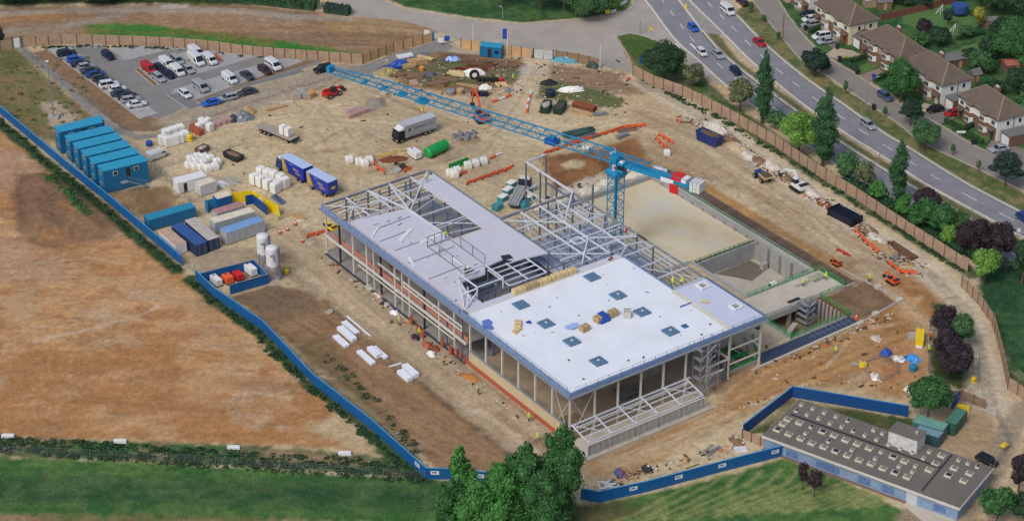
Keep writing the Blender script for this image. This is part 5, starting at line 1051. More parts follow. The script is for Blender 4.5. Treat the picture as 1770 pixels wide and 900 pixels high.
# two-storey turquoise cabins
P0, P4 = G(177,296,5.2), G(120,244,5.2); dirc = head((177,296),(254.7,277),5.2); dl = Vector((math.cos(dirc), math.sin(dirc), 0)); lb_ = ['nearest','second from the near end','middle','fourth from the near end','furthest']
def cabin():
    t = T('site_cabin', 'x', 'site cabin'); L_, W_, H_ = 9.8, 3.25, 5.2
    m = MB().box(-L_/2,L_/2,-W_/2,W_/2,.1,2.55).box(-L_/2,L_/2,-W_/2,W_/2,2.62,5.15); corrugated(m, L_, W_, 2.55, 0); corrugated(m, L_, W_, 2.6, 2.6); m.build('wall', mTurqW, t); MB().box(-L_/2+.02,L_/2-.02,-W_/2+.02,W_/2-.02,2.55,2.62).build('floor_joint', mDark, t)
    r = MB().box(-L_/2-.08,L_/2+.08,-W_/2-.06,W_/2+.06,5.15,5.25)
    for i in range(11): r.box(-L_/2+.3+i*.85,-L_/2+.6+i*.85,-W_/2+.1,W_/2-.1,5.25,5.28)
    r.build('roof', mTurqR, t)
    for x in (-2.3, 2.3):
        w_ = MB().cbox(x,-W_/2-.03,3.7,1.1,.06,.95).build('window', mContG, t); MB().cbox(x,-W_/2-.07,3.85,.7,.03,.65).build('pane', mGlass, w_)
    MB().cbox(.5,-W_/2-.03,2.7,.9,.05,2.1).build('door', mDark, t)
    for z in (.0, 2.6): w_ = MB().cbox(-L_/2-.03,.2,z+1.1,.06,1.,.9).build('window', mContG, t); MB().cbox(-L_/2-.07,.2,z+1.25,.03,.7,.6).build('pane', mGlass, w_)
    return t
for i in range(5):
    a = P0.lerp(P4, i/4); c = a+dl*4.9+Vector((-dl.y, dl.x, 0))*1.35; c.z = 0
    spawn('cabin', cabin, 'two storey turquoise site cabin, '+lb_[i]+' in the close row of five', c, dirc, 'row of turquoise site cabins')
a = G(101,228,5.2); c = a+dl*4.9+Vector((-dl.y, dl.x, 0))*1.2; c.z = 0; spawn('cabin', cabin, 'two storey turquoise site cabin standing apart behind the close row of five', c, dirc, 'row of turquoise site cabins')
c = GX(160,210,5.2); s = T('site_cabin', 'short turquoise cabin corner showing behind the separate site cabin', 'site cabin', c+Vector((0,1.0,0)), dirc); MB().box(-2,2,-1.2,1.2,0,5.1).build('wall', mTurqW, s); MB().box(-2.05,2.05,-1.25,1.25,5.1,5.2).build('roof', mTurqR, s)
st_ = T('cabin_stair', 'grey steel stair leading to the upper door of the nearest turquoise cabin', 'stair', (lambda p: p)(G(246,327)), dirc); MB().beam((-3,0,2.7),(1.6,0,.2),.9,.12).build('flight', mGalv, st_); MB().beam((-3,-.5,3.7),(1.6,-.5,1.2),.06).beam((-3,.5,3.7),(1.6,.5,1.2),.06).build('handrail', mGalv, st_); MB().box(-4.4,-3,-.6,.6,2.6,2.7).build('landing', mGalv, st_)
# containers lower left
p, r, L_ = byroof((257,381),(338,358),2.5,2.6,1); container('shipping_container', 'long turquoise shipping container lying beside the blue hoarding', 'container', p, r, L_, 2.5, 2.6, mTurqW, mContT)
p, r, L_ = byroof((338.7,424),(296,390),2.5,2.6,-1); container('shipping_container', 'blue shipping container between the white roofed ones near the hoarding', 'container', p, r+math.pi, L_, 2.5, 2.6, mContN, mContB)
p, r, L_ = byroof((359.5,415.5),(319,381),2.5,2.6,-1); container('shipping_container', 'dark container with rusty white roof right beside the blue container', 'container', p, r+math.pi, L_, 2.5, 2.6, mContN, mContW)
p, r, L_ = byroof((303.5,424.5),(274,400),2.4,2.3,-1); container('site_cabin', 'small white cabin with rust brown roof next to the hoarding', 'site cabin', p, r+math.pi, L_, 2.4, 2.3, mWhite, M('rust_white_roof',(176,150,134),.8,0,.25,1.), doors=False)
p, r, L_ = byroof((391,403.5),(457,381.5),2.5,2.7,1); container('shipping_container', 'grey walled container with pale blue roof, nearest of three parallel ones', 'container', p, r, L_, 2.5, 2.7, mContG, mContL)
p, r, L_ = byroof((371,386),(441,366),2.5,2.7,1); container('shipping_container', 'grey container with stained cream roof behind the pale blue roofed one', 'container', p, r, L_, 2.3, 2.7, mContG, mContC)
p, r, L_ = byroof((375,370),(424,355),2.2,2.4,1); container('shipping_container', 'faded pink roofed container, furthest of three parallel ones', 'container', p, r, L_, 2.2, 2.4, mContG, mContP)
p, r, L_ = byroof((307,317),(357,304),2.6,2.6,1); t = container('site_cabin', 'white site cabin with dark door inside the small mesh fenced yard', 'site cabin', p, r, L_, 2.6, 2.6, mWhite, mWhite, doors=False); MB().cbox(-1.6,-1.33,.2,.8,.05,2.).build('door', mDark, t)
p, r, L_ = byroof((346,322),(374,313),2.4,2.5,1); container('storage_shed', 'grey shed with weathered cream roof between the white cabin and pink container', 'shed', p, r, L_, 2.4, 2.5, M('pale_grey_wall',(186,188,190),.7), mContC, doors=False)
p, r, L_ = byroof((376,344),(401,337),2.3,2.5,1); container('site_cabin', 'small blue cabin with cream roof behind the pink container', 'site cabin', p, r, L_, 2.3, 2.5, mBlueH, mContC, doors=False)
o = MB().box(-1.4,1.4,-.08,.08,0,2.4).box(-1.4,-1.24,-1.2,0,0,2.4).build('blue_screen', mTurq); o.location = G(366,362); o.rotation_euler = (0,0,r); tag(o, 'small blue timber screen left of the small blue cabin', 'screen')
# yellow hoarding gate
yp = [(402,351),(436,347),(483,374)]
# ---------------------------------------------------------------- fences and hoardings
def fence(name, label, pts, h, panel, post, step=2.4, th=.09, postw=.16, cat='fence', extra=.15, par=None, cap=None):
    P = [GG(*p) for p in pts]; t = T(name, label, cat, (P[0].x, P[0].y, 0)); o = P[0]
    pm = MB(); pc = MB(); posts = []
    for i in range(len(P)-1):
        a = P[i]-o; b = P[i+1]-o; pm.beam((a.x,a.y,h/2),(b.x,b.y,h/2), th, h)
        if cap: pc.beam((a.x,a.y,h+.03),(b.x,b.y,h+.03), th+.12, .06)
        n = max(1, round((b-a).length/step))
        for k in range(n): q = a.lerp(b, k/n); posts.append((q, math.atan2((b-a).y,(b-a).x)))
    pm.build('panel', panel, t)
    if cap: pc.build('capping', cap, t)
    if post:
        pr = None
        for q, a in posts[:98]:
            if pr is None: pr = MB().cbox(0,0,0,postw,postw+th,h+extra).build('post', post, t); pr.location = (q.x,q.y,0); pr.rotation_euler = (0,0,a)
            else: c_ = pr.copy(); col.objects.link(c_); c_.parent = t; c_.location = (q.x,q.y,0); c_.rotation_euler = (0,0,a)
    return t
mCapB = M('pale_blue_capping',(60,140,190),.5,0,.05,1.)
fence('blue_hoarding', 'long blue hoarding between the brown field and the turquoise cabins', [(-40,165),(0,197),(107,287),(187,351),(315,459)], 2.2, mBlueH, mBlueD, 2.4, .09, .05, extra=.01, cap=mCapB, cat='hoarding')
hb2 = fence('blue_hoarding', 'long blue hoarding running from the mesh gate down to the bottom trees', [(339,483),(369,512),(455,571),(540,662),(640,740),(737,827),(780,828),(880,838),(960,855)], 2.2, mBlueH, mBlueD, 2.4, .09, .05, extra=.01, cap=mCapB, cat='hoarding')
hb3 = fence('blue_hoarding', 'blue hoarding between the bottom grass and the orange haul track', [(1004,862),(1034,868),(1120,849),(1250,814),(1351,788)], 2.2, mBlueH, mBlueD, 2.4, .09, .05, extra=.01, cap=mCapB, cat='hoarding')
fence('blue_hoarding', 'blue hoarding wrapped round the back of the low grey building', [(1284,752),(1369,686),(1569,720)], 2.3, mBlueD, mBlueH, 2.4, .09, .05, extra=.01, cap=mCapB, cat='hoarding')
fence('blue_hoarding', 'short piece of blue hoarding right of the round tree by the green containers', [(1644,708),(1658,692)], 2.3, mBlueH, None, cat='hoarding')
fence('timber_hoarding', 'short timber hoarding at the left end of the low grey building', [(1283,757),(1330,775)], 1.8, mFenceT, mPostT, 2., cat='hoarding')
for n_, (par, a, b, t_) in enumerate(((hb2,(640,740),(737,827),.85),(hb2,(737,827),(780,828),.35),(hb2,(780,828),(880,838),.5),(hb3,(1034,868),(1120,849),.7),(hb3,(1120,849),(1250,814),.4),(hb3,(1120,849),(1250,814),.98),(hb3,(1250,814),(1351,788),.88))):
    A, B = G(*a), G(*b); c = A.lerp(B, t_)-Vector(par.location); d = (B-A).normalized(); nn = Vector((d.y,-d.x,0))*.075
    if nn.y > 0: nn = -nn
    MB().beam(c+nn-d*.7+Vector((0,0,1.35)), c+nn+d*.7+Vector((0,0,1.35)), .03, .7).build('sign', mWhite, par); MB().beam(c+nn*1.4-d*.5+Vector((0,0,1.4)), c+nn*1.4+d*.3+Vector((0,0,1.4)), .03, .22).build('sign_stripe', mBlueH, par)
# small blue compound with generators
fence('blue_hoarding', 'blue hoarding square around the orange and white generators', [(398,509),(464,490),(440,465),(345,489)], 2.1, mBlueH, None, cap=mGalv, cat='hoarding')
def genset(name, label, x, y, mat, l=2.2, w=1.3, h=1.5, rz=None):
    t = T(name, label, 'generator', G(x, y), head((339,424),(296,390)) if rz is None else rz); MB().loft([[(s*l/2*k,u*w/2*k,z) for s,u in ((-1,-1),(1,-1),(1,1),(-1,1))] for z,k in ((.2,1),(h-.1,1),(h,.94))]).build('housing', mat, t); MB().cbox(0,0,0,l+.2,w+.1,.19).build('skid', mDark, t); MB().cbox(l*.3,0,h,.3,.3,.12).build('exhaust_cap', mDark, t); MB().cbox(0,-w/2-.02,.5,l*.5,.04,h*.5).build('vent', mDark, t)
genset('generator', 'long white generator at the left end of the small blue compound', 374,490, mWhite, 2.8, 1.2); genset('generator', 'orange generator left of the red one in the blue compound', 394,487, mOrange, 2.2, 1.5); genset('generator', 'red generator right of the orange one in the blue compound', 412,482, mRed, 2.2, 1.4); genset('generator', 'large white generator at the right end of the small blue compound', 433,472, mWhite, 3.2, 1.4, 1.7)
genset('generator', 'white towable generator between the green tank and the spoil pit', 717,271, mWhite, 3.2, 1.6, 1.7); 
# yellow hoarding
fence('yellow_hoarding', 'bright yellow panel fence with a bend behind the grey containers', yp, 2.4, mYel, mYel, 3., cat='hoarding'); fence('blue_screen', 'dark blue screen standing inside the bend of the yellow fence', [(425,355),(437,352),(462,372)], 2.2, mBlueD, None, cat='screen')
o = MB().box(-.8,.8,-.05,.05,1.,1.9).build('panel_sign', mWhite); o.location = G(452,357)+Vector((0,-.15,0)); o.rotation_euler = (0,0,head((436,347),(483,374))); tag(o, 'white sign board fixed on the yellow fence', 'sign')
# timber hoardings
fence('timber_hoarding', 'timber hoarding curving behind the car park up to its corner', [(40,82),(107,77),(160,77),(230,79),(300,82),(360,87),(420,95),(473,100),(550,105),(627,111)], 2.5, mFenceT, mPostT, 3.0, cat='hoarding')
fence('timber_hoarding', 'timber hoarding at the far left edge beside the white gate', [(-20,90),(22,84)], 2.4, mFenceT, mPostT, 3., cat='hoarding')
fence('timber_hoarding', 'fresh timber hoarding rising from the corner to the blue gate post', [(627,111),(680,90),(747,73)], 2.4, ribbed('new_timber_boards',(188,154,112),.25,'Z',.3,.9,.15), mPostT, 2.6, cat='hoarding')
fence('timber_hoarding', 'timber hoarding behind the small blue cabin by the site entrance', [(797,83),(850,92),(918,101)], 2.4, ribbed('new_timber_boards',(188,154,112)), mPostT, 2.6, cat='hoarding')
fence('timber_hoarding', 'rusty brown timber hoarding between the white gates and the green heap', [(961,103),(1000,109),(1036,118)], 2.3, ribbed('brown_boards',(136,112,90),.25,'Z',.3,.9,.15), mPostT, 2.4, cat='hoarding')
fence('timber_hoarding', 'long timber hoarding separating the haul road from the roadside trees', [(1094,131),(1130,149),(1180,167),(1247,200),(1340,253),(1410,302),(1480,345),(1549,391),(1612,431),(1672,470)], 2.7, mFenceT, mPostT, 3., cat='hoarding')
fence('timber_hoarding', 'curved timber hoarding between the dirt lane and the right hand grass', [(1662,496),(1690,525),(1716,562),(1731,617),(1742,672),(1775,694),(1800,705)], 2.4, mFenceT, mPostT, 2.6, cat='hoarding')
mMesh = M('galv_mesh',(120,124,128),.6,.2,.1,2.)
def meshfence(label, pts, h=2., step=3., name='mesh_fence', bars=4, gap=.5, mat=None):
    P = [GG(*p) for p in pts]; o = P[0].copy(); o.z = 0; t = T(name, label, 'fence', o); m = MB(); mat = mat or mMesh; base = None
    for i in range(len(P)-1):
        a, b = P[i]-o, P[i+1]-o; n = max(1, round((b-a).length/step))
        for k in range(n+1 if i == len(P)-2 else n):
            q = a.lerp(b, k/n)
            if base is None: base = MB().beam((0,0,0),(0,0,h),.07).build('post', mat, t); base.location = q
            else: c_ = base.copy(); col.objects.link(c_); c_.parent = t; c_.location = q
        for j in range(bars): z_ = .2+(h-.25)*j/(bars-1); m.beam(a+Vector((0,0,z_)), b+Vector((0,0,z_)), .025)
        nn = int((b-a).length/gap)
        for k in range(nn): q = a.lerp(b, k/max(1,nn)); m.beam(q+Vector((0,0,.1)), q+Vector((0,0,h-.05)), .018)
    m.build('wire', mat, t); return t
meshfence('low wire mesh fence between the weedy strip and the bottom left grass', [(-30,782),(120,788),(300,797),(520,812),(735,827)], 1.6, 3.6)
meshfence('mesh fence along the grey path beside the car park planting strip', [(35,84),(95,136),(160,186),(205,222),(250,236),(310,228)], 2., 3.5)
meshfence('mesh fence around the yard with the white cabin', [(268,293),(330,352),(345,344)], 2., 3.); meshfence('mesh fence from the white cabin yard towards the flatbed trailer', [(268,293),(330,278),(420,250)], 2., 3.5)
meshfence('mesh fence behind the telehandler separating the yard from the car park road', [(330,215),(440,176),(560,140),(600,125)], 2., 3.5)
meshfence('galvanised mesh fence between the haul road and the roadside hoarding start', [(1036,118),(1094,127)], 2.2, 2.4); meshfence('grey palisade fence around the low grey building car yard', [(1655,700),(1700,712),(1722,722),(1745,770),(1718,812)], 2.2, 2.5, bars=3, gap=.35)
meshfence('mesh fence round the purple trees beside the dirt lane', [(1607,560),(1604,640),(1608,682),(1660,700),(1690,672),(1692,620)], 1.9, 3.2)
meshfence('mesh panel leaning between the green tank and hollow pipe rings', [(760,284),(796,272)], 2., 2.4, gap=.2); meshfence('mesh gate closing the gap in the blue hoarding', [(316,459),(338,472)], 2., 2.)
meshfence('mesh panels behind the purple tree gap at the top of the site', [(1095,135),(1120,158),(1165,162)], 2., 3.)
meshfence('circular wire fence ring around the small spoil pit in the orange dirt', [(1493,640),(1500,625),(1525,618),(1550,628),(1553,646),(1530,658),(1503,655),(1493,640)], 1., 2., gap=.6)
def gate(label, a, b, h, mat, n=2):
    A, B = GG(*a), GG(*b); t = T('gate', label, 'gate', A); d = B-A
    for q in (0, 1): MB().cbox(*(d*q)[:2], 0, .25, .25, h+.4, 0).build('post', mDark, t)
    for i in range(n): MB().beam(d*((i+.04)/n)+Vector((0,0,h/2+.1)), d*((i+.96)/n)+Vector((0,0,h/2+.1)), .07, h).build('leaf', mat, t)
gate('white gate with grey frame where the dirt ramp meets the road', (922,101),(956,104), 2.2, M('gate_grey_white',(176,180,182),.6,0,.2,1.)); gate('narrow white gate at the far left end of the timber hoarding', (23,84),(37,82), 2.4, mWhite, 1)
# skips
def skip(name, label, x, y, rz, L_, W_, H_, mat, fill, over=.2, cat='skip'):
    p = GG(x, y); t = T(name, label, cat, p, rz); k = .86; m = MB()
    def rr_(z, s, o=0): return [(-L_/2*s-o,-W_/2-o,z),(L_/2*s+o,-W_/2-o,z),(L_/2*s+o,W_/2+o,z),(-L_/2*s-o,W_/2+o,z)]
    m.loft([rr_(0,k),rr_(H_,1)]) ; m.build('body', mat, t); rim = MB()
    for a, b in (((-1,-1),(1,-1)),((1,-1),(1,1)),((1,1),(-1,1)),((-1,1),(-1,-1))): rim.beam((a[0]*L_/2,a[1]*W_/2,H_+.04),(b[0]*L_/2,b[1]*W_/2,H_+.04),.12,.14)
    rim.build('rim', mat, t); MB().blob((0,0,H_-.08), (L_/2*.9,W_/2*.88,over+.1), int(x), 12, 6, .2).build('load', fill, t)
    for x_ in (-L_*.3,0,L_*.3): MB().box(x_-.06,x_+.06,-W_/2-.05,-W_/2+.05,.1,H_).box(x_-.06,x_+.06,W_/2-.05,W_/2+.05,.1,H_).build('rib', mat, t)
    return t
mMix = M('mixed_rubble_load',(168,160,148),.9,0,.5,2.5,.6); mGreenD = M('dark_green_paint',(28,58,48),.5,0,.12,2.)
skip('skip', 'dark green skip of white rubble, left of the pair by the grass patch', 944,191, head((940,200),(955,172)), 4.2,1.9,1.5, mGreenD, mMix); skip('skip', 'dark green skip, right of the pair beside the rusty pipes', 968,192, head((960,202),(980,176)), 4.6,1.9,1.4, mGreenD, M('dark_load',(70,66,60),.9,0,.4,2.))
skip('roll_container', 'tall navy blue roll-on container full of soil at the start of the rubble line', 1226,246, head((1205,238),(1245,256)), 6.2,2.3,2.1, M('navy_blue_skip',(26,46,104),.5,0,.1,1.), mSoil, cat='skip')
skip('skip', 'dark skip full of timber right of the white packs', 404,274, head((390,268),(418,280)), 4.6,2.,1.1, mDark, mWoodD); skip('skip', 'open brown skip of scrap beside the white van', 350,262, head((340,270),(362,258)), 2.8,1.8,1., M('brown_scrap',(90,70,60),.8,0,.3,2.), mMix)
# black frames bundle
t = T('scaffold_rack', 'stack of black steel frames beside the haul road right of the tank', 'steel frames', GG(1460,378), head((1440,366),(1482,388))); m = MB()
for i in range(6): m.box(-3.4,3.4,-1.6+i*.6,-1.35+i*.6,.2,1.5)
m.box(-3.3,-3.0,-1.7,1.7,0,1.7).box(3.,3.3,-1.7,1.7,0,1.7); m.build('frame', M('black_blue_steel',(24,32,50),.4,.2,.1,1.), t); MB().box(-2.8,2.8,-1.5,1.5,0,.9).build('rack', mBlack, t)
# green tank + sheet
t = T('storage_tank', 'bright green cylindrical tank lying right of the white generator', 'tank', G(755,266), head((735,270),(778,250))); MB().cyl((-2.7,0,1.25),(2.7,0,1.25),1.2,16).cyl((-2.95,0,1.25),(-2.7,0,1.25),.8,16,1.2).cyl((2.7,0,1.25),(2.95,0,1.25),1.2,16,.8).build('shell', mGreen, t, False)
for x in (-2,-1,0,1,2): MB().cyl((x-.05,0,1.25),(x+.05,0,1.25),1.24,16).build('band', mGreen, t)
MB().cbox(-1.5,0,0,.3,1.8,.6).cbox(1.5,0,0,.3,1.8,.6).build('saddle', mDark, t)
t = T('green_board', 'bright green upright board in front of the white bulk bags', 'board', G(793,289), head((774,294),(812,280))); MB().box(-2.6,2.6,-.05,.05,.1,1.6).build('panel', mGreen, t); MB().box(-2.4,-2.3,.06,.8,0,1.4).box(2.3,2.4,.06,.8,0,1.4).build('brace', mWood, t)
# silos
def silo():
    t = T('silo', 'x', 'silo'); MB().lathe([(.05,1.5),(.35,1.6),(1.2,3.2),(1.22,6.8),(1.15,7.05),(.7,7.3),(.1,7.4)],20).build('tank', M('silo_white',(204,206,210),.5,0,.07,1.), t, False)
    for x in (-.9,.9):
        for y in (-.9,.9): MB().beam((x,y,0),(x,y,3.5),.16).build('leg', mGalv, t)
    MB().beam((-.9,-.9,.3),(.9,-.9,2.6),.08).beam((.9,-.9,.3),(-.9,-.9,2.6),.08).beam((-.9,-.9,.3),(-.9,.9,2.6),.08).beam((.9,-.9,.3),(.9,.9,2.6),.08).build('brace', mGalv, t)
    MB().cbox(0,0,0,2.6,2.6,.12).build('base', mConc, t); MB().beam((1.3,0,0),(1.3,0,7.),.1,.4).build('ladder', mGalv, t)
    MB().cbox(.2,-1.25,4.6,.34,.06,1.5).cbox(-.25,-1.24,5.6,.5,.06,.35).build('logo', mGalv, t); return t
spawn('silo', silo, 'white cement silo with grey lattice legs, left and rear of the two', G(457,461), .2, 'cement silos by the blue compound'); spawn('silo', silo, 'white cement silo with grey lattice legs, right and front of the two', G(473,482), .2, 'cement silos by the blue compound')
# small blue cabin at the entrance
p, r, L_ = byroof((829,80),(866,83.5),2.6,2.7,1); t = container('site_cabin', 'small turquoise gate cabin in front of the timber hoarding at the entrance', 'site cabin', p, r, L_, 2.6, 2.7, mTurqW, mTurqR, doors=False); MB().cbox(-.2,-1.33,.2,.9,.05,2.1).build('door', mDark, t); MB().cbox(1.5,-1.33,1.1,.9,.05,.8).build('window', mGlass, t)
# steel / roof panel bundles on the brown strip
mPan = M('silver_panel',(222,228,238),.35,.0,.06,1.)
def panels(label, items, group='silver panel bundles on the brown strip'):
    for lb, x, y, L_, w, h, n in items:
        t = T('panel_bundle', lb, 'panel bundle', G(x, y), head((575,570),(600,592)), group); 
        for k in range(n): m = MB().cbox(0,(k-(n-1)/2)*w/n,.1,L_*(1-.04*(k % 2)),w/n*.9,h); m.build('panel', mPan, t)
        MB().cbox(-L_*.3,0,0,.1,w,.09).cbox(L_*.3,0,0,.1,w,.09).build('bearer', mWoodD, t)
panels('', [('silver panel bundle, furthest left of the upper cluster on the brown strip',590,592,4.4,1.2,.5,2),('long silver panel bundle in the middle of the upper cluster',600,580,5.4,1.3,.7,2),('silver panel bundle at the back right of the upper cluster',606,568,5.,1.1,.4,3),
    ('silver panel bundle at the left of the middle cluster',633,620,5.2,1.1,.5,2),('silver panel bundle in the centre of the middle cluster',647,612,3.4,1.2,.8,2),('silver panel bundle at the right of the middle cluster',657,611,4.6,.9,.4,2),('silver panel bundle at the left of the nearest cluster',700,652,3.6,1.3,.7,2),('silver panel bundle at the right of the nearest cluster',710,645,4.2,1.2,.9,2)])
for lb, a, b in (('thin silver rail lying alone right of the upper panel cluster',(600,547),(640,581)),('short silver bar lying between the middle and nearest panel clusters',(672,634),(694,628))):
    A, B = G(*a), G(*b); o = MB().beam((0,0,.1), B-A+Vector((0,0,.1)), .25, .18).build('steel_bar', mPan); o.location = A; tag(o, lb, 'steel bar')
o = MB().lathe([(.3,0),(.75,.05),(.8,.35),(.6,.45),(.55,.2),(.1,.2)],14).build('manhole_ring', mConc); o.location = G(569,540); tag(o, 'pale concrete ring lying on the brown strip above the panels', 'concrete ring')
# ---------------------------------------------------------------- packs, pallets, heaps
def packmesh(kind):
    t = T(kind, 'x', 'pack'); rr = random.Random(len(kind))
    if kind == 'wrapped_pack': MB().loft([[(s*k*.62,u*k*.62,z) for s,u in ((-1,-1),(1,-1),(1,1),(-1,1))] for z,k in ((.12,1),(.8,1.02),(1.6,1.),(1.75,.9))]).build('pack', mWrap, t); MB().cbox(0,0,0,1.2,1.2,.11).build('pallet', mWoodD, t)
    if kind == 'bulk_bag': MB().loft([[(s*k*.5,u*k*.5,z) for s,u in ((-1,-.8),(-.8,-1),(.8,-1),(1,-.8),(1,.8),(.8,1),(-.8,1),(-1,.8))] for z,k in ((0,.9),(.25,1.06),(.7,1.08),(.95,.95),(1.02,.7))]).build('bag', mWrap, t); MB().beam((-.4,-.4,.9),(-.3,-.3,1.25),.06).beam((.4,.4,.9),(.3,.3,1.25),.06).build('strap', mWrap, t)
    if kind == 'block_pack':
        m = MB(); [m.cbox((i-1)*.42,(j-.5)*.56,.1+k*.24,.40,.54,.225) for i in range(3) for j in range(2) for k in range(4)]; m.build('blocks', M('grey_block_pack',(158,152,144),.9,0,.12,2.), t); MB().cbox(0,0,0,1.2,1.1,.09).build('pallet', mWoodD, t)
    if kind == 'brick_pack':
        m = MB(); [m.cbox((i-.5)*.56,(j-.5)*.5,.05+k*.2,.54,.48,.19) for i in range(2) for j in range(2) for k in range(5)]; m.build('bricks', mBrick, t); MB().cbox(0,0,1.06,.08,1.02,.02).build('strap', mDark, t)
    if kind == 'pink_pack':
        m = MB(); [m.cbox((i-.5)*.7,(j-.5)*.6,.05+k*.25,.66,.56,.235) for i in range(2) for j in range(2) for k in range(3)]; m.build('bricks', M('pink_brick',(176,140,134),.9,0,.12,2.), t); MB().cbox(0,0,.81,.1,1.1,.02).build('strap', mGalv, t)
    return t
def cluster(kind, pts, labels, group, rz=None, scale=None, cat=None):
    for i, (x, y) in enumerate(pts):
        o = spawn('pk'+kind, lambda: packmesh(kind), labels[i] if i < len(labels) else labels[-1], GG(x, y), (rz if rz is not None else head((430,330),(500,350)))+rng.uniform(-.06,.06), group, scale); o['category'] = cat or kind.replace('_',' ')
rA = head((440,300),(510,330)); 
W1 = [(440,318),(451,322),(463,327),(476,333),(452,306),(463,310),(474,313),(485,318),(493,324),(482,328)]
cluster('wrapped_pack', W1, ['white wrapped pack, %s in the front row beside the blue lorry' % ORD[i] for i in range(4)]+['white wrapped pack, %s in the back row beside the blue lorry' % ORD[i] for i in range(6)], 'white wrapped packs beside the blue lorry', rA, (1.25,1.25,1.35))
W2 = [(282,250),(292,252),(301,250),(310,247),(320,243),(288,240),(300,236),(312,232)]
cluster('wrapped_pack', W2, ['white wrapped pack, %s from the left in the front row by the yellow drum' % ORD[i] for i in range(5)]+['white wrapped pack, %s from the left in the back row by the yellow drum' % ORD[i] for i in range(3)], 'white wrapped packs left of the brick packs', head((282,250),(320,241)), (1.35,1.25,1.3))
W3 = [(327,290),(338,293),(349,294),(360,296),(372,293),(330,280),(342,276),(353,277),(364,279),(376,285),(340,284),(352,286)]
cluster('bulk_bag', W3, ['white sack pack, %s from the left in the front row behind the white cabin' % ORD[i] for i in range(5)]+['white sack pack, %s from the left in the back row behind the white cabin' % ORD[i] for i in range(5)]+['white sack pack in the centre left of the heap behind the cabin','white sack pack in the centre right of the heap behind the cabin'], 'white sacks behind the white cabin', .5, 1.5, 'sack')
cluster('wrapped_pack', [(345,226),(354,222),(363,226),(350,217),(359,217)], ['pale grey pack, %s of the group right of the red brick pack' % ORD[i] for i in range(5)], 'pale packs right of the brick pack', rA, 1.05)
cluster('brick_pack', [(338,229),(341,225),(335,225),(345,233)], ['red brick pack, %s of the pile between the white packs' % ORD[i] for i in range(4)], 'red brick packs', rA, 1.3)
cluster('pink_pack', [(374,218),(384,214),(394,210)], ['pinkish brick pack, %s from the left near the mixed heap' % ORD[i] for i in range(3)], 'pink brick packs near the mixed heap', .3, 1.1)
cluster('pink_pack', [(606,203),(614,200),(622,197),(631,194),(604,197),(613,194),(622,191)], ['pink brick pack, %s from the left in the front row by the gravel heap' % ORD[i] for i in range(4)]+['pink brick pack, %s from the left in the back row by the gravel heap' % ORD[i] for i in range(3)], 'pink brick packs by the gravel heap', head((606,203),(631,194)), 1.15)
cluster('block_pack', [(514,170),(524,168),(531,170),(519,163)], ['grey block pack, %s of the group left of the orange mixer' % ORD[i] for i in range(4)], 'grey block packs by the orange mixer', .2, 1.3)
B1 = [(604,281),(621,285),(639,282),(631,287)]
cluster('bulk_bag', B1, ['white bulk bag, %s from the left of the spoil pit' % ORD[i] for i in range(4)], 'white bulk bags left of the spoil pit', .3, 1.5, 'bulk bag')
B2 = [(778,304),(790,300),(809,291),(822,287),(836,283),(786,306)]
cluster('bulk_bag', B2, ['white bulk bag, %s from the left below the green board' % ORD[i] for i in range(6)], 'white bulk bags below the green board', .3, 1.5, 'bulk bag')
B3 = [(884,322),(878,334),(869,346),(917,330),(915,345),(860,362),(906,358)]
for i, (x, y) in enumerate(B3):
    t = T('material_pack', '%s pack around the flatbed lorry, with white top and turquoise side' % ORD[i], 'material pack', G(x, y), TH+.3, 'turquoise and white packs around the flatbed lorry'); MB().cbox(0,0,.1,2.,1.5,.9).build('pack', M('turquoise_wrap',(60,140,150)), t); MB().cbox(0,0,1.01,2.,1.5,.25 if i % 2 else .1).build('top_cover', mWrap if i < 5 else M('turquoise_wrap',(60,140,150)), t)
cluster('bulk_bag', [(1060,268),(1153,268)], ['white sack near the crane jib root','white bags at the head of the dark trench'], 'lone white sacks near the crane', .2, 1.2, 'sack')
# timber, pipes, boards
def boards(label, x, y, rz, L_, n, mat, w=.25, h=.12, spread=.9, name='timber_stack', cat='timber', jit=.06, group=None, seed=0):
    t = T(name, label, cat, GG(x, y), rz, group); rr = random.Random(int(x*3+y+seed)); done = 0; k = 0
    while done < n:
        m = MB(); c_ = min(4, n-done)
        for i in range(c_): q = done+i; a = rr.uniform(-jit, jit); l = L_*rr.uniform(.8,1); yy = ((q % 5)-2)*spread/5+rr.uniform(-.03,.03); m.cbox(rr.uniform(-.2,.2), yy, (q//5)*h*1.1, l, w, h, a)
        m.build('board', mat, t); done += c_; k += 1
    return t
def pipes(label, x, y, rz, L_, n, r, mat, name='pipe_stack', cat='pipes', rows=2):
    t = T(name, label, cat, GG(x, y), rz); i = 0
    for k in range(n):
        row_ = k//max(1, n//rows); yy = ((k % max(1, n//rows))-(n/rows-1)/2)*r*2.05; MB().cyl((-L_/2,yy,r+row_*r*1.8),(L_/2,yy,r+row_*r*1.8),r,10).build('pipe', mat, t)
    return t
boards('loose sawn timbers lying left of the yellow excavator', 519,374, head((508,366),(536,384)), 4.5, 9, mWood, .22, .12, 2.6, jit=.2); boards('blue grey gutter lengths lying right of the yellow fence', 482,346, head((470,336),(495,355)), 4.2, 4, mSteelB, .4, .5, 1.4, name='gutter_stack', cat='gutters')
boards('long pale timber beams lying left of the grey block packs', 478,187, head((455,192),(500,180)), 5.2, 8, mWood, .3, .25, 1.6); boards('timber beams and a blue drum cover beside the grey block packs', 496,178, .3, 3., 5, M('pale_plank',(190,180,160),.8,0,.1,2.), .3, .25, 1.4)
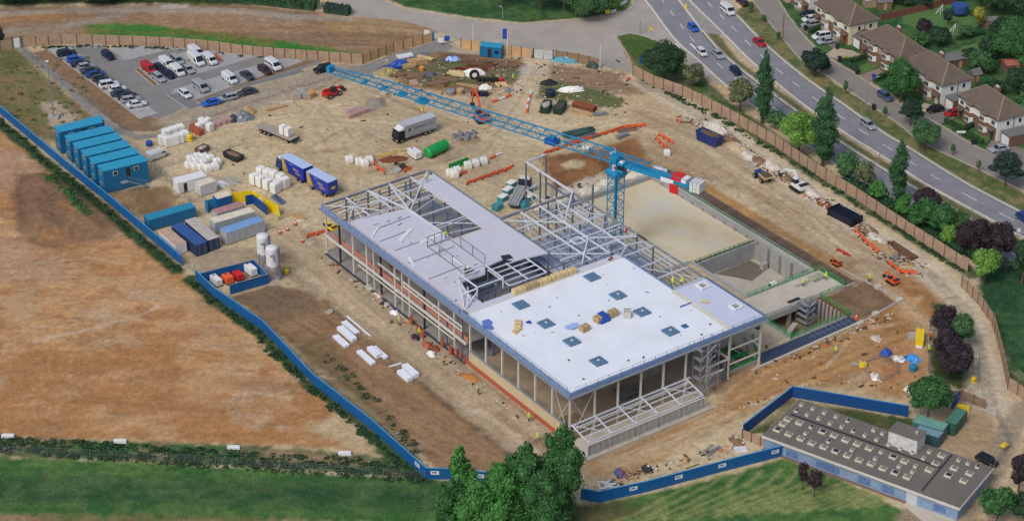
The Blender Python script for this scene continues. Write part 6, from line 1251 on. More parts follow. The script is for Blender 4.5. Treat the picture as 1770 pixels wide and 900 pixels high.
boards('grey flat sheets scattered in front of the white sacks', 400,312, -.6, 5., 6, mConc, .5, .08, 3., jit=.25, name='sheet_stack', cat='sheets'); boards('white panels lying right of the white cabin', 385,318, -.5, 3., 4, mWhite, .5, .1, 2.2, jit=.3, name='sheet_stack', cat='sheets')
pipes('rusty brown pipes stacked right of the dark green skips', 1010,188, head((990,182),(1035,194)), 5.5, 6, .32, mRust); boards('timber beams beside the rusty pipes', 1005,197, head((985,192),(1035,204)), 6., 5, mWood, .3, .3, 1.6); boards('grey steel sections lying right of the rusty pipes', 1040,198, .3, 3., 6, mGalv, .3, .3, 1.6, jit=.3, name='steel_stack', cat='steel sections')
boards('pale wide timbers near the top of the compound', 735,101, head((720,98),(752,106)), 4.4, 9, mTim, .3, .2, 1.4); boards('weathered boards lying below the small tarpaulin heap', 770,137, head((750,134),(800,143)), 6.5, 7, mWoodD, .35, .25, 1.6); boards('thin boards below the black tyre', 810,148, head((790,142),(840,152)), 5.5, 5, mWood, .3, .2, 1.2)
boards('yellow plywood sheets beside the ramp near the red drum', 867,146, .1, 2.8, 5, mTim, .5, .1, 2.2, name='plywood_stack', cat='plywood'); boards('grey sheets lying in the middle of the compound', 742,130, .3, 4., 7, mSteelG, .5, .12, 3., jit=.3, name='sheet_stack', cat='sheets'); boards('brown timber stack beside the blue tarpaulin at the compound left', 706,116, .4, 3.2, 10, mWood, .35, .3, 1.6)
boards('timber beams near the site gate left of the sheets', 690,130, -.2, 5., 7, mWoodD, .3, .25, 2., jit=.4); boards('long tan boards among the excavated trench right side', 1530,430, head((1500,405),(1560,450)), 7., 8, mWood, .3, .2, 2.6, jit=.06); boards('crossed pale timbers beside the orange mesh corner', 1566,462, .6, 3.2, 6, mTim, .2, .12, 1.2, jit=.9)
boards('brown long boards lying along the trench by the haul road', 1560,434, head((1535,415),(1590,452)), 8.5, 8, M('dark_brown_boards',(104,72,52),.9,0,.2,1.5), .4, .25, 2.); boards('grey pipes lying in the excavated trench', 1540,440, head((1525,428),(1556,450)), 4.2, 5, mGalv, .35, .3, 1.6, name='pipe_stack', cat='pipes')
boards('silver scaffold tubes lying near the bottom hoarding', 1228,778, head((1214,786),(1248,766)), 4., 7, mGalv, .14, .12, 2., jit=.15, name='scaffold_tubes', cat='tubes'); boards('pale boards leaning along the bottom hoarding', 1195,806, head((1180,811),(1212,801)), 3.4, 3, mTim, .3, .12, .7); boards('white sheets stacked at the hoarding corner near the low grey building', 1280,777, .1, 2.4, 6, mWhite, .4, .12, 1.8, name='sheet_stack', cat='sheets')
boards('long white roof sheets leaning on the back of the blue hoarding', 1307,722, head((1290,735),(1324,708)), 5.5, 4, mWhite, .4, .14, 1.3, name='sheet_stack', cat='sheets'); boards('wooden pallet stack beside the bottom hoarding heap', 1092,824, .5, 1.6, 7, mWood, .2, .12, 1.2); boards('mixed white and red boards heaped by the bottom trees', 1050,838, .3, 3.4, 8, mWrap, .35, .14, 2., jit=.4)
boards('grey scaffold boards on the wet concrete by the panel fence', 880,156, .3, 2.6, 6, mGalv, .3, .1, 2., jit=.2)
pipes('blue gas bottle rack at the start of the scrap line near the crane jib', 1075,238, head((1050,246),(1100,226)), 3., 4, .25, mGalv); t = T('pipe_rings', 'grey hollow concrete rings standing in a group right of the box lorry', 'pipe rings', G(805,238), .2)
for i, (x, y) in enumerate(((-2.4,.4),(-.9,1.1),(.6,.6),(2.,1.3),(-1.6,-1.),(0,-1.1),(1.6,-.8))): MB().lathe([(.42,.0),(.62,.0),(.62,.9),(.42,.92),(.40,.3),(.02,.28)],12,(x,y,0)).build('ring', M('pipe_grey',(134,136,140),.8,0,.12,2.), t)
boards('yellow beam and planks lying across the pit below the box lorry', 672,266, head((650,272),(700,258)), 6.5, 4, M('yellow_beam',(190,160,84),.8,0,.12,2.), .25, .2, 1.4); boards('dark steel trench plates lying around the spoil pit', 690,284, .5, 2.2, 7, M('dark_brown_plate',(62,44,36),.8,0,.2,2.), .5, .12, 4.5, jit=1., name='steel_plates', cat='steel plates'); boards('pale sheet on the heap behind the white towable generator', 700,262, .3, 3., 4, mTim, .6, .3, 2.)
boards('green and dark steel beams lying beneath the crane jib winch', 1000,232, head((960,240),(1040,220)), 8., 10, M('green_dark_steel',(60,86,78),.6,0,.35,1.5), .35, .35, 2.4, jit=.12, name='steel_stack', cat='steel beams'); boards('dark steel beams laid behind the green ones under the jib', 1010,240, head((970,248),(1045,226)), 7.5, 6, mSteelG, .35, .35, 1.6, jit=.08, name='steel_stack', cat='steel beams')
boards('pale timber in the excavated strip between the beams and the spoil heap', 1085,225, .3, 5., 5, mWoodD, .4, .2, 1.6, jit=.2)
boards('white mesh sheets beside the yellow fence end', 520,380, .2, 1.6, 4, mWrap, .3, .1, 1.2)
# rubble lines
def heap(name, label, x, y, rx, ry, h, mat, seed, stones=0, smat=None, rz=None, cat='heap', group=None):
    p = GG(x, y); t = T(name, label, cat, p, rz if rz is not None else head((1240,215),(1400,318)), group); m = MB(); rr = random.Random(seed); n = 16; rings = []
    for k_, (s_, z_) in enumerate(((1.,-.05),(.82,.35),(.55,.75),(.25,1.))): rings.append([(rx*s_*math.cos(2*math.pi*i/n)*(1+rr.uniform(-.18,.18)), ry*s_*math.sin(2*math.pi*i/n)*(1+rr.uniform(-.18,.18)), h*z_*(1+rr.uniform(-.2,.2)) if z_ > 0 else -.05) for i in range(n)])
    m.loft(rings); m.build('mound', mat, t)
    if stones:
        s_ = MB()
        for i in range(stones): a = rr.uniform(0,6.28); q = rr.uniform(0,.95); r0 = rr.uniform(.14,.42); s_.blob((rx*q*math.cos(a), ry*q*math.sin(a), h*(1-q)*.9+.1), (r0,r0*.8,r0*.6), seed*77+i, 6, 3, .3)
        o = s_.build('stones', smat or mRubbleM, t); o['kind'] = 'stuff'
    return t
mPaleB = M('pale_broken_concrete',(190,184,174),.95,0,.3,1.5,.5); mEarth = M('brown_earth',(118,92,70),.95,0,.3,.9,.5)
RL = [(1205,214,2.4,1.4,.5,mEarth,'low soil heap at the orange barrier end of the rubble line'),(1238,224,4.5,1.8,1.4,mPaleB,'white bags and rubble heap behind the navy container'),(1262,243,3.,1.6,1.1,mEarth,'brown heap right after the navy container'),(1276,256,4.2,2.1,.8,M('tan_heap',(172,152,120),.95,0,.2,1.),'flat tan sand heap in the rubble line'),(1296,272,3.4,1.5,1.,mPaleB,'white rubble heap behind the site dumper'),(1312,281,3.6,1.5,1.,mEarth,'dark brown heap behind the site dumper'),
    (1335,290,3.6,1.6,1.1,mPaleB,'pale slab heap above the white excavator arm'),(1352,304,3.6,1.3,.8,mEarth,'brown heap beneath the white excavator arm'),(1402,335,3.6,1.5,.9,mPaleB,'grey rubble heap right of the white excavator'),(1424,352,3.4,1.4,.7,mRust,'reddish timber and soil heap before the black frames')]
for i, (x, y, a, b, h_, mt_, lb) in enumerate(RL): heap('rubble_heap', lb, x, y, a, b, h_, mt_, i+3, 46, mPaleB if i % 2 else mRubbleM)
heap('rubble_heap', 'brown broken soil heap along the trench below the black frames', 1500,398, 3.4,1.6,.7, mEarth, 31, 30); heap('rubble_heap', 'concrete rubble heap by the trench below the black frames', 1515,412, 3.,1.3,.6, mPaleB, 33, 30)
heap('plastic_heap', 'white plastic film heap behind the black tyre', 818,128, 3.2,1.4,1.2, mWrap, 41, 22, mWrap, .1); heap('plastic_heap', 'white bags beneath the black tyre', 838,153, 1.5,1.,1., mWrap, 42, 8, mWrap, .1); heap('plastic_heap', 'white plastic sheeting heap on the grass patch above the skips', 987,156, 3.2,1.4,.9, mWrap, 43, 16, mWrap, .1); heap('scrap_heap', 'black pipe coil heap above the skips', 948,145, 2.2,1.2,1., mBlack, 44, 12, mBlack, .1)
heap('scrap_heap', 'turquoise and white sheet heap behind the rear brown hoarding', 978,106, 4.,1.2,1., M('turquoise_scrap',(70,140,160),.6,0,.4,1.5), 45, 12, mWrap, -.2); heap('scrap_heap', 'green bin heap at the rear mesh fence', 1025,116, 1.8,1.2,1.3, mGreenD, 46, 5, mGreen, -.2)
heap('scrap_heap', 'mixed scrap and tool heap at the left tip of the compound', 668,126, 3.2,1.6,1.2, M('mixed_scrap',(140,130,96),.8,0,.5,3.), 47, 40, mYel, .2); heap('scrap_heap', 'blue tarpaulin heap at the left of the compound', 690,112, 2.6,1.4,1.1, mTarp, 48, 8, mTarp, .4); heap('scrap_heap', 'blue and white gate sign heap in the upper compound', 782,103, 1.8,1.2,.8, M('blue_white_film',(150,176,222)), 49, 8, mTarp, .2)
heap('scrap_heap', 'mixed equipment heap at the head of the flatbed trailer', 420,206, 2.6,1.5,1.9, M('mixed_grey_equipment',(110,116,120),.7,0,.5,2.), 50, 24, mWrap, .2); heap('scrap_heap', 'tan and orange boxes behind the equipment heap by the trailer', 430,196, 1.8,1.2,1.6, mWood, 51, 16, mOrange, .3); heap('scrap_heap', 'dark machinery heap left of the equipment heap by the trailer', 405,208, 1.6,1.2,1.3, mNavy, 52, 10, mDark, .3)
heap('spoil_heap', 'brown spoil ring with red steel in the pit below the box lorry', 680,276, 3.4,1.6,.5, mRust, 53, 20, mRust, .2, 'spoil'); heap('scrap_heap', 'blue sheet heap in the orange dirt by the yellow skip', 1531,612, 1.2,1.,1.2, mTarp, 54, 4, mBlueH, .2); heap('scrap_heap', 'bright blue bag heap left of the fence by the purple trees', 1578,621, 1.7,1.1,1., M('bright_blue_bag',(50,130,200),.5,0,.15,2.), 55, 4, mBlueH, -.5); heap('rubble_heap', 'white stone heap between the two blue heaps', 1553,620, 1.3,1.1,.5, mWrap, 56, 10)
heap('rubble_heap', 'slab heap in the orange dirt below the foundation beams', 1515,585, 1.4,1.,.4, mConcL, 57, 6); heap('rubble_heap', 'pale stone pile inside the circular wire fence', 1512,652, 1.2,.9,.8, mWrap, 58, 6); heap('rubble_heap', 'white bag pair by the round tree behind the hoarding', 1573,676, 1.3,1.,1.1, mWrap, 59, 3, mWrap)
heap('scrap_heap', 'black pump heap on a frame behind the bottom hoarding', 1119,811, 1.3,.9,.9, mDark, 60, 5, mWrap); heap('scrap_heap', 'blue and red tool heap behind the bottom hoarding', 1072,818, 1.4,.9,.9, M('blue_tools',(70,90,140),.6,0,.4,3.), 61, 10, mRed); heap('rubble_heap', 'rubble and bricks at the corner of the blue hoarding', 1272,762, 2.,1.,.8, mEarth, 62, 22, mPaleB)
for i, (x, y, lb) in enumerate(((640,497,'grey equipment beside the open frame, furthest of the facade line'),(655,512,'pink sack beside the open frame facade line'),(668,526,'grey concrete lump on the apron mid facade'),(682,540,'white and blue bag pair on the apron mid facade'),(718,583,'dark pallet heap on the apron by red chimney pots'),(738,596,'red brick rubble heap along the apron'),(752,603,'brown brick heap along the apron'),(745,612,'white bag lump on the apron by the brick heap'))):
    heap('debris_heap', lb, x, y, 1.2,.8,.6, [mConc,M('pink_brick',(176,140,134)),mConc,mWrap,mDark,mBrick,mRust,mWrap][i], 70+i, 8, [mConc,mWrap,mDark,mTarp,mDark,mBrick,mBrick,mWrap][i])
heap('sand_heap', 'small orange sand spill on the apron beside the brick plinth', 812,652, 2.2,1.1,.35, M('orange_sand',(170,112,60),.95,0,.15,1.), 80, 0, None, -.7, 'sand')
for i, (x, y) in enumerate(((711,560),(723,575),(731,583),(765,600),(779,612))):
    o = MB().lathe([(.28,0),(.36,.1),(.34,1.5),(.40,1.6),(.30,1.62),(.26,1.5),(.26,1.)],10).build('clay_pipe', mBrick); o.location = G(x, y); tag(o, 'standing red clay pipe, %s from the rear along the facade apron' % ORD[i], 'pipe', 'red clay pipes along the facade')
# concrete rings / manhole
for lb, x, y, r_ in (('large dark manhole ring left of the orange barriers below the spoil pit',683,296,1.3),('wide pale concrete ring beside the blue site dumper',1301,286,1.1)):
    o = MB().lathe([(r_*.7,0),(r_,.0),(r_,.5),(r_*.72,.52),(r_*.7,.3),(.1,.1)],18).build('manhole_ring', mConc); o.location = GG(x, y); tag(o, lb, 'concrete ring')
t = T('tractor_tyre', 'large black tyre standing on end with white film behind it', 'tyre', G(820,137), .2); MB().cyl((0,-.3,1.15),(0,.3,1.15),1.15,18).build('tread', mBlack, t); MB().cyl((0,-.33,1.15),(0,-.3,1.15),.6,14).build('hub', mWrap, t)
t = T('tyre_row', 'row of black tyres lying right of the standing tyre', 'tyres', G(843,141), -.05)
for i in range(5): MB().cyl((-2+i,0,0),(-2+i,.0,.9),.55,12).build('tyre', mBlack, t)
t = T('pipe_row', 'short row of black drums beside the excavator boom', 'drums', G(829,166), -.05)
for i in range(4): MB().cyl((-1.5+i,0,0),(-1.5+i,0,1.),.5,12).build('drum', M('navy_drum',(28,36,60),.5), t)
for lb, nm, x, y, mat, r_, h_ in (('yellow round drum at the right end of the wrapped packs','drum',328,243,mYel,.8,1.5),('orange cement mixer right of the grey block packs','mixer',538,167,M('mixer_orange',(214,140,50),.5),.9,1.3),('yellow drum beside the right silo','drum',496,472,mYel,.45,.8),('orange drum in the compound left of the grey sheets','drum',729,122,M('mixer_orange',(214,140,50)),.6,.9),('dark blue tank on the grass patch above the skips','tank',951,166,mNavy,1.1,1.5),('blue drum by the small fence of the purple trees','drum',1578,640,mTurq,.7,1.2),('grey spool left of the excavator','spool',779,163,mGalv,1.,1.1),('tan cable drum right of the grey spool','cable_drum',795,162,mWood,.8,1.2),('blue bin standing between the site cabins and the white van','bin',258,252,mTarp,.7,1.1),('blue and white bin nearest the white packs','bin',280,247,mTarp,.8,1.2),('yellow grit bin beside the dirt lane near the purple trees','bin',1682,659,mYel,.5,.9),('pink and black lidded drum behind the reversing track','drum',866,141,mRed,.5,.8),('dark bin in front of the green block at the deep tank floor','pump',1322,497,mDark,.1,.1)):
    if nm == 'pump': continue
    t = T(nm, lb, nm.replace('_',' '), GG(x, y), .3); MB().lathe([(r_*.9,0),(r_,.1),(r_,h_*.9),(r_*.9,h_),(.05,h_+.02)],12).build('shell', mat, t); MB().lathe([(r_+.03,0),(r_+.03,.06)],12,(0,0,h_*.5)).build('hoop', mDark, t)
p = W(67.5,24,-4.28); t = T('pump', 'dark blue pump set with white lid standing on the deep tank floor', 'pump', p, TH); MB().cbox(0,0,0,1.8,1.2,1.3).build('body', mNavy, t); MB().cbox(-.1,0,1.31,1.6,1.1,.15).build('lid', mWrap, t)
t = T('pallet_truck', 'white bundle on the deep tank floor by the rear wall', 'bundle', W(71,31,-4.28), TH); MB().cbox(0,0,0,1.2,1,1.4).build('pack', mConc, t)
t = T('yellow_skip', 'bright yellow long box standing in the orange dirt left of the purple trees', 'box', GG(1589,590), head((1588,597),(1590,568))); MB().box(-2,2,-.7,.7,.25,1.5).build('body', mYel, t); MB().box(-2.05,2.05,-.75,.75,1.5,1.58).build('lid', mYel, t); MB().cbox(-2.2,0,0,.3,1.2,.4).build('skid', mWhite, t)
o = MB().cbox(0,0,0,1.9,1.6,.7).cbox(.1,0,.7,1.5,1.2,.2).build('pallet_load', mConc); o.location = GG(1577,583); tag(o, 'grey pallet load beside the bright yellow box', 'pallet load')
t = T('roller', 'yellow and grey plate compactor lying in the orange dirt by the wire ring', 'compactor', GG(1487,632), -.3); MB().cbox(.5,0,0,1.3,.9,.7).build('engine', mYel, t); MB().cbox(-.8,0,.1,1.8,.6,.3).build('frame', mConc, t)
o = MB().box(-1.1,1.1,-.5,.5,0,.7).box(-.9,.2,-.4,.4,.7,1.).build('yellow_digger_bucket', mYel); o.location = GG(1663,708); tag(o, 'yellow dumper bucket behind the brown wall near green containers', 'dumper')
# orange barriers, cones
def barrier(label, pts, mat=mOrange, h=.95, name='barrier_run', dash=False):
    P = [GG(*p) for p in pts]; t = T(name, label, 'barrier', P[0]); o = P[0].copy()
    i_ = 0
    for i in range(len(P)-1):
        a, b = P[i]-o, P[i+1]-o; n = max(1, round((b-a).length/1.9))
        for k in range(n):
            q, r_ = a.lerp(b, (k+.04)/n), a.lerp(b, (k+.96)/n); z_ = .1 if not dash else .0
            MB().beam(q+Vector((0,0,h*.55)), r_+Vector((0,0,h*.55)), .10 if not dash else .4, h*.7).build('panel', mat if not (dash and i_ % 2) else mWhite, t)
            if not dash: MB().cbox(*(q.lerp(r_,.1))[:2],0,.5,.4,.14).build('foot', mBlack, t)
            i_ += 1
barrier('long orange barrier line crossing beneath the crane jib', [(940,268),(985,252),(1035,236),(1080,222),(1117,219)]); barrier('orange barrier line right of the lorry yard with green board', [(806,320),(845,306),(886,292)]); barrier('short orange barrier pair near the crane counterweight, left piece', [(1133,240),(1154,260)]); barrier('short orange barrier pair near the crane counterweight, right piece', [(1138,234),(1164,250)])
barrier('orange barrier by the far left corner of the open frame', [(530,411),(565,402)]); barrier('orange mesh bent around the trench below the black frames', [(1478,400),(1500,423),(1518,438)]); barrier('orange mesh corner beside the crossed timbers', [(1535,455),(1556,472),(1585,474)]); barrier('orange mesh strip beside the red barrier on the haul side', [(1446,432),(1470,445)], mRed, .7); barrier('orange barrier behind the white vans in the car park', [(372,97),(383,108)]); barrier('orange barriers around the manhole ring', [(652,292),(665,300)]); barrier('orange barrier right of the manhole ring', [(698,298),(712,293)]); barrier('orange barrier beside the bulk bags left of the spoil pit', [(641,270),(652,292)])
barrier('orange barrier between the bulk bags and green board', [(795,304),(808,300)]); barrier('orange barrier at the top end of the rubble line', [(1169,208),(1176,214)]); barrier('orange pair of barriers by the junction end fence', [(1083,141),(1090,139)]); barrier('short orange barrier by the deep tank rear wall', [(1080,402),(1090,398)])
barrier('red and white low barrier row left of the dirt ramp', [(851,178),(884,166)], mOrange, .5, 'kerb_barrier', True); barrier('red and white low barrier row right of the dirt ramp', [(910,196),(913,178),(918,160)], mOrange, .5, 'kerb_barrier', True); barrier('white and red low barrier by the bulk bags near the green board', [(846,276),(868,266)], mOrange, .5, 'kerb_barrier', True)
def cone(): 
    t = T('traffic_cone', 'x', 'cone'); MB().lathe([(.2,.05),(.05,.75)],10).build('cone', mOrange, t); MB().cbox(0,0,0,.5,.5,.05).build('base', mBlack, t); MB().lathe([(.15,.32),(.11,.5)],10).build('sleeve', mWhite, t); return t
for x, y, lb in ((484,403,'orange cone nearest the end of the grey containers'),(497,398,'orange cone left of the orange barrier by the frame'),(523,418,'orange cone on the track below the yellow excavator'),(511,388,'orange cone by the loose sawn timbers'),(885,287,'orange cone at the end of the barrier line by the lorry'),(938,271,'orange cone at the near end of the long barrier line')): spawn('cone', cone, lb, G(x, y), 0, 'orange traffic cones', 1.5)
# poles, lamps, flags, signs
def pole(name, label, x, y, ytop, r_=.09, mat=mGalv, cat='pole', arm=None, sign=None, flag=None, hh=None):
    p = GG(x, y); h_ = hh or hgt(x, y, ytop); t = T(name, label, cat, p); MB().cyl((0,0,0),(0,0,h_),r_*1.3,8,r_*.8).build('column', mat, t)
    if arm: MB().beam((0,0,h_-.05),(arm[0],arm[1],h_+.25),.09).build('arm', mat, t); MB().cbox(arm[0],arm[1],h_+.18,.7,.3,.14,math.atan2(arm[1],arm[0])).build('lamp_head', mConc, t)
    if sign: MB().cbox(0,-r_-.06,h_-sign[1],sign[0],.05,sign[1]).build('sign_face', sign[2], t)
    if flag: MB().cbox(flag[0]/2*-1,0,h_-flag[1],flag[0],.05,flag[1]).build('flag', flag[2], t)
    return t
t = pole('floodlight_mast', 'tall thin grey floodlight mast on a concrete pad behind the cabins', 93,204,107, .14, cat='mast'); MB().cbox(0,0,0,2.4,1.8,.5).build('ballast', mConc, t); MB().cbox(0,0,t.children[0].dimensions.z if 0 else hgt(93,204,107),.6,.3,.3).build('lamp_head', mWhite, t)
for x, y, yt, ar, lb in ((1496,193,138,(2.2,1.0),'grey street lamp on the right verge above the silver estate'),(1344,171,145,(2.2,1.2),'grey street lamp in the central reserve near the tall poplar'),(1519,285,258,(2.2,1.2),'grey street lamp on the central reserve left of the slim poplar'),(1679,380,358,(2.2,1.2),'grey street lamp on the central reserve by the purple trees'),(869,33,14,(-.5,.3),'short grey street lamp on the top grass by the road'),(1106,60,36,(-.8,.2),'grey lamp column at the tip of the junction island'),(1655,600,560,None,'thin post on the right hand grass beside the curved hoarding')): pole('street_lamp' if ar else 'post', lb, x, y, yt, arm=ar, cat='street lamp' if ar else 'post')
pole('telegraph_pole', 'dark wooden telegraph pole at the edge of the service road', 1352,73,25, .16, mWoodD, 'telegraph pole')
pole('flag_pole', 'white flag pole with blue flag beside the turquoise gate cabin', 877,97,50, .08, mWhite, 'flag pole', flag=(1.1,2.6,mTarp)); pole('flag_pole', 'bare white flag pole left of the turquoise gate cabin', 818,86,42, .08, mWhite, 'flag pole'); pole('flag_pole', 'bare white pole at the mesh fence by the green heap', 1037,119,77, .08, mWhite, 'flag pole')
pole('gate_post', 'tall blue gate post with sign at the end of the new timber hoarding', 749,70,55, .2, mTurq, 'gate post', sign=(.6,2.2,mTurq)); pole('road_sign', 'yellow road sign on a short post on the top grass corner', 1050,28,16, .05, mGalv, 'road sign', sign=(1.2,1.1,mYel)); pole('road_sign', 'small yellow road sign at the junction island edge', 1125,64,48, .05, mGalv, 'road sign', sign=(.9,.6,mYel)); pole('bollard', 'lit yellow bollard in the central reserve at the top', 1186,16,8, .25, mYel, 'bollard'); pole('road_sign', 'blue direction sign behind the round tree hoarding', 1109,118,96, .06, mGalv, 'road sign', sign=(1.,2.,mTarp))
pole('road_sign', 'white and red sign on the central reserve at the right edge', 1759,412,394, .05, mGalv, 'road sign', sign=(.7,.9,mWhite)); pole('road_sign', 'grey name board post on the front hedge of the fourth house', 1660,238,226, .05, mGalv, 'sign', sign=(2.,.5,mWhite))
for lb, a, b in (('white name board on the top grass beside the yellow sign',(1073,12),(1084,6)),('white board on the grass by the yellow road sign',(1056,25),(1065,22))): A, B = G(*a), G(*b); o = MB().beam((0,0,.6),(B-A)+Vector((0,0,.6)),.1,.8).build('name_board', mWhite); o.location = A; tag(o, lb, 'sign board')
for i, (x, y, lb) in enumerate(((762,79,'white and blue site sign board at the entrance lane'),(738,66,'pair of white notice boards on the new timber hoarding'),(773,76,'blue based notice beside the entrance gate post'))): pole('site_sign', lb, x, y, y-14, .05, mGalv, 'sign', sign=(1.3,1.3,mWhite if i != 2 else mTarp))
for i, (x, y) in enumerate(((14,755),(208,764),(404,775),(596,785))):
    o = MB().cbox(0,0,0,2.2,.7,.5).cbox(.1,0,.5,1.7,.4,.15).build('water_trough', mWhite); o.location = GG(x, y); tag(o, 'white concrete block on the weedy strip, %s from the left' % ORD[i], 'concrete block', 'white blocks along the weedy strip')

for i, (u, v) in enumerate(((46,71.5),(52,71.8),(58,71.2),(64,71.6),(70,71))):
    p = proj(W(u, v)); heap('rubble_heap', 'pale chalky spoil bank behind the tank far wall, %s from the left' % ORD[i], p[0], p[1], 3.4, 1.5, .8, M('chalky_spoil',(204,196,178),.95,0,.2,1.,.5), 90+i, 14, mPaleB, TH, group='spoil bank behind the tank')
for nm, lb, x, y, L_, n, mt, a_ in (('timber_stack','thick tan beams stacked at the left end of the compound grass',722,108,4.5,12,mWood,.35),('timber_stack','brown sleeper stack left of the grey sheets in the compound',718,134,4.,10,mWoodD,-.1),('sheet_stack','blue sheets stacked beside the mixed scrap at the compound tip',680,118,3.6,6,mTarp,.5),('timber_stack','pale planks beside the white plastic film heap',790,128,4.5,8,mTim,-.2),('timber_stack','dark brown planks along the rear strip of the compound',830,112,7.,8,M('dark_brown_boards',(104,72,52)),-.12),('pipe_stack','orange brown ducts along the rear strip of the compound',815,120,8.,4,mRust,-.12),('timber_stack','weathered planks in front of the compound grass',755,146,5.,9,mWoodD,-.1),('brick_stack','pink block stack in front of the sheets at the compound edge',716,146,1.8,10,M('pink_brick',(176,140,134)),.4),
    ('steel_stack','white steel lengths in the entrance lane by the kerb',700,97,4.4,4,mWhite,.42)):
    boards(lb, x, y, a_, L_, n, mt, .5, .32, 2.4, name=nm, cat=nm.replace('_',' '), jit=.12)
# ================================================================ TREES AND HEDGES
def leafmat(name, c, var=.2): return M(name, c, .75, 0, var, .5, island=True)
LEAF = {'green':leafmat('leaves_green',(48,96,46)),'dark':leafmat('leaves_dark',(34,68,38)),'light':leafmat('leaves_light',(98,140,56)),'mid':leafmat('leaves_mid',(60,98,56)),'purple':leafmat('leaves_purple',(46,34,42)),'poplar':leafmat('leaves_poplar',(42,82,48)),'olive':leafmat('leaves_olive',(96,106,72)),'cedar':leafmat('leaves_cedar',(32,58,46)),'yellow':leafmat('leaves_yellow',(140,140,50)),'bright':leafmat('leaves_bright',(60,116,48))}
mBark = M('bark', (84,72,58), .95, 0, .2, 2., .4)
def leafcloud(lobes, n, size, seed, flat=.5):
    r = np.random.default_rng(seed); vol = np.array([l[1][0]*l[1][1]+l[1][0]*l[1][2] for l in lobes]); pk_ = r.choice(len(lobes), n, p=vol/vol.sum())
    C = np.array([l[0] for l in lobes])[pk_]; S = np.array([l[1] for l in lobes])[pk_]
    d = r.normal(size=(n,3)); d /= np.linalg.norm(d, axis=1)[:,None]; d[:,2] = np.where(d[:,2] < -.35, -d[:,2], d[:,2]); rad = 1-.32*r.random(n)**1.6+.12*r.random(n)*(r.random(n) < .25)
    P = C+d*S*rad[:,None]
    nrm = d+r.normal(scale=.55, size=(n,3)); nrm /= np.linalg.norm(nrm, axis=1)[:,None]
    t = np.cross(nrm, r.normal(size=(n,3))); t /= np.linalg.norm(t, axis=1)[:,None]+1e-9; b = np.cross(nrm, t); s = size*(.55+.9*r.random(n))[:,None]
    V = np.stack([P-t*s*.5-b*s*.35, P+t*s*.5-b*s*.3, P+t*s*.35+b*s*.45, P-t*s*.4+b*s*.4], 1).reshape(-1,3); F = np.arange(4*n).reshape(-1,4); return V, F
def leafobj(name, V, F, mat, parent):
    me = bpy.data.meshes.new(name); me.vertices.add(len(V)); me.vertices.foreach_set('co', V.astype(np.float32).ravel()); me.loops.add(F.size); me.loops.foreach_set('vertex_index', F.ravel().astype(np.int32))
    me.polygons.add(len(F)); me.polygons.foreach_set('loop_start', np.arange(0,F.size,4,dtype=np.int32)); me.polygons.foreach_set('loop_total', np.full(len(F),4,np.int32)); me.update(calc_edges=True); me.materials.append(mat)
    o = bpy.data.objects.new(name, me); col.objects.link(o)
    if parent is not None: o.parent = parent
    return o
_tc = [0]
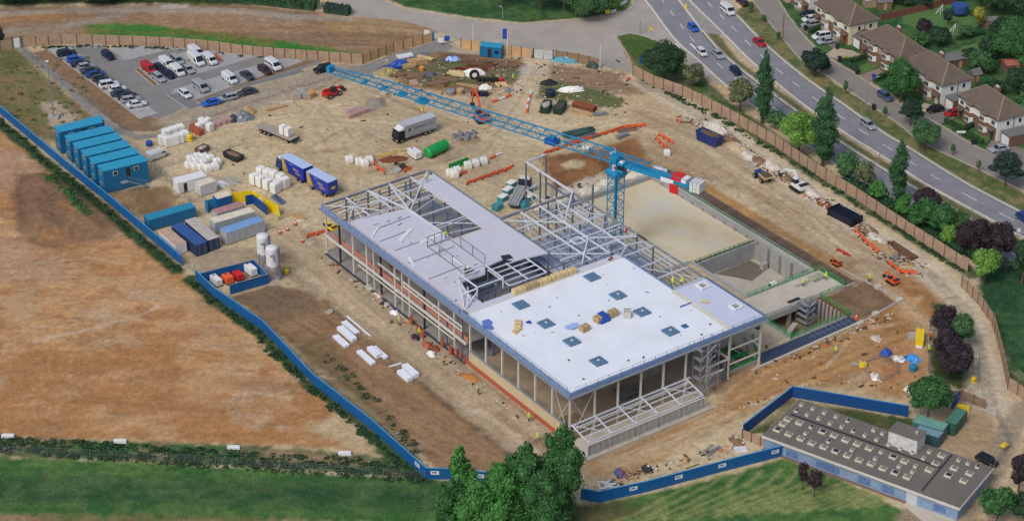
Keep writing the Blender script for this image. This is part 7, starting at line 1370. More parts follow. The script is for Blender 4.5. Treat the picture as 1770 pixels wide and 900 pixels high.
def tree(label, px, py, ytop, hw, leaf='green', kind='round', cat='tree', name=None, dens=1., group=None, trunkf=None):
    _tc[0] += 1; sd = _tc[0]; rr = random.Random(sd*13); p = GG(px, py); H_ = hgt(px, py, ytop); rx = hw/pxm(py); H_ = max(H_, .8)
    t = T(name or {'poplar':'poplar_tree','shrub':'shrub'}.get(kind,'tree'), label, cat, p, 0, group); lobes = []
    if kind == 'poplar':
        z0 = H_*.13; n = 15
        for i in range(n): k = i/(n-1); w_ = rx*(.62+.45*math.sin(math.pi*min(1,k*.9+.12)))*(1 if k < .75 else (1-(k-.75)*2.3)); a = rr.uniform(0,6.28); lobes.append(((math.cos(a)*w_*.25, math.sin(a)*w_*.25, z0+(H_-z0)*k*.93), (w_*.82, w_*.82, H_*.085)))
    elif kind == 'tall':
        n = 34
        for i in range(n):
            k = ((i*.618) % 1)**.8; w_ = rx*(1. if k < .5 else (1-((k-.5)/.5)**2.4)+.1); a = rr.uniform(0,6.28); q = rr.uniform(0,.72); w_ = max(w_, rx*.2); s_ = max(w_*rr.uniform(.34,.55), rx*.2); lobes.append(((w_*q*math.cos(a), w_*q*math.sin(a), H_*(.06+.88*k)), (s_, s_, s_*1.25)))
        lobes.append(((0,0,H_*.42), (rx*.66,rx*.66,H_*.42)))
    else:
        z0 = H_*(.1 if trunkf is None else trunkf) if kind != 'shrub' else H_*.05; cz = (z0+H_)/2; rz = (H_-z0)/2; n = 9 if rx > 1.5 else 5
        lobes.append(((0,0,cz), (rx*.74, rx*.74, rz*.82)))
        for i in range(n*2):
            a = i*2.4+rr.uniform(-.4,.4); e = rr.uniform(-.55,.95); q = math.sqrt(max(0,1-e*e))*.62; k = rr.uniform(.28,.50)
            if kind == 'cedar': e = -.6+1.5*i/(n*2); q = (1-.6*(e+.6)/1.5)*.72; k = .34
            lobes.append(((rx*q*math.cos(a), rx*q*math.sin(a), cz+rz*e*.62), (rx*k, rx*k, min(rz*k*(1.05 if kind != 'cedar' else .4), rx*k*1.5))))
    area = sum(l[1][0]*(l[1][0]+l[1][2])*4.2 for l in lobes); size = .29 if rx > 2 else .23
    nn = int(min(19000, max(260, area*6*dens*(.42/size)**1.2))); V, F = leafcloud(lobes, nn, size, sd); cb_ = MB()
    for c_, s_ in lobes: cb_.blob(c_, (s_[0]*.72,s_[1]*.72,s_[2]*.72), sd, 7, 4, .12)
    F = np.concatenate([F, np.array(cb_.f)+len(V)]); V = np.concatenate([V, np.array(cb_.v)]); leafobj('crown', V, F, LEAF[leaf], t)
    m = MB(); r0 = max(.08, H_*.022); top = H_*.72; m.cyl((0,0,-.1),(0,0,top*.45), r0, 8, r0*.75).cyl((0,0,top*.45),(rr.uniform(-.2,.2),0,top), r0*.75, 7, r0*.25)
    if kind != 'poplar' and H_ > 2.5:
        for i in range(5): a = i*1.26+rr.uniform(-.3,.3); zb = H_*rr.uniform(.25,.45); m.cyl((0,0,zb),(rx*.55*math.cos(a),rx*.55*math.sin(a),zb+H_*.28), r0*.45, 6, r0*.12)
    m.build('trunk', mBark, t); return t
TL = [('large round dark green tree behind the hoarding at the junction',1147,142,75,38,'dark','round'),('small brownish olive tree right of the large round tree',1199,150,109,21,'olive','round'),('open pale leaved tree left of the first poplar',1279,193,136,25,'olive','round'),('tall poplar nearest the junction beside the left carriageway',1317,214,88,17,'poplar','poplar'),
('small dark tree between the first poplar and the light green willow',1341,224,192,19,'mid','round'),('light green willow like tree left of the biggest poplar',1380,268,190,37,'light','round'),('widest tallest poplar beside the light green tree',1422,287,154,24,'poplar','poplar'),('mid green bushy tree right of the biggest poplar',1462,314,262,22,'mid','round'),('greyish green tree left of the bright green bush tree',1494,326,279,20,'olive','round'),
('bright green bushy tree below the slim poplar on its left',1516,351,313,18,'bright','round'),('slim poplar with narrow top above the bright bush trees',1549,350,240,18,'poplar','poplar'),('bright green tree at the foot of the slim poplar',1560,379,334,16,'bright','round'),('dark purple tree behind the dense green trees',1597,384,328,28,'purple','round'),('dense green tree left of its twin by the hoarding',1592,402,342,27,'green','round'),
('dense green tree between purple trees by the hoarding',1626,414,353,25,'green','round'),('mid green tree left of the big purple pair',1656,410,366,22,'mid','round'),('small light green tree in front of the purple pair',1637,428,389,14,'light','round'),('dark purple tree, left of the big pair by the hoarding',1680,448,377,31,'purple','round'),('dark purple tree, right of the big pair by the hoarding',1722,452,386,31,'purple','round'),
('light yellow green tree at the start of the curved hoarding',1700,491,428,26,'light','round'),('dark green tree at the right edge above the grass',1766,492,408,24,'dark','round'),
('dark bushy tree on the verge left of the service road drives',1407,131,83,25,'cedar','round'),('big green tree in front of the third house',1556,178,104,33,'green','round'),('dark cedar like tree on the service road verge',1573,218,168,24,'cedar','cedar'),('spreading green tree below the dark cedar like tree',1598,259,207,30,'mid','round'),('dark blue green tree at the right end of the service road verge',1737,322,258,33,'cedar','cedar'),
('purple tree, upper left in the clump inside the site fence',1630,585,527,25,'purple','round'),('dark green tree on the right of the purple site clump',1661,604,541,22,'mid','round'),('purple tree in the middle of the site clump',1634,620,566,26,'purple','round'),('widest purple tree at the bottom of the site clump',1648,655,592,34,'purple','round'),('round green tree by the green containers and blue hoarding',1603,724,656,40,'green','round'),
('smaller purple tree on the mown grass, left of two',1387,846,795,12,'purple','round'),('larger purple tree on the mown grass, right of two',1407,858,806,14,'purple','round'),('dark purple tree at the bottom right corner',1760,850,784,22,'purple','round'),('green tree at the bottom right below the fence',1722,905,842,34,'green','round'),('green tree at the far bottom right edge',1772,905,850,30,'dark','round'),
('green tree with narrow top, left of the bottom group',797,900,763,27,'bright','tall'),('low green tree at the left foot of the bottom group',780,912,828,32,'green','tall'),('broad bright green tree in the middle of the bottom group',868,925,800,50,'bright','tall'),('green tree behind the middle of the bottom group',912,905,764,42,'green','tall'),('tallest green tree at the right of the bottom group',970,902,729,44,'green','tall'),('dark green tree low at the bottom edge of the group',935,930,815,50,'green','tall'),('low bright green tree at the bottom edge left of centre',828,940,828,44,'bright','tall'),
('dark green tree top showing at the upper edge left of the willow',935,16,-60,34,'dark','round'),('dark green tree top at the upper edge above the street lamp',868,14,-50,26,'dark','round'),('dark broad tree at the upper edge just left of the willow',975,18,-60,26,'dark','round'),('pale green willow at the upper edge near the sign boards',1012,30,-30,46,'mid','round'),('bright hanging tree at the right of the willow',1046,24,-20,24,'light','round'),
('small dark purple shrub tree at the left edge behind the hoarding',-2,80,44,12,'purple','round'),('dark tree at the top left corner beyond the spoil strip',20,8,-40,40,'dark','round'),('dark tree at the upper edge left of the gravel track',170,6,-40,40,'dark','round'),('dark tree at the upper edge over the long hedge',95,4,-40,34,'dark','round'),
('young verge tree, first right of the dual carriageway lamp',1461,163,138,5,'mid','round'),('young verge tree near the parked grey blue estate',1529,203,183,5,'mid','round'),('young verge tree below the dark bin on the verge',1646,269,247,5,'mid','round'),('young verge tree before the right end cedar',1690,297,275,5,'olive','round'),('thin conifer shrub on the verge by the telegraph pole',1345,68,54,4,'mid','round'),('small shrub on the verge at the top near the maroon car',1297,22,4,6,'mid','round'),('second small shrub on the verge above the telegraph pole',1320,38,26,5,'mid','round'),
('dark rounded conifer beside the trampoline in the garden',1638,46,14,10,'cedar','round'),('yellow green conifer right of the trampoline',1690,50,11,12,'yellow','round'),('dark purple garden tree behind the second house',1597,58,34,16,'purple','round'),('green garden tree between the purple tree and the goal',1622,78,48,22,'dark','round'),('bushy garden tree behind the roof of the second house',1590,82,56,16,'mid','round'),
('large green tree in the right hand gardens',1745,112,34,36,'green','round'),('large dark green tree left of the biggest garden tree',1712,105,58,24,'dark','round'),('garden tree at the right edge below the biggest one',1768,122,70,26,'green','round'),('pale garden tree behind the third house roof',1690,128,88,22,'mid','round'),('dark garden tree at the top right corner',1762,34,-20,30,'dark','round'),('dark garden tree at the upper edge right of the trampoline',1722,26,-20,26,'dark','round'),('dark green garden tree at the right beside the red roofed shed',1755,168,118,24,'dark','round'),('small bush tree right of the grey garden shed',1706,150,132,14,'green','round'),
('dark garden tree at the upper edge behind the first house',1560,10,-16,22,'dark','round'),('dark conifer behind the first house garage',1598,16,-10,14,'cedar','round'),('garden tree at the upper edge left of the goal',1655,2,-30,18,'dark','round'),('leafy bush behind the fourth house at the right edge',1768,190,160,16,'mid','round'),('dark garden tree just below the top right corner tree',1735,70,30,28,'dark','round'),('dark bushy tree under the top right corner at the edge',1772,70,32,26,'green','round'),('green garden tree behind the white goal frame',1668,66,44,15,'mid','round'),('dark green tree right of the grey roofed outbuilding',1676,112,84,18,'dark','round'),('leafy green tree between outbuilding and summerhouse',1700,128,96,20,'green','round'),('small dark tree behind the fourth house chimney',1722,164,138,17,'dark','round'),('dark tree at the upper edge over the garden sheds',1535,4,-24,18,'dark','round'),('dark green tree at the upper edge near the top right corner',1700,8,-34,30,'green','round'),('dense dark shrub tree under the dark verge tree',1420,126,98,16,'cedar','round'),('low green tree at the right edge below the gardens',1775,205,172,18,'green','round')]
for lb, x, y, yt, hw, lf, kd in TL: tree(lb, x, y, yt, hw, lf, kd)
def hedge(label, pts, w_, h_, leaf='dark', name='hedge', dens=1., cat='hedge', size=.32):
    P = [GG(*p) for p in pts]; t = T(name, label, cat, P[0]); o = P[0]; lobes = []; core = MB()
    for i in range(len(P)-1):
        a, b = P[i]-o, P[i+1]-o; L_ = (b-a).length; n = max(2, int(L_/(w_*.6)))
        for k in range(n): q = a.lerp(b, (k+.5)/n); lobes.append(((q.x,q.y,h_*.5),(w_*.62,w_*.62,h_*.56)))
        core.beam(a+Vector((0,0,h_*.42)), b+Vector((0,0,h_*.42)), w_*.7, h_*.8)
    core.build('stems', LEAF[leaf], t); area = sum(l[1][0]*(l[1][0]+l[1][2])*4 for l in lobes); V, F = leafcloud(lobes, int(min(7000, area*4*dens)), size, len(label)+int(pts[0][0])); leafobj('foliage', V, F, LEAF[leaf], t); return t
hedge('long dark hedge along the upper edge left of the road', [(205,-6),(330,-2),(420,3),(545,16)], 4., 3.2, 'dark', size=.45); hedge('short trimmed hedge at the end of the long one beside the road', [(562,20),(604,26)], 3., 2.4, 'cedar', size=.4)
for lb, p_ in (('front hedge along the drive of the second house',[(1463,110),(1505,100)]),('trimmed hedge along the service road at the second house',[(1458,108),(1483,126)]),('hedge between the third house drive and the big green tree',[(1513,140),(1535,132)]),('trimmed hedge square corner at the fourth house',[(1633,212),(1662,226)]),('back trimmed hedge in the fourth house front garden',[(1662,228),(1694,214)]),('low hedge along the service road in front of the fourth house',[(1668,232),(1698,250)]),('hedge beside the top drive between parked cars',[(1398,58),(1418,50)]),('garden hedge between the lawns behind the houses',[(1655,70),(1700,60)]),('low dark hedge along the right garden boundary',[(1690,150),(1730,165)])): hedge(lb, p_, 1.1, 1.3, 'dark')
hedge('flowering low bush row beside the curved hoarding at the right edge', [(1750,648),(1775,665)], 2.4, 1.4, 'olive'); hedge('dark bush row under the trees along the roadside hoarding', [(1460,318),(1540,362),(1620,415),(1665,440)], 3., 2., 'dark', size=.42); hedge('dense undergrowth between the purple trees behind the hoarding', [(1655,425),(1700,455),(1745,470)], 3.5, 2., 'cedar', size=.42); hedge('undergrowth below the purple clump inside the site fence',[(1625,600),(1650,655)],3.,1.2,'dark')
# weeds: stuff
def weeds(label, pts_fn, n, leaf, size=.4, seed=1):
    r = random.Random(seed); lobes = []
    for i in range(n): x, y = pts_fn(r); g_ = GG(x, y); s_ = r.uniform(.25,.7); lobes.append(((g_.x,g_.y,g_.z+.02),(s_*1.2,s_*1.2,s_*.28)))
    V, F = leafcloud(lobes, n*18, size, seed); o = leafobj('weeds', V, F, LEAF[leaf], None); tag(o, label, 'weeds', kind='stuff')
def along(pts, w):
    def f(r):
        i = r.randrange(len(pts)-1); t = r.random(); return pts[i][0]+(pts[i+1][0]-pts[i][0])*t+r.gauss(0,w), pts[i][1]+(pts[i+1][1]-pts[i][1])*t+r.gauss(0,w*.6)
    return f
weeds('weeds on the strip above the bottom grass', lambda r: (lambda x: (x, 752+x*.062+r.uniform(2,30+x*.01)))(r.uniform(-20,720)), 620, 'dark', .3, 5)
weeds('rough grass on the field side of the blue hoarding', along([(-8,205),(98,295),(178,359),(306,467)], 3), 160, 'dark', .4, 6); weeds('rough grass below the lower blue hoarding', along([(332,487),(440,575),(530,665),(630,745),(725,828)], 4), 190, 'dark', .4, 7)
weeds('weeds inside the lower blue hoarding', along([(560,606),(610,660),(650,700),(690,745),(728,788)], 5), 70, 'dark', .22, 8); weeds('weeds on the dark mound in the brown field', along([(85,318),(120,345),(152,382)], 5), 60, 'green', .35, 9)
weeds('tufts on the rough ground behind the cabins', lambda r: (r.uniform(0,150), r.uniform(95,225)), 90, 'olive', .3, 10); weeds('grass tufts at the foot of the roadside hoarding', along([(1110,140),(1250,208),(1400,300),(1560,402),(1670,472)], 3), 170, 'dark', .35, 11)
weeds('ivy growth at the foot of the car park hoarding', along([(60,82),(160,80),(300,85),(470,102)], 2), 60, 'dark', .3, 12)
# ================================================================ HOUSES
mTile = ribbed('brown_roof_tiles', (98,86,76), .35, 'Y', .5, .85, .16); mRidge = M('ridge_tiles',(128,116,96),.85,0,.15,2.); mRender = M('white_render',(206,208,206),.8,0,.05,.6); mCream = M('cream_render',(206,200,170),.8,0,.05,.6); mTanR = M('tan_render',(150,134,116),.8,0,.08,.6); mBrn = M('brown_brick',(112,84,68),.9,0,.2,1.5)
def house(label, fr, L_, D_, side, seed, garage=True):
    cR = G(*fr, 5.3); cR.z = 0; hd = head((1491,59),(1555,101),5.3); o = cR-Vector((math.cos(hd),math.sin(hd),0))*L_; t = T('semi_detached_house', label, 'house', o, hd, 'semi detached houses along the service road'); e = 5.3
    MB().box(0,L_,0,D_,0,e).build('wall', side, t); MB().box(.2,L_-.1,-.06,-.01,0,2.5).build('brick_front', mBrn, t)
    ov = .4; x0, x1, y0, y1 = -ov, L_+ov, -ov, D_+ov; ym = D_/2; rh = 3.1; k = D_/2+ov-.3
    V = [(x0,y0,e-.1),(x1,y0,e-.1),(x1,y1,e-.1),(x0,y1,e-.1),(x0+k,ym,e+rh),(x1-k,ym,e+rh)]; rf = MB().add(V+[(v[0],v[1],v[2]-.15) for v in V[:4]], [(0,1,5,4),(1,2,5),(2,3,4,5),(3,0,4),(6,9,8,7),(0,6,7,1),(1,7,8,2),(2,8,9,3),(3,9,6,0)]).build('roof', mTile, t)
    rm = MB()
    for a, b in ((0,4),(3,4),(1,5),(2,5),(4,5)): rm.beam(Vector(V[a])+Vector((0,0,.05)), Vector(V[b])+Vector((0,0,.05)), .28, .12)
    rm.build('ridge', mRidge, rf)
    c = MB().cbox(L_/2,ym+.6,e+rh-1.2,1.5,.8,2.).build('chimney', mBrn, rf)
    for dx in (-.45,-.15,.15,.45): MB().cyl((L_/2+dx,ym+.6,e+rh+.8),(L_/2+dx,ym+.6,e+rh+1.1),.12,8).build('chimney_pot', mRender, c)
    for bx in (L_/2-2.6, L_/2+2.6):
        b = MB().loft([[(bx-1.3,-.02,z),(bx-.8,-.8,z),(bx+.8,-.8,z),(bx+1.3,-.02,z)] for z in (0,4.9)]).build('bay', mBrn if seed % 2 else mTanR, t)
        MB().loft([[(bx-1.4,-.02,z),(bx-.85,-.95*k_,z),(bx+.85,-.95*k_,z),(bx+1.4,-.02,z)] for z, k_ in ((4.92,1),(5.6,.2))]).build('bay_roof', mTile, b)
        for z in (.8, 3.2):
            w_ = MB().loft([[(bx-1.32,-.03,q),(bx-.82,-.83,q),(bx+.82,-.83,q),(bx+1.32,-.03,q)] for q in (z,z+1.35)]).build('bay_window', mRender, b)
            for i in range(3): MB().cbox(bx-.52+i*.52,-.85,z+.2,.4,.03,.95).build('pane', mGlass, w_)
    for wx in (1.4, L_-1.4):
        d_ = MB().cbox(wx,-.09,.1,1.,.06,2.1).build('door', M('house_door_%d' % seed, [(120,40,40),(60,70,90),(190,190,190),(50,60,50)][seed], .5), t); MB().cbox(wx,-.6,2.4,2.0,1.1,.15).build('porch_roof', mTile, t)
        w_ = MB().cbox(wx,-.05,3.4,1.3,.06,1.1).build('window', mRender, t); MB().cbox(wx-.3,-.09,3.5,.5,.03,.9).cbox(wx+.3,-.09,3.5,.5,.03,.9).build('pane', mGlass, w_)
    MB().box(.1,L_-.1,-.045,-.01,2.55,3.1).build('tile_band', mBrn, t)
    for yy, zz in ((D_*.35,3.3),(D_*.75,3.4)): w_ = MB().box(L_+.0,L_+.06,yy-.45,yy+.45,zz,zz+1.1).build('window', mRender, t); MB().box(L_+.06,L_+.09,yy-.35,yy+.35,zz+.1,zz+1.).build('pane', mGlass, w_)
    MB().beam((L_+.06,D_*.55,.2),(L_+.06,D_*.55,5.2),.1).beam((0,-.5,5.15),(L_,-.5,5.15),.12).build('gutter', mDark, t)
    if garage:
        g_ = T('garage', 'flat roofed garage with pale door attached beside the '+label.split(' with ')[0].split(', ')[-1], 'garage', t.matrix_basis@Vector((L_+.45,1.,0)), hd, 'garages beside the semi detached houses')
        MB().box(0,3.2,0,6,0,2.5).build('wall', mBrn, g_); MB().box(-.1,3.3,-.1,6.1,2.5,2.65).build('roof', M('felt_roof',(104,104,104),.9,0,.12,1.), g_); MB().box(.3,2.8,-.06,-.01,.05,2.1).build('door', mRender if seed != 2 else mRender, g_)
    return t
house('brown roofed semi detached pair with cream side wall, furthest left', (1468.5,43), 14.5, 8., mCream, 0); house('brown roofed semi detached pair with tan side wall, second house', (1555,101), 15., 8., mTanR, 1, False); house('brown roofed semi detached pair with white side wall, third house', (1628.5,147), 14.5, 8., mRender, 2); house('brown roofed semi detached pair with white side wall, fourth house', (1725,207), 14., 8., mRender, 3)
g2_ = T('garage', 'brown tiled lean-to garage left of the second house', 'garage', GX(1475,58,2.5)+Vector((0,-1.,0)), head((1491,59),(1555,101),5.3)); MB().box(0,3.,0,5.5,0,2.4).build('wall', mBrn, g2_); MB().loft([[(-.2,-.3,2.4),(3.2,-.3,2.4),(3.2,5.6,2.4),(-.2,5.6,2.4)],[(-.2,2.4,3.5),(3.2,2.4,3.5),(3.2,3.,3.5),(-.2,3.,3.5)]]).build('roof', mTile, g2_); MB().box(.3,2.7,-.06,-.01,.05,2.1).build('door', mRender, g2_)
house('brown roofed semi detached pair cut off at the top edge', (1400,-8), 14., 8., mRender, 0, False)
dr = M('drive_paving', (164,152,132), .9, 0, .12, .6); dr2 = M('dark_drive', (116,110,104), .9, 0, .12, .6)
for q, m_ in (([(1425,96),(1444,82),(1474,88),(1496,99),(1466,109)], dr),([(1380,50),(1410,24),(1424,38),(1395,60)], dr2),([(1410,66),(1424,58),(1452,72),(1440,84)], dr2),([(1484,131),(1520,118),(1535,130),(1498,143)], M('brown_drive',(136,118,102),.9,0,.12,.6)),([(1596,201),(1607,183),(1640,180),(1662,190),(1640,214),(1612,212)], dr2),([(1700,262),(1716,240),(1780,262),(1770,296)], dr2),([(1585,190),(1598,178),(1610,182),(1600,196)], dr)): sheetobj('driveway', q, .034, m_)
for q in ([(1478,118),(1508,106),(1518,116),(1487,130)], [(1636,218),(1650,206),(1672,214),(1660,226)], [(1672,232),(1696,222),(1712,240),(1700,250)], [(1640,90),(1700,70),(1725,84),(1640,102)], [(1560,20),(1640,8),(1700,40),(1640,70),(1560,40)]): sheetobj('lawn', q, .026, M('lawn_grass',(76,108,56),.9,0,.15,.8))
fence('garden_fence', 'red brown garden fence behind the first two houses', [(1523,36),(1560,28),(1625,12),(1652,4)], 1.7, M('red_brown_boards',(122,72,62),.9,0,.15,1.), mPostT, 2.4); fence('garden_fence', 'dark garden fence between the third and fourth gardens', [(1680,140),(1730,112)], 1.6, mWoodD, mPostT, 2.4)
t = T('trampoline', 'round blue netted trampoline on the garden lawn', 'trampoline', GG(1658,26)); MB().cyl((0,0,.8),(0,0,.9),2.,18).build('mat', mNavy, t); m = MB()
for i in range(10): a = i*.628; m.beam((2*math.cos(a),2*math.sin(a),0),(2*math.cos(a),2*math.sin(a),2.8),.1)
m.build('pole', mBlueD, t); MB().lathe([(2.02,.95),(2.02,2.7)],20).build('net', M('blue_net',(40,70,130),.7), t)
for x, y, lb in ((1649,56,'white football goal on the lawn beside the dark conifer'),(1627,22,'small white football goal by the red brown fence')):
    t = T('football_goal', lb, 'goal', GG(x, y), 1.2); MB().beam((-1.3,0,0),(-1.3,0,1.7),.1).beam((1.3,0,0),(1.3,0,1.7),.1).beam((-1.3,0,1.7),(1.3,0,1.7),.1).beam((-1.3,0,1.7),(-1.3,1.1,0),.07).beam((1.3,0,1.7),(1.3,1.1,0),.07).beam((-1.3,1.1,0),(1.3,1.1,0),.07).build('frame', mWhite, t)
def shed(label, x, y, rz, l, w_, h_, wall, roof, gab=.6):
    t = T('garden_shed', label, 'shed', GG(x, y), rz); MB().box(-l/2,l/2,-w_/2,w_/2,0,h_).build('wall', wall, t); MB().loft([[(-l/2-.2,-w_/2-.2,h_),(l/2+.2,-w_/2-.2,h_),(l/2+.2,w_/2+.2,h_),(-l/2-.2,w_/2+.2,h_)],[(-l/2-.2,-.05,h_+gab),(l/2+.2,-.05,h_+gab),(l/2+.2,.05,h_+gab),(-l/2-.2,.05,h_+gab)]]).build('roof', roof, t); MB().cbox(0,-w_/2-.03,.05,.8,.05,1.8).build('door', mWood, t)
felt = M('felt_roof',(104,104,104)); shed('grey roofed outbuilding behind the third house', 1652,112, .35, 7, 4, 2.3, mBrn, felt); shed('red roofed shed at the right edge of the gardens', 1752,122, .2, 5, 3.5, 2.2, mBrn, M('red_tiles',(150,92,74),.9,0,.12,1.)); shed('small pointed summerhouse behind the fourth house', 1684,140, .5, 2.2, 2.2, 2., mWoodD, felt, 1.2); shed('white roofed shed at the top behind the first house', 1508,10, .2, 4.5, 2.5, 2.1, mTanR, mWhite, .3); shed('dark timber shed beside the white roofed one', 1526,14, .2, 3.5, 3, 2.1, mWoodD, felt); shed('grey shed right of the yellow green conifer', 1710,46, .2, 3, 2.2, 2., mWoodD, felt)
for x, y, lb in ((1447,85,'dark wheelie bin at the mouth of the pale drive'),(1451,107,'dark wheelie bin left of the second house hedge'),(1481,129,'black bin at the corner of the second house hedge'),(1510,138,'blue recycling bin by the hedge near the big green tree'),(1510,190,'black litter bin on the verge above the silver estate'),(1682,250,'dark bin in front of the fourth house lawn'),(1392,53,'dark bin beside the nearest car on the top drive')):
    t = T('wheelie_bin', lb, 'bin', GG(x, y), .3); mm = mTarp if 'blue' in lb else mDark; MB().loft([[(s*k*.35,u*k*.35,z) for s,u in ((-1,-1),(1,-1),(1,1),(-1,1))] for z,k in ((0,.8),(1.2,1.1))]).build('body', mm, t); MB().cbox(0,.05,1.2,.8,.8,.12).build('lid', mm, t)
hedge('small yellow flowering bush on the drive of the second house', [(1458,104),(1468,107)], 1.6, 1.1, 'yellow', name='shrub', cat='shrub')
# ================================================================ LOW GREY BUILDING
za = 2.8; A, B, D = G(1321.4,751.6,za), G(1656.9,875,za), G(1380.7,690,za); hd = math.atan2(B.y-A.y, B.x-A.x); Lb = (B-A).length; dd = D-A; Wb = abs(-math.sin(hd)*dd.x+math.cos(hd)*dd.y); A.z = 0
lg = T('low_flat_roofed_building', 'long low flat roofed building with rows of rooflights on the mown grass', 'building', A, hd); inv = lg.matrix_basis.inverted()
def LB(x, y, z=za): return inv@G(x, y, z)
mWallB = M('pale_blue_wall', (120,142,172), .8, 0, .16, .8); mRoofG = M('grey_felt_roof',(102,97,91), .9, 0, .1, .3)
MB().box(0,Lb,0,Wb,0,za-.35).build('wall', mWallB, lg); MB().box(-.3,Lb+.3,-.3,Wb+.3,za-.3,za-.04).build('roof', mRoofG, lg); MB().box(-.36,Lb+.36,-.42,-.3,za-.42,za+.06).box(Lb+.3,Lb+.42,-.3,Wb+.3,za-.42,za+.06).build('fascia', M('white_fascia',(190,188,182),.7,0,.1,1.), lg)
MB().box(.1,Lb*.78,-.06,-.01,za-.75,za-.4).build('brown_band', M('brown_band',(96,70,62),.9,0,.15,1.), lg); MB().box(Lb*.745,Lb*.80,-.08,-.01,0,2.1).build('door', M('pale_door',(176,184,194),.7), lg); MB().box(-.1,Lb*.75,-.5,-.1,0,.15).build('plinth', M('brown_plinth',(120,92,80),.9,0,.15,1.), lg)
for q in (.12,.28,.34,.5,.62,.88): MB().box(Lb*q,Lb*q+2.2,-.035,-.012,.4,1.7).build('painted_panel', M('blue_mural',(84,112,156),.8,0,.35,1.2), lg)
s0 = LB(1250+400/3.404, 640+258/3.404); s1 = LB(1250+1280/3.404, 640+572/3.404); MB().beam((s0.x,s0.y,za), (s1.x,s1.y,za), .3, .16).build('roof_upstand', mDark, lg); s2 = LB(1250+1345/3.404, 640+495/3.404); s3 = LB(1250+1170/3.404, 640+705/3.404); MB().beam((s2.x,s2.y,za), (s3.x,s3.y,za), .25, .1).build('roof_upstand', mDark, lg)
big = [(320,350),(387,377),(457,403),(523,430),(592,452),(662,477),(731,503),(801,529),(871,552),(941,578),(1012,603),(1083,628),(352,318),(380,290),(450,310),(585,362),(653,385),(722,412),(790,435),(860,460),(1000,510),(1068,537),(1212,587),(1360,577),(1450,608),(1325,618),(1415,652),(1250,550),(1286,502)]
sm = [(487,372),(622,418),(760,470),(897,520),(1037,567),(1115,598),(519,333),(932,481),(1133,565),(1215,480),(1180,518),(432,238),(497,262),(565,284),(632,312),(700,333),(768,358),(836,383),(905,408),(975,436),(1045,460),(1115,482),(463,203),(530,226),(598,250),(666,272),(735,297),(888,352),(940,372),(1388,528),(1443,548),(1497,567)]
mCurb = M('rooflight_curb',(196,188,170),.8,0,.1,1.); mRL = M('rooflight_pane',(124,117,108),.4,0,.25,2.)
for i, (x, y) in enumerate(big+sm):
    c = LB(1250+x/3.404, 640+y/3.404); b_ = i < len(big); l, w_ = (1.25,1.1) if b_ else (.65,.95); f_ = MB().cbox(c.x,c.y,za-.04,l,w_,.3).build('rooflight', mCurb, lg); MB().cbox(c.x+.04,c.y+.04,za+.26,l*.74,w_*.7,.06).build('pane', mRL if (i*7) % 5 else mGlass, f_)
ph = [inv@G(x, y, 5.6) for x, y in ((1538,741),(1605.5,742),(1592,754),(1549.6,723.7))]; x0 = min(ph[0].x, ph[3].x); MB().box(ph[0].x,ph[2].x,ph[0].y-.3,ph[0].y+2.9,za-.04,5.4).build('plant_room', M('stained_white_render',(186,186,186),.85,0,.25,1.2), lg); MB().box(ph[0].x-.1,ph[2].x+.1,ph[0].y-.4,ph[0].y+3.,5.4,5.55).build('plant_room_roof', mRoofG, lg); MB().cbox(ph[2].x-1,ph[0].y+1.5,5.55,.5,.5,.4).build('vent', mConc, lg)
sheetobj('concrete_apron', [(1560,872),(1572,862),(1640,886),(1655,905),(1600,905)], .03, mConcL)
hh_ = hd
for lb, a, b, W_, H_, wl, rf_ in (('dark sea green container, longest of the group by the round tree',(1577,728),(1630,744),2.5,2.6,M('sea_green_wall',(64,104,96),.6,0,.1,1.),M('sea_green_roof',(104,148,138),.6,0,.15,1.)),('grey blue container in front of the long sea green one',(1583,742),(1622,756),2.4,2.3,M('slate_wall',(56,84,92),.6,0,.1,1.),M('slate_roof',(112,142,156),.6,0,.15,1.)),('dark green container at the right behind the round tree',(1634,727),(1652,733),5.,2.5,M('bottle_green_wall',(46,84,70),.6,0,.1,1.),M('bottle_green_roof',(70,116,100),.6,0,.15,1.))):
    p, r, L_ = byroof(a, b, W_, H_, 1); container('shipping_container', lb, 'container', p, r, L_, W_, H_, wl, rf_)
o = MB().blob((0,0,.7),(1.,.9,.7),5,10,6,.15).build('blue_sack', M('bright_blue_bag',(50,130,200))); o.location = G(1641,745); tag(o, 'blue covered heap between the two rightmost containers', 'covered heap')
fence('brown_wall', 'brown boarded wall behind the yellow dumper bucket', [(1640,690),(1662,690),(1702,706)], 1.9, M('brown_boards',(136,112,90)), mPostT, 2.5, cat='fence')
for lb, x, y in (('yellow and grey barrow beside the palisade fence of the car yard',1735,776),): 
    t = T('wheelbarrow', lb, 'wheelbarrow', G(x, y), .8); MB().loft([[(-.5,-.35,.4),(.5,-.35,.4),(.5,.35,.4),(-.5,.35,.4)],[(-.8,-.5,.9),(.8,-.5,.9),(.8,.5,.9),(-.8,.5,.9)]]).build('tray', mYel, t); MB().cyl((.9,-.08,.3),(.9,.08,.3),.3,12).build('wheel', mBlack, t); MB().beam((.9,-.2,.3),(-1.2,-.45,.7),.06).beam((.9,.2,.3),(-1.2,.45,.7),.06).build('handle', mGalv, t)
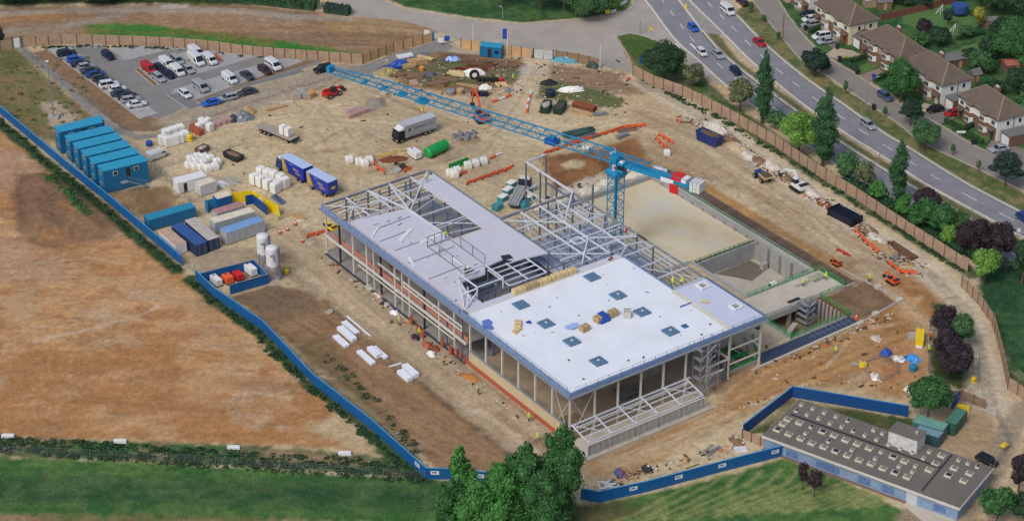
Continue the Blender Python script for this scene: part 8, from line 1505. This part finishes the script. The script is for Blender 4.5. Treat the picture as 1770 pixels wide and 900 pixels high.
# ================================================================ PEOPLE
def skinbody(joints, edges, name):
    me_ = bpy.data.meshes.new(name); me_.from_pydata([j[0] for j in joints], edges, []); ob = bpy.data.objects.new(name, me_); col.objects.link(ob)
    sk = ob.modifiers.new('s', 'SKIN'); sk.use_smooth_shade = True
    for i, j in enumerate(joints): me_.skin_vertices[0].data[i].radius = (j[1], j[2] if len(j) > 2 else j[1])
    me_.skin_vertices[0].data[0].use_root = True; sb = ob.modifiers.new('u', 'SUBSURF'); sb.levels = 1; sb.render_levels = 1
    dg = bpy.context.evaluated_depsgraph_get(); out = bpy.data.meshes.new_from_object(ob.evaluated_get(dg)); bpy.data.objects.remove(ob); return out
def person(vest, pose=0):
    t = T('person', 'x', 'person'); s = .0 if pose == 0 else .22; ar = .12 if pose == 0 else .35
    J = [((0,0,.98),.15,.12),((0,0,1.2),.14,.11),((0,0,1.42),.17,.12),((0,0,1.53),.06),((0,.01,1.6),.075),((.02,.0,1.72),.095,.085),((-.0,-.1,.9),.095),((s,-.11,.5),.065),((s*.6,-.12,.09),.05),((s*.6+.16,-.13,.05),.045),((0,.1,.9),.095),((-s,.11,.5),.065),((-s*1.5,.12,.09),.05),((-s*1.5+.16,.13,.05),.045),((0,-.21,1.42),.06),((.05,-.28,1.14),.045),((.1+ar,-.25,.96),.035),((0,.21,1.42),.06),((.05,.28,1.14),.045),((.1+ar*.6,.26,.93),.035),((.17+ar,-.24,.93),.025),((.17+ar*.6,.25,.89),.025)]
    E_ = [(0,1),(1,2),(2,3),(3,4),(4,5),(0,6),(6,7),(7,8),(8,9),(0,10),(10,11),(11,12),(12,13),(2,14),(14,15),(15,16),(2,17),(17,18),(18,19),(16,20),(19,21)]
    me_ = skinbody(J, E_, 'body'); me_.materials.clear(); me_.materials.append(M('work_clothes',(40,44,58),.9,0,.1,3.)); b = bpy.data.objects.new('body', me_); col.objects.link(b); b.parent = t
    MB().loft([[(x_*k,y_*k*1.0,z) for x_,y_ in ((-.17,-.2),(.17,-.2),(.17,.2),(-.17,.2))] for z,k in ((.88,1.02),(1.2,1.),(1.5,1.05),(1.54,.6))]).build('vest', vest, t); MB().loft([[(x_*k,y_*k,z) for x_,y_ in ((-.05,-.24),(.05,-.27),(.1,-.34),(0,-.34))] for z,k in ((1.15,1.02),(1.42,1.))]).loft([[(x_*k,y_*k,z) for x_,y_ in ((-.05,.24),(.05,.27),(.1,.34),(0,.34))] for z,k in ((1.15,1.02),(1.42,1.))]).build('sleeve', vest, t)
    MB().lathe([(.15,0),(.14,.05),(.12,.12),(.06,.17),(.01,.18)],10,(.02,0,1.72)).build('helmet', mWhite, t); MB().lathe([(.07,0),(.085,.06),(.08,.12)],8,(.04,0,1.6)).build('face', M('skin_tone',(190,140,116),.6,0,.05,3.), t); return t
Pz = [(887,141,0,'y','person in yellow hi-vis near the red drum at the dirt ramp'),(1502,487,0,'y','person in yellow hi-vis beside the mud patch and mini excavator'),(1479,559,0,'o','person in orange hi-vis at the corner of the green railed pit'),(1444,612,0,'y','person in pale yellow hi-vis on the orange dirt below the membrane'),(1605,610,0,'y','person in yellow hi-vis by the fence of the purple trees'),(1608,588,0,'o','person in orange hi-vis in front of the purple trees'),(914,728,0,'y','person in yellow hi-vis on the apron beside the brick plinth'),(929,762,0,'y','person standing on the apron near the tallest bottom tree'),(1219,668,0,'y','person in yellow hi-vis at the right corner of the lean-to frame'),(690,562,0,'y','person in yellow hi-vis beside the first clay pipe'),(725,581,0,'y','person in yellow hi-vis among the clay pipes'),(496,470,0,'y','person in yellow hi-vis next to the right silo'),(483,380,0,'y','person in yellow hi-vis at the end of the yellow fence')]
for i, (x, y, z, c, lb) in enumerate(Pz): spawn('person'+c+str(i % 2), lambda: person(mHiY if c == 'y' else mHiO, i % 2), lb, GG(x, y), rng.uniform(0,6), None, 1.0)
for i, (u, v, z, c, lb) in enumerate(((11.9,55.8,ZR,'y','person in yellow hi-vis on the lavender deck beside the open bay'),(21.5,77,ZR,'y','person in yellow hi-vis at the far end of the narrow roof strip'),(37.4,16.5,ZR,'y','person in yellow hi-vis at the edge of the small lavender roof, right of a colleague'),(35.9,17.2,ZR,'y','person at the edge of the small lavender roof, left of a colleague'))): 
    spawn('person'+c+str(i % 2), lambda: person(mHiY, i % 2), lb, W(u, v, z-.02), rng.uniform(0,6), None, 1.0)
for x, y, lb in ((1427,480,'person in bright yellow hi-vis on the far end of the podium deck'),(1388,491,'person in yellow hi-vis beside the podium rail')): spawn('persony0', lambda: person(mHiY), lb, G(x, y+4, .32), 1., None, 1.0)
for x, y, c, lb in ((1448,462,'o','orange machine beside the dark lagging strip by the tank'),): digger('mini_excavator', 'small orange mini excavator beside the dark lagging strip by the tank', GG(1446,458), 2.2, mOrM, [(.8,1.3),(2.,2.6),(3.4,1.8),(3.9,.8)], .45)

# ================================================================ UNCOUNTABLE SCATTER
def scatter(name, label, zones, mat, seed, s0, s1, kind='box'):
    r = random.Random(seed); m = MB()
    for fn, n in zones:
        for i in range(n):
            x, y = fn(r); g_ = GG(x, y); s_ = r.uniform(s0, s1)
            u, v = UV(g_)
            if any(h[0]-.6 < u < h[1]+.8 and h[2]-.6 < v < h[3]+.6 for h in HOLES): continue
            if -1 < u < 43 and -.5 < v < 81: continue
            m.cbox(g_.x, g_.y, g_.z-.02, s_*r.uniform(.6,2.6), s_*r.uniform(.4,1.), s_*r.uniform(.25,.8), r.uniform(0,3.14))
    tag(m.build(name, mat, None), label, 'debris', kind='stuff')
rub = along([(1180,206),(1240,222),(1290,262),(1340,296),(1400,335),(1440,360),(1500,402),(1560,440)], 6); apr = along([(556,442),(640,505),(720,578),(790,640),(900,722)], 7); cmp_ = lambda r: (r.uniform(650,905), r.uniform(100,170)); ora = lambda r: (r.uniform(1320,1610), r.uniform(565,665)); mem = along([(1300,640),(1400,608),(1480,572),(1540,545)], 5); fac = along([(1250,715),(1420,655),(1600,675)], 7); yd = lambda r: (r.uniform(300,870), r.uniform(190,420)); hed = along([(1040,838),(1130,812),(1280,770)], 7); tr2 = along([(1490,405),(1530,440),(1590,468)], 10); tkn = along([(880,330),(900,360),(1060,300),(1150,290)], 9); gat = lambda r: (r.uniform(925,1085), r.uniform(105,200))
Zs = [(rub,170),(apr,60),(cmp_,150),(ora,18),(mem,50),(fac,22),(yd,36),(hed,50),(tr2,90),(tkn,40),(gat,60)]
scatter('scattered_debris', 'pale stones and offcuts strewn over the site dirt', Zs, mPaleB, 5, .1, .38); scatter('scattered_debris', 'dark brown clods and scraps strewn over the site dirt', Zs, M('dark_clod',(84,68,54),.95,0,.25,2.), 6, .15, .5); scatter('scattered_debris', 'tan timber offcuts strewn over the site dirt', [(a, int(n*.5)) for a, n in Zs], mWood, 7, .12, .4); scatter('scattered_debris', 'orange and red scraps strewn over the site dirt', [(a, max(4, int(n*.12))) for a, n in Zs], mOrange, 8, .12, .35)
# ================================================================ LIGHT, CAMERA
w = bpy.data.worlds.new('World'); sc.world = w; w.use_nodes = True; nt = w.node_tree
bg = nt.nodes['Background']; sky = nt.nodes.new('ShaderNodeTexSky'); sky.sky_type = 'NISHITA'; sky.sun_disc = False
EL, AZ = R(48), R(215)       # sun behind the camera's left shoulder
sky.sun_elevation = EL; sky.sun_rotation = AZ; sky.air_density = 1.; sky.dust_density = 4.; sky.ozone_density = 1.
nt.links.new(sky.outputs[0], bg.inputs[0]); bg.inputs[1].default_value = .11

sl = bpy.data.lights.new('sun', 'SUN'); sl.energy = 1.05; sl.angle = R(20); sl.color = (1., .98, .95)
so = bpy.data.objects.new('sun', sl); col.objects.link(so)
dv = Vector((math.sin(AZ)*math.cos(EL), math.cos(AZ)*math.cos(EL), math.sin(EL)))
so.rotation_euler = dv.to_track_quat('Z', 'Y').to_euler()
cd = bpy.data.cameras.new('camera'); co_ = bpy.data.objects.new('camera', cd); col.objects.link(co_)
co_.location = (0, 0, CH); co_.rotation_euler = (math.pi/2-PITCH, 0, 0); cd.sensor_width = 36; cd.lens = FPX/1770*36; cd.clip_start = 1; cd.clip_end = 6000
sc.camera = co_
sc.view_settings.view_transform = 'Standard'; sc.view_settings.look = 'None'; sc.view_settings.gamma = 1; sc.view_settings.exposure = EXPO
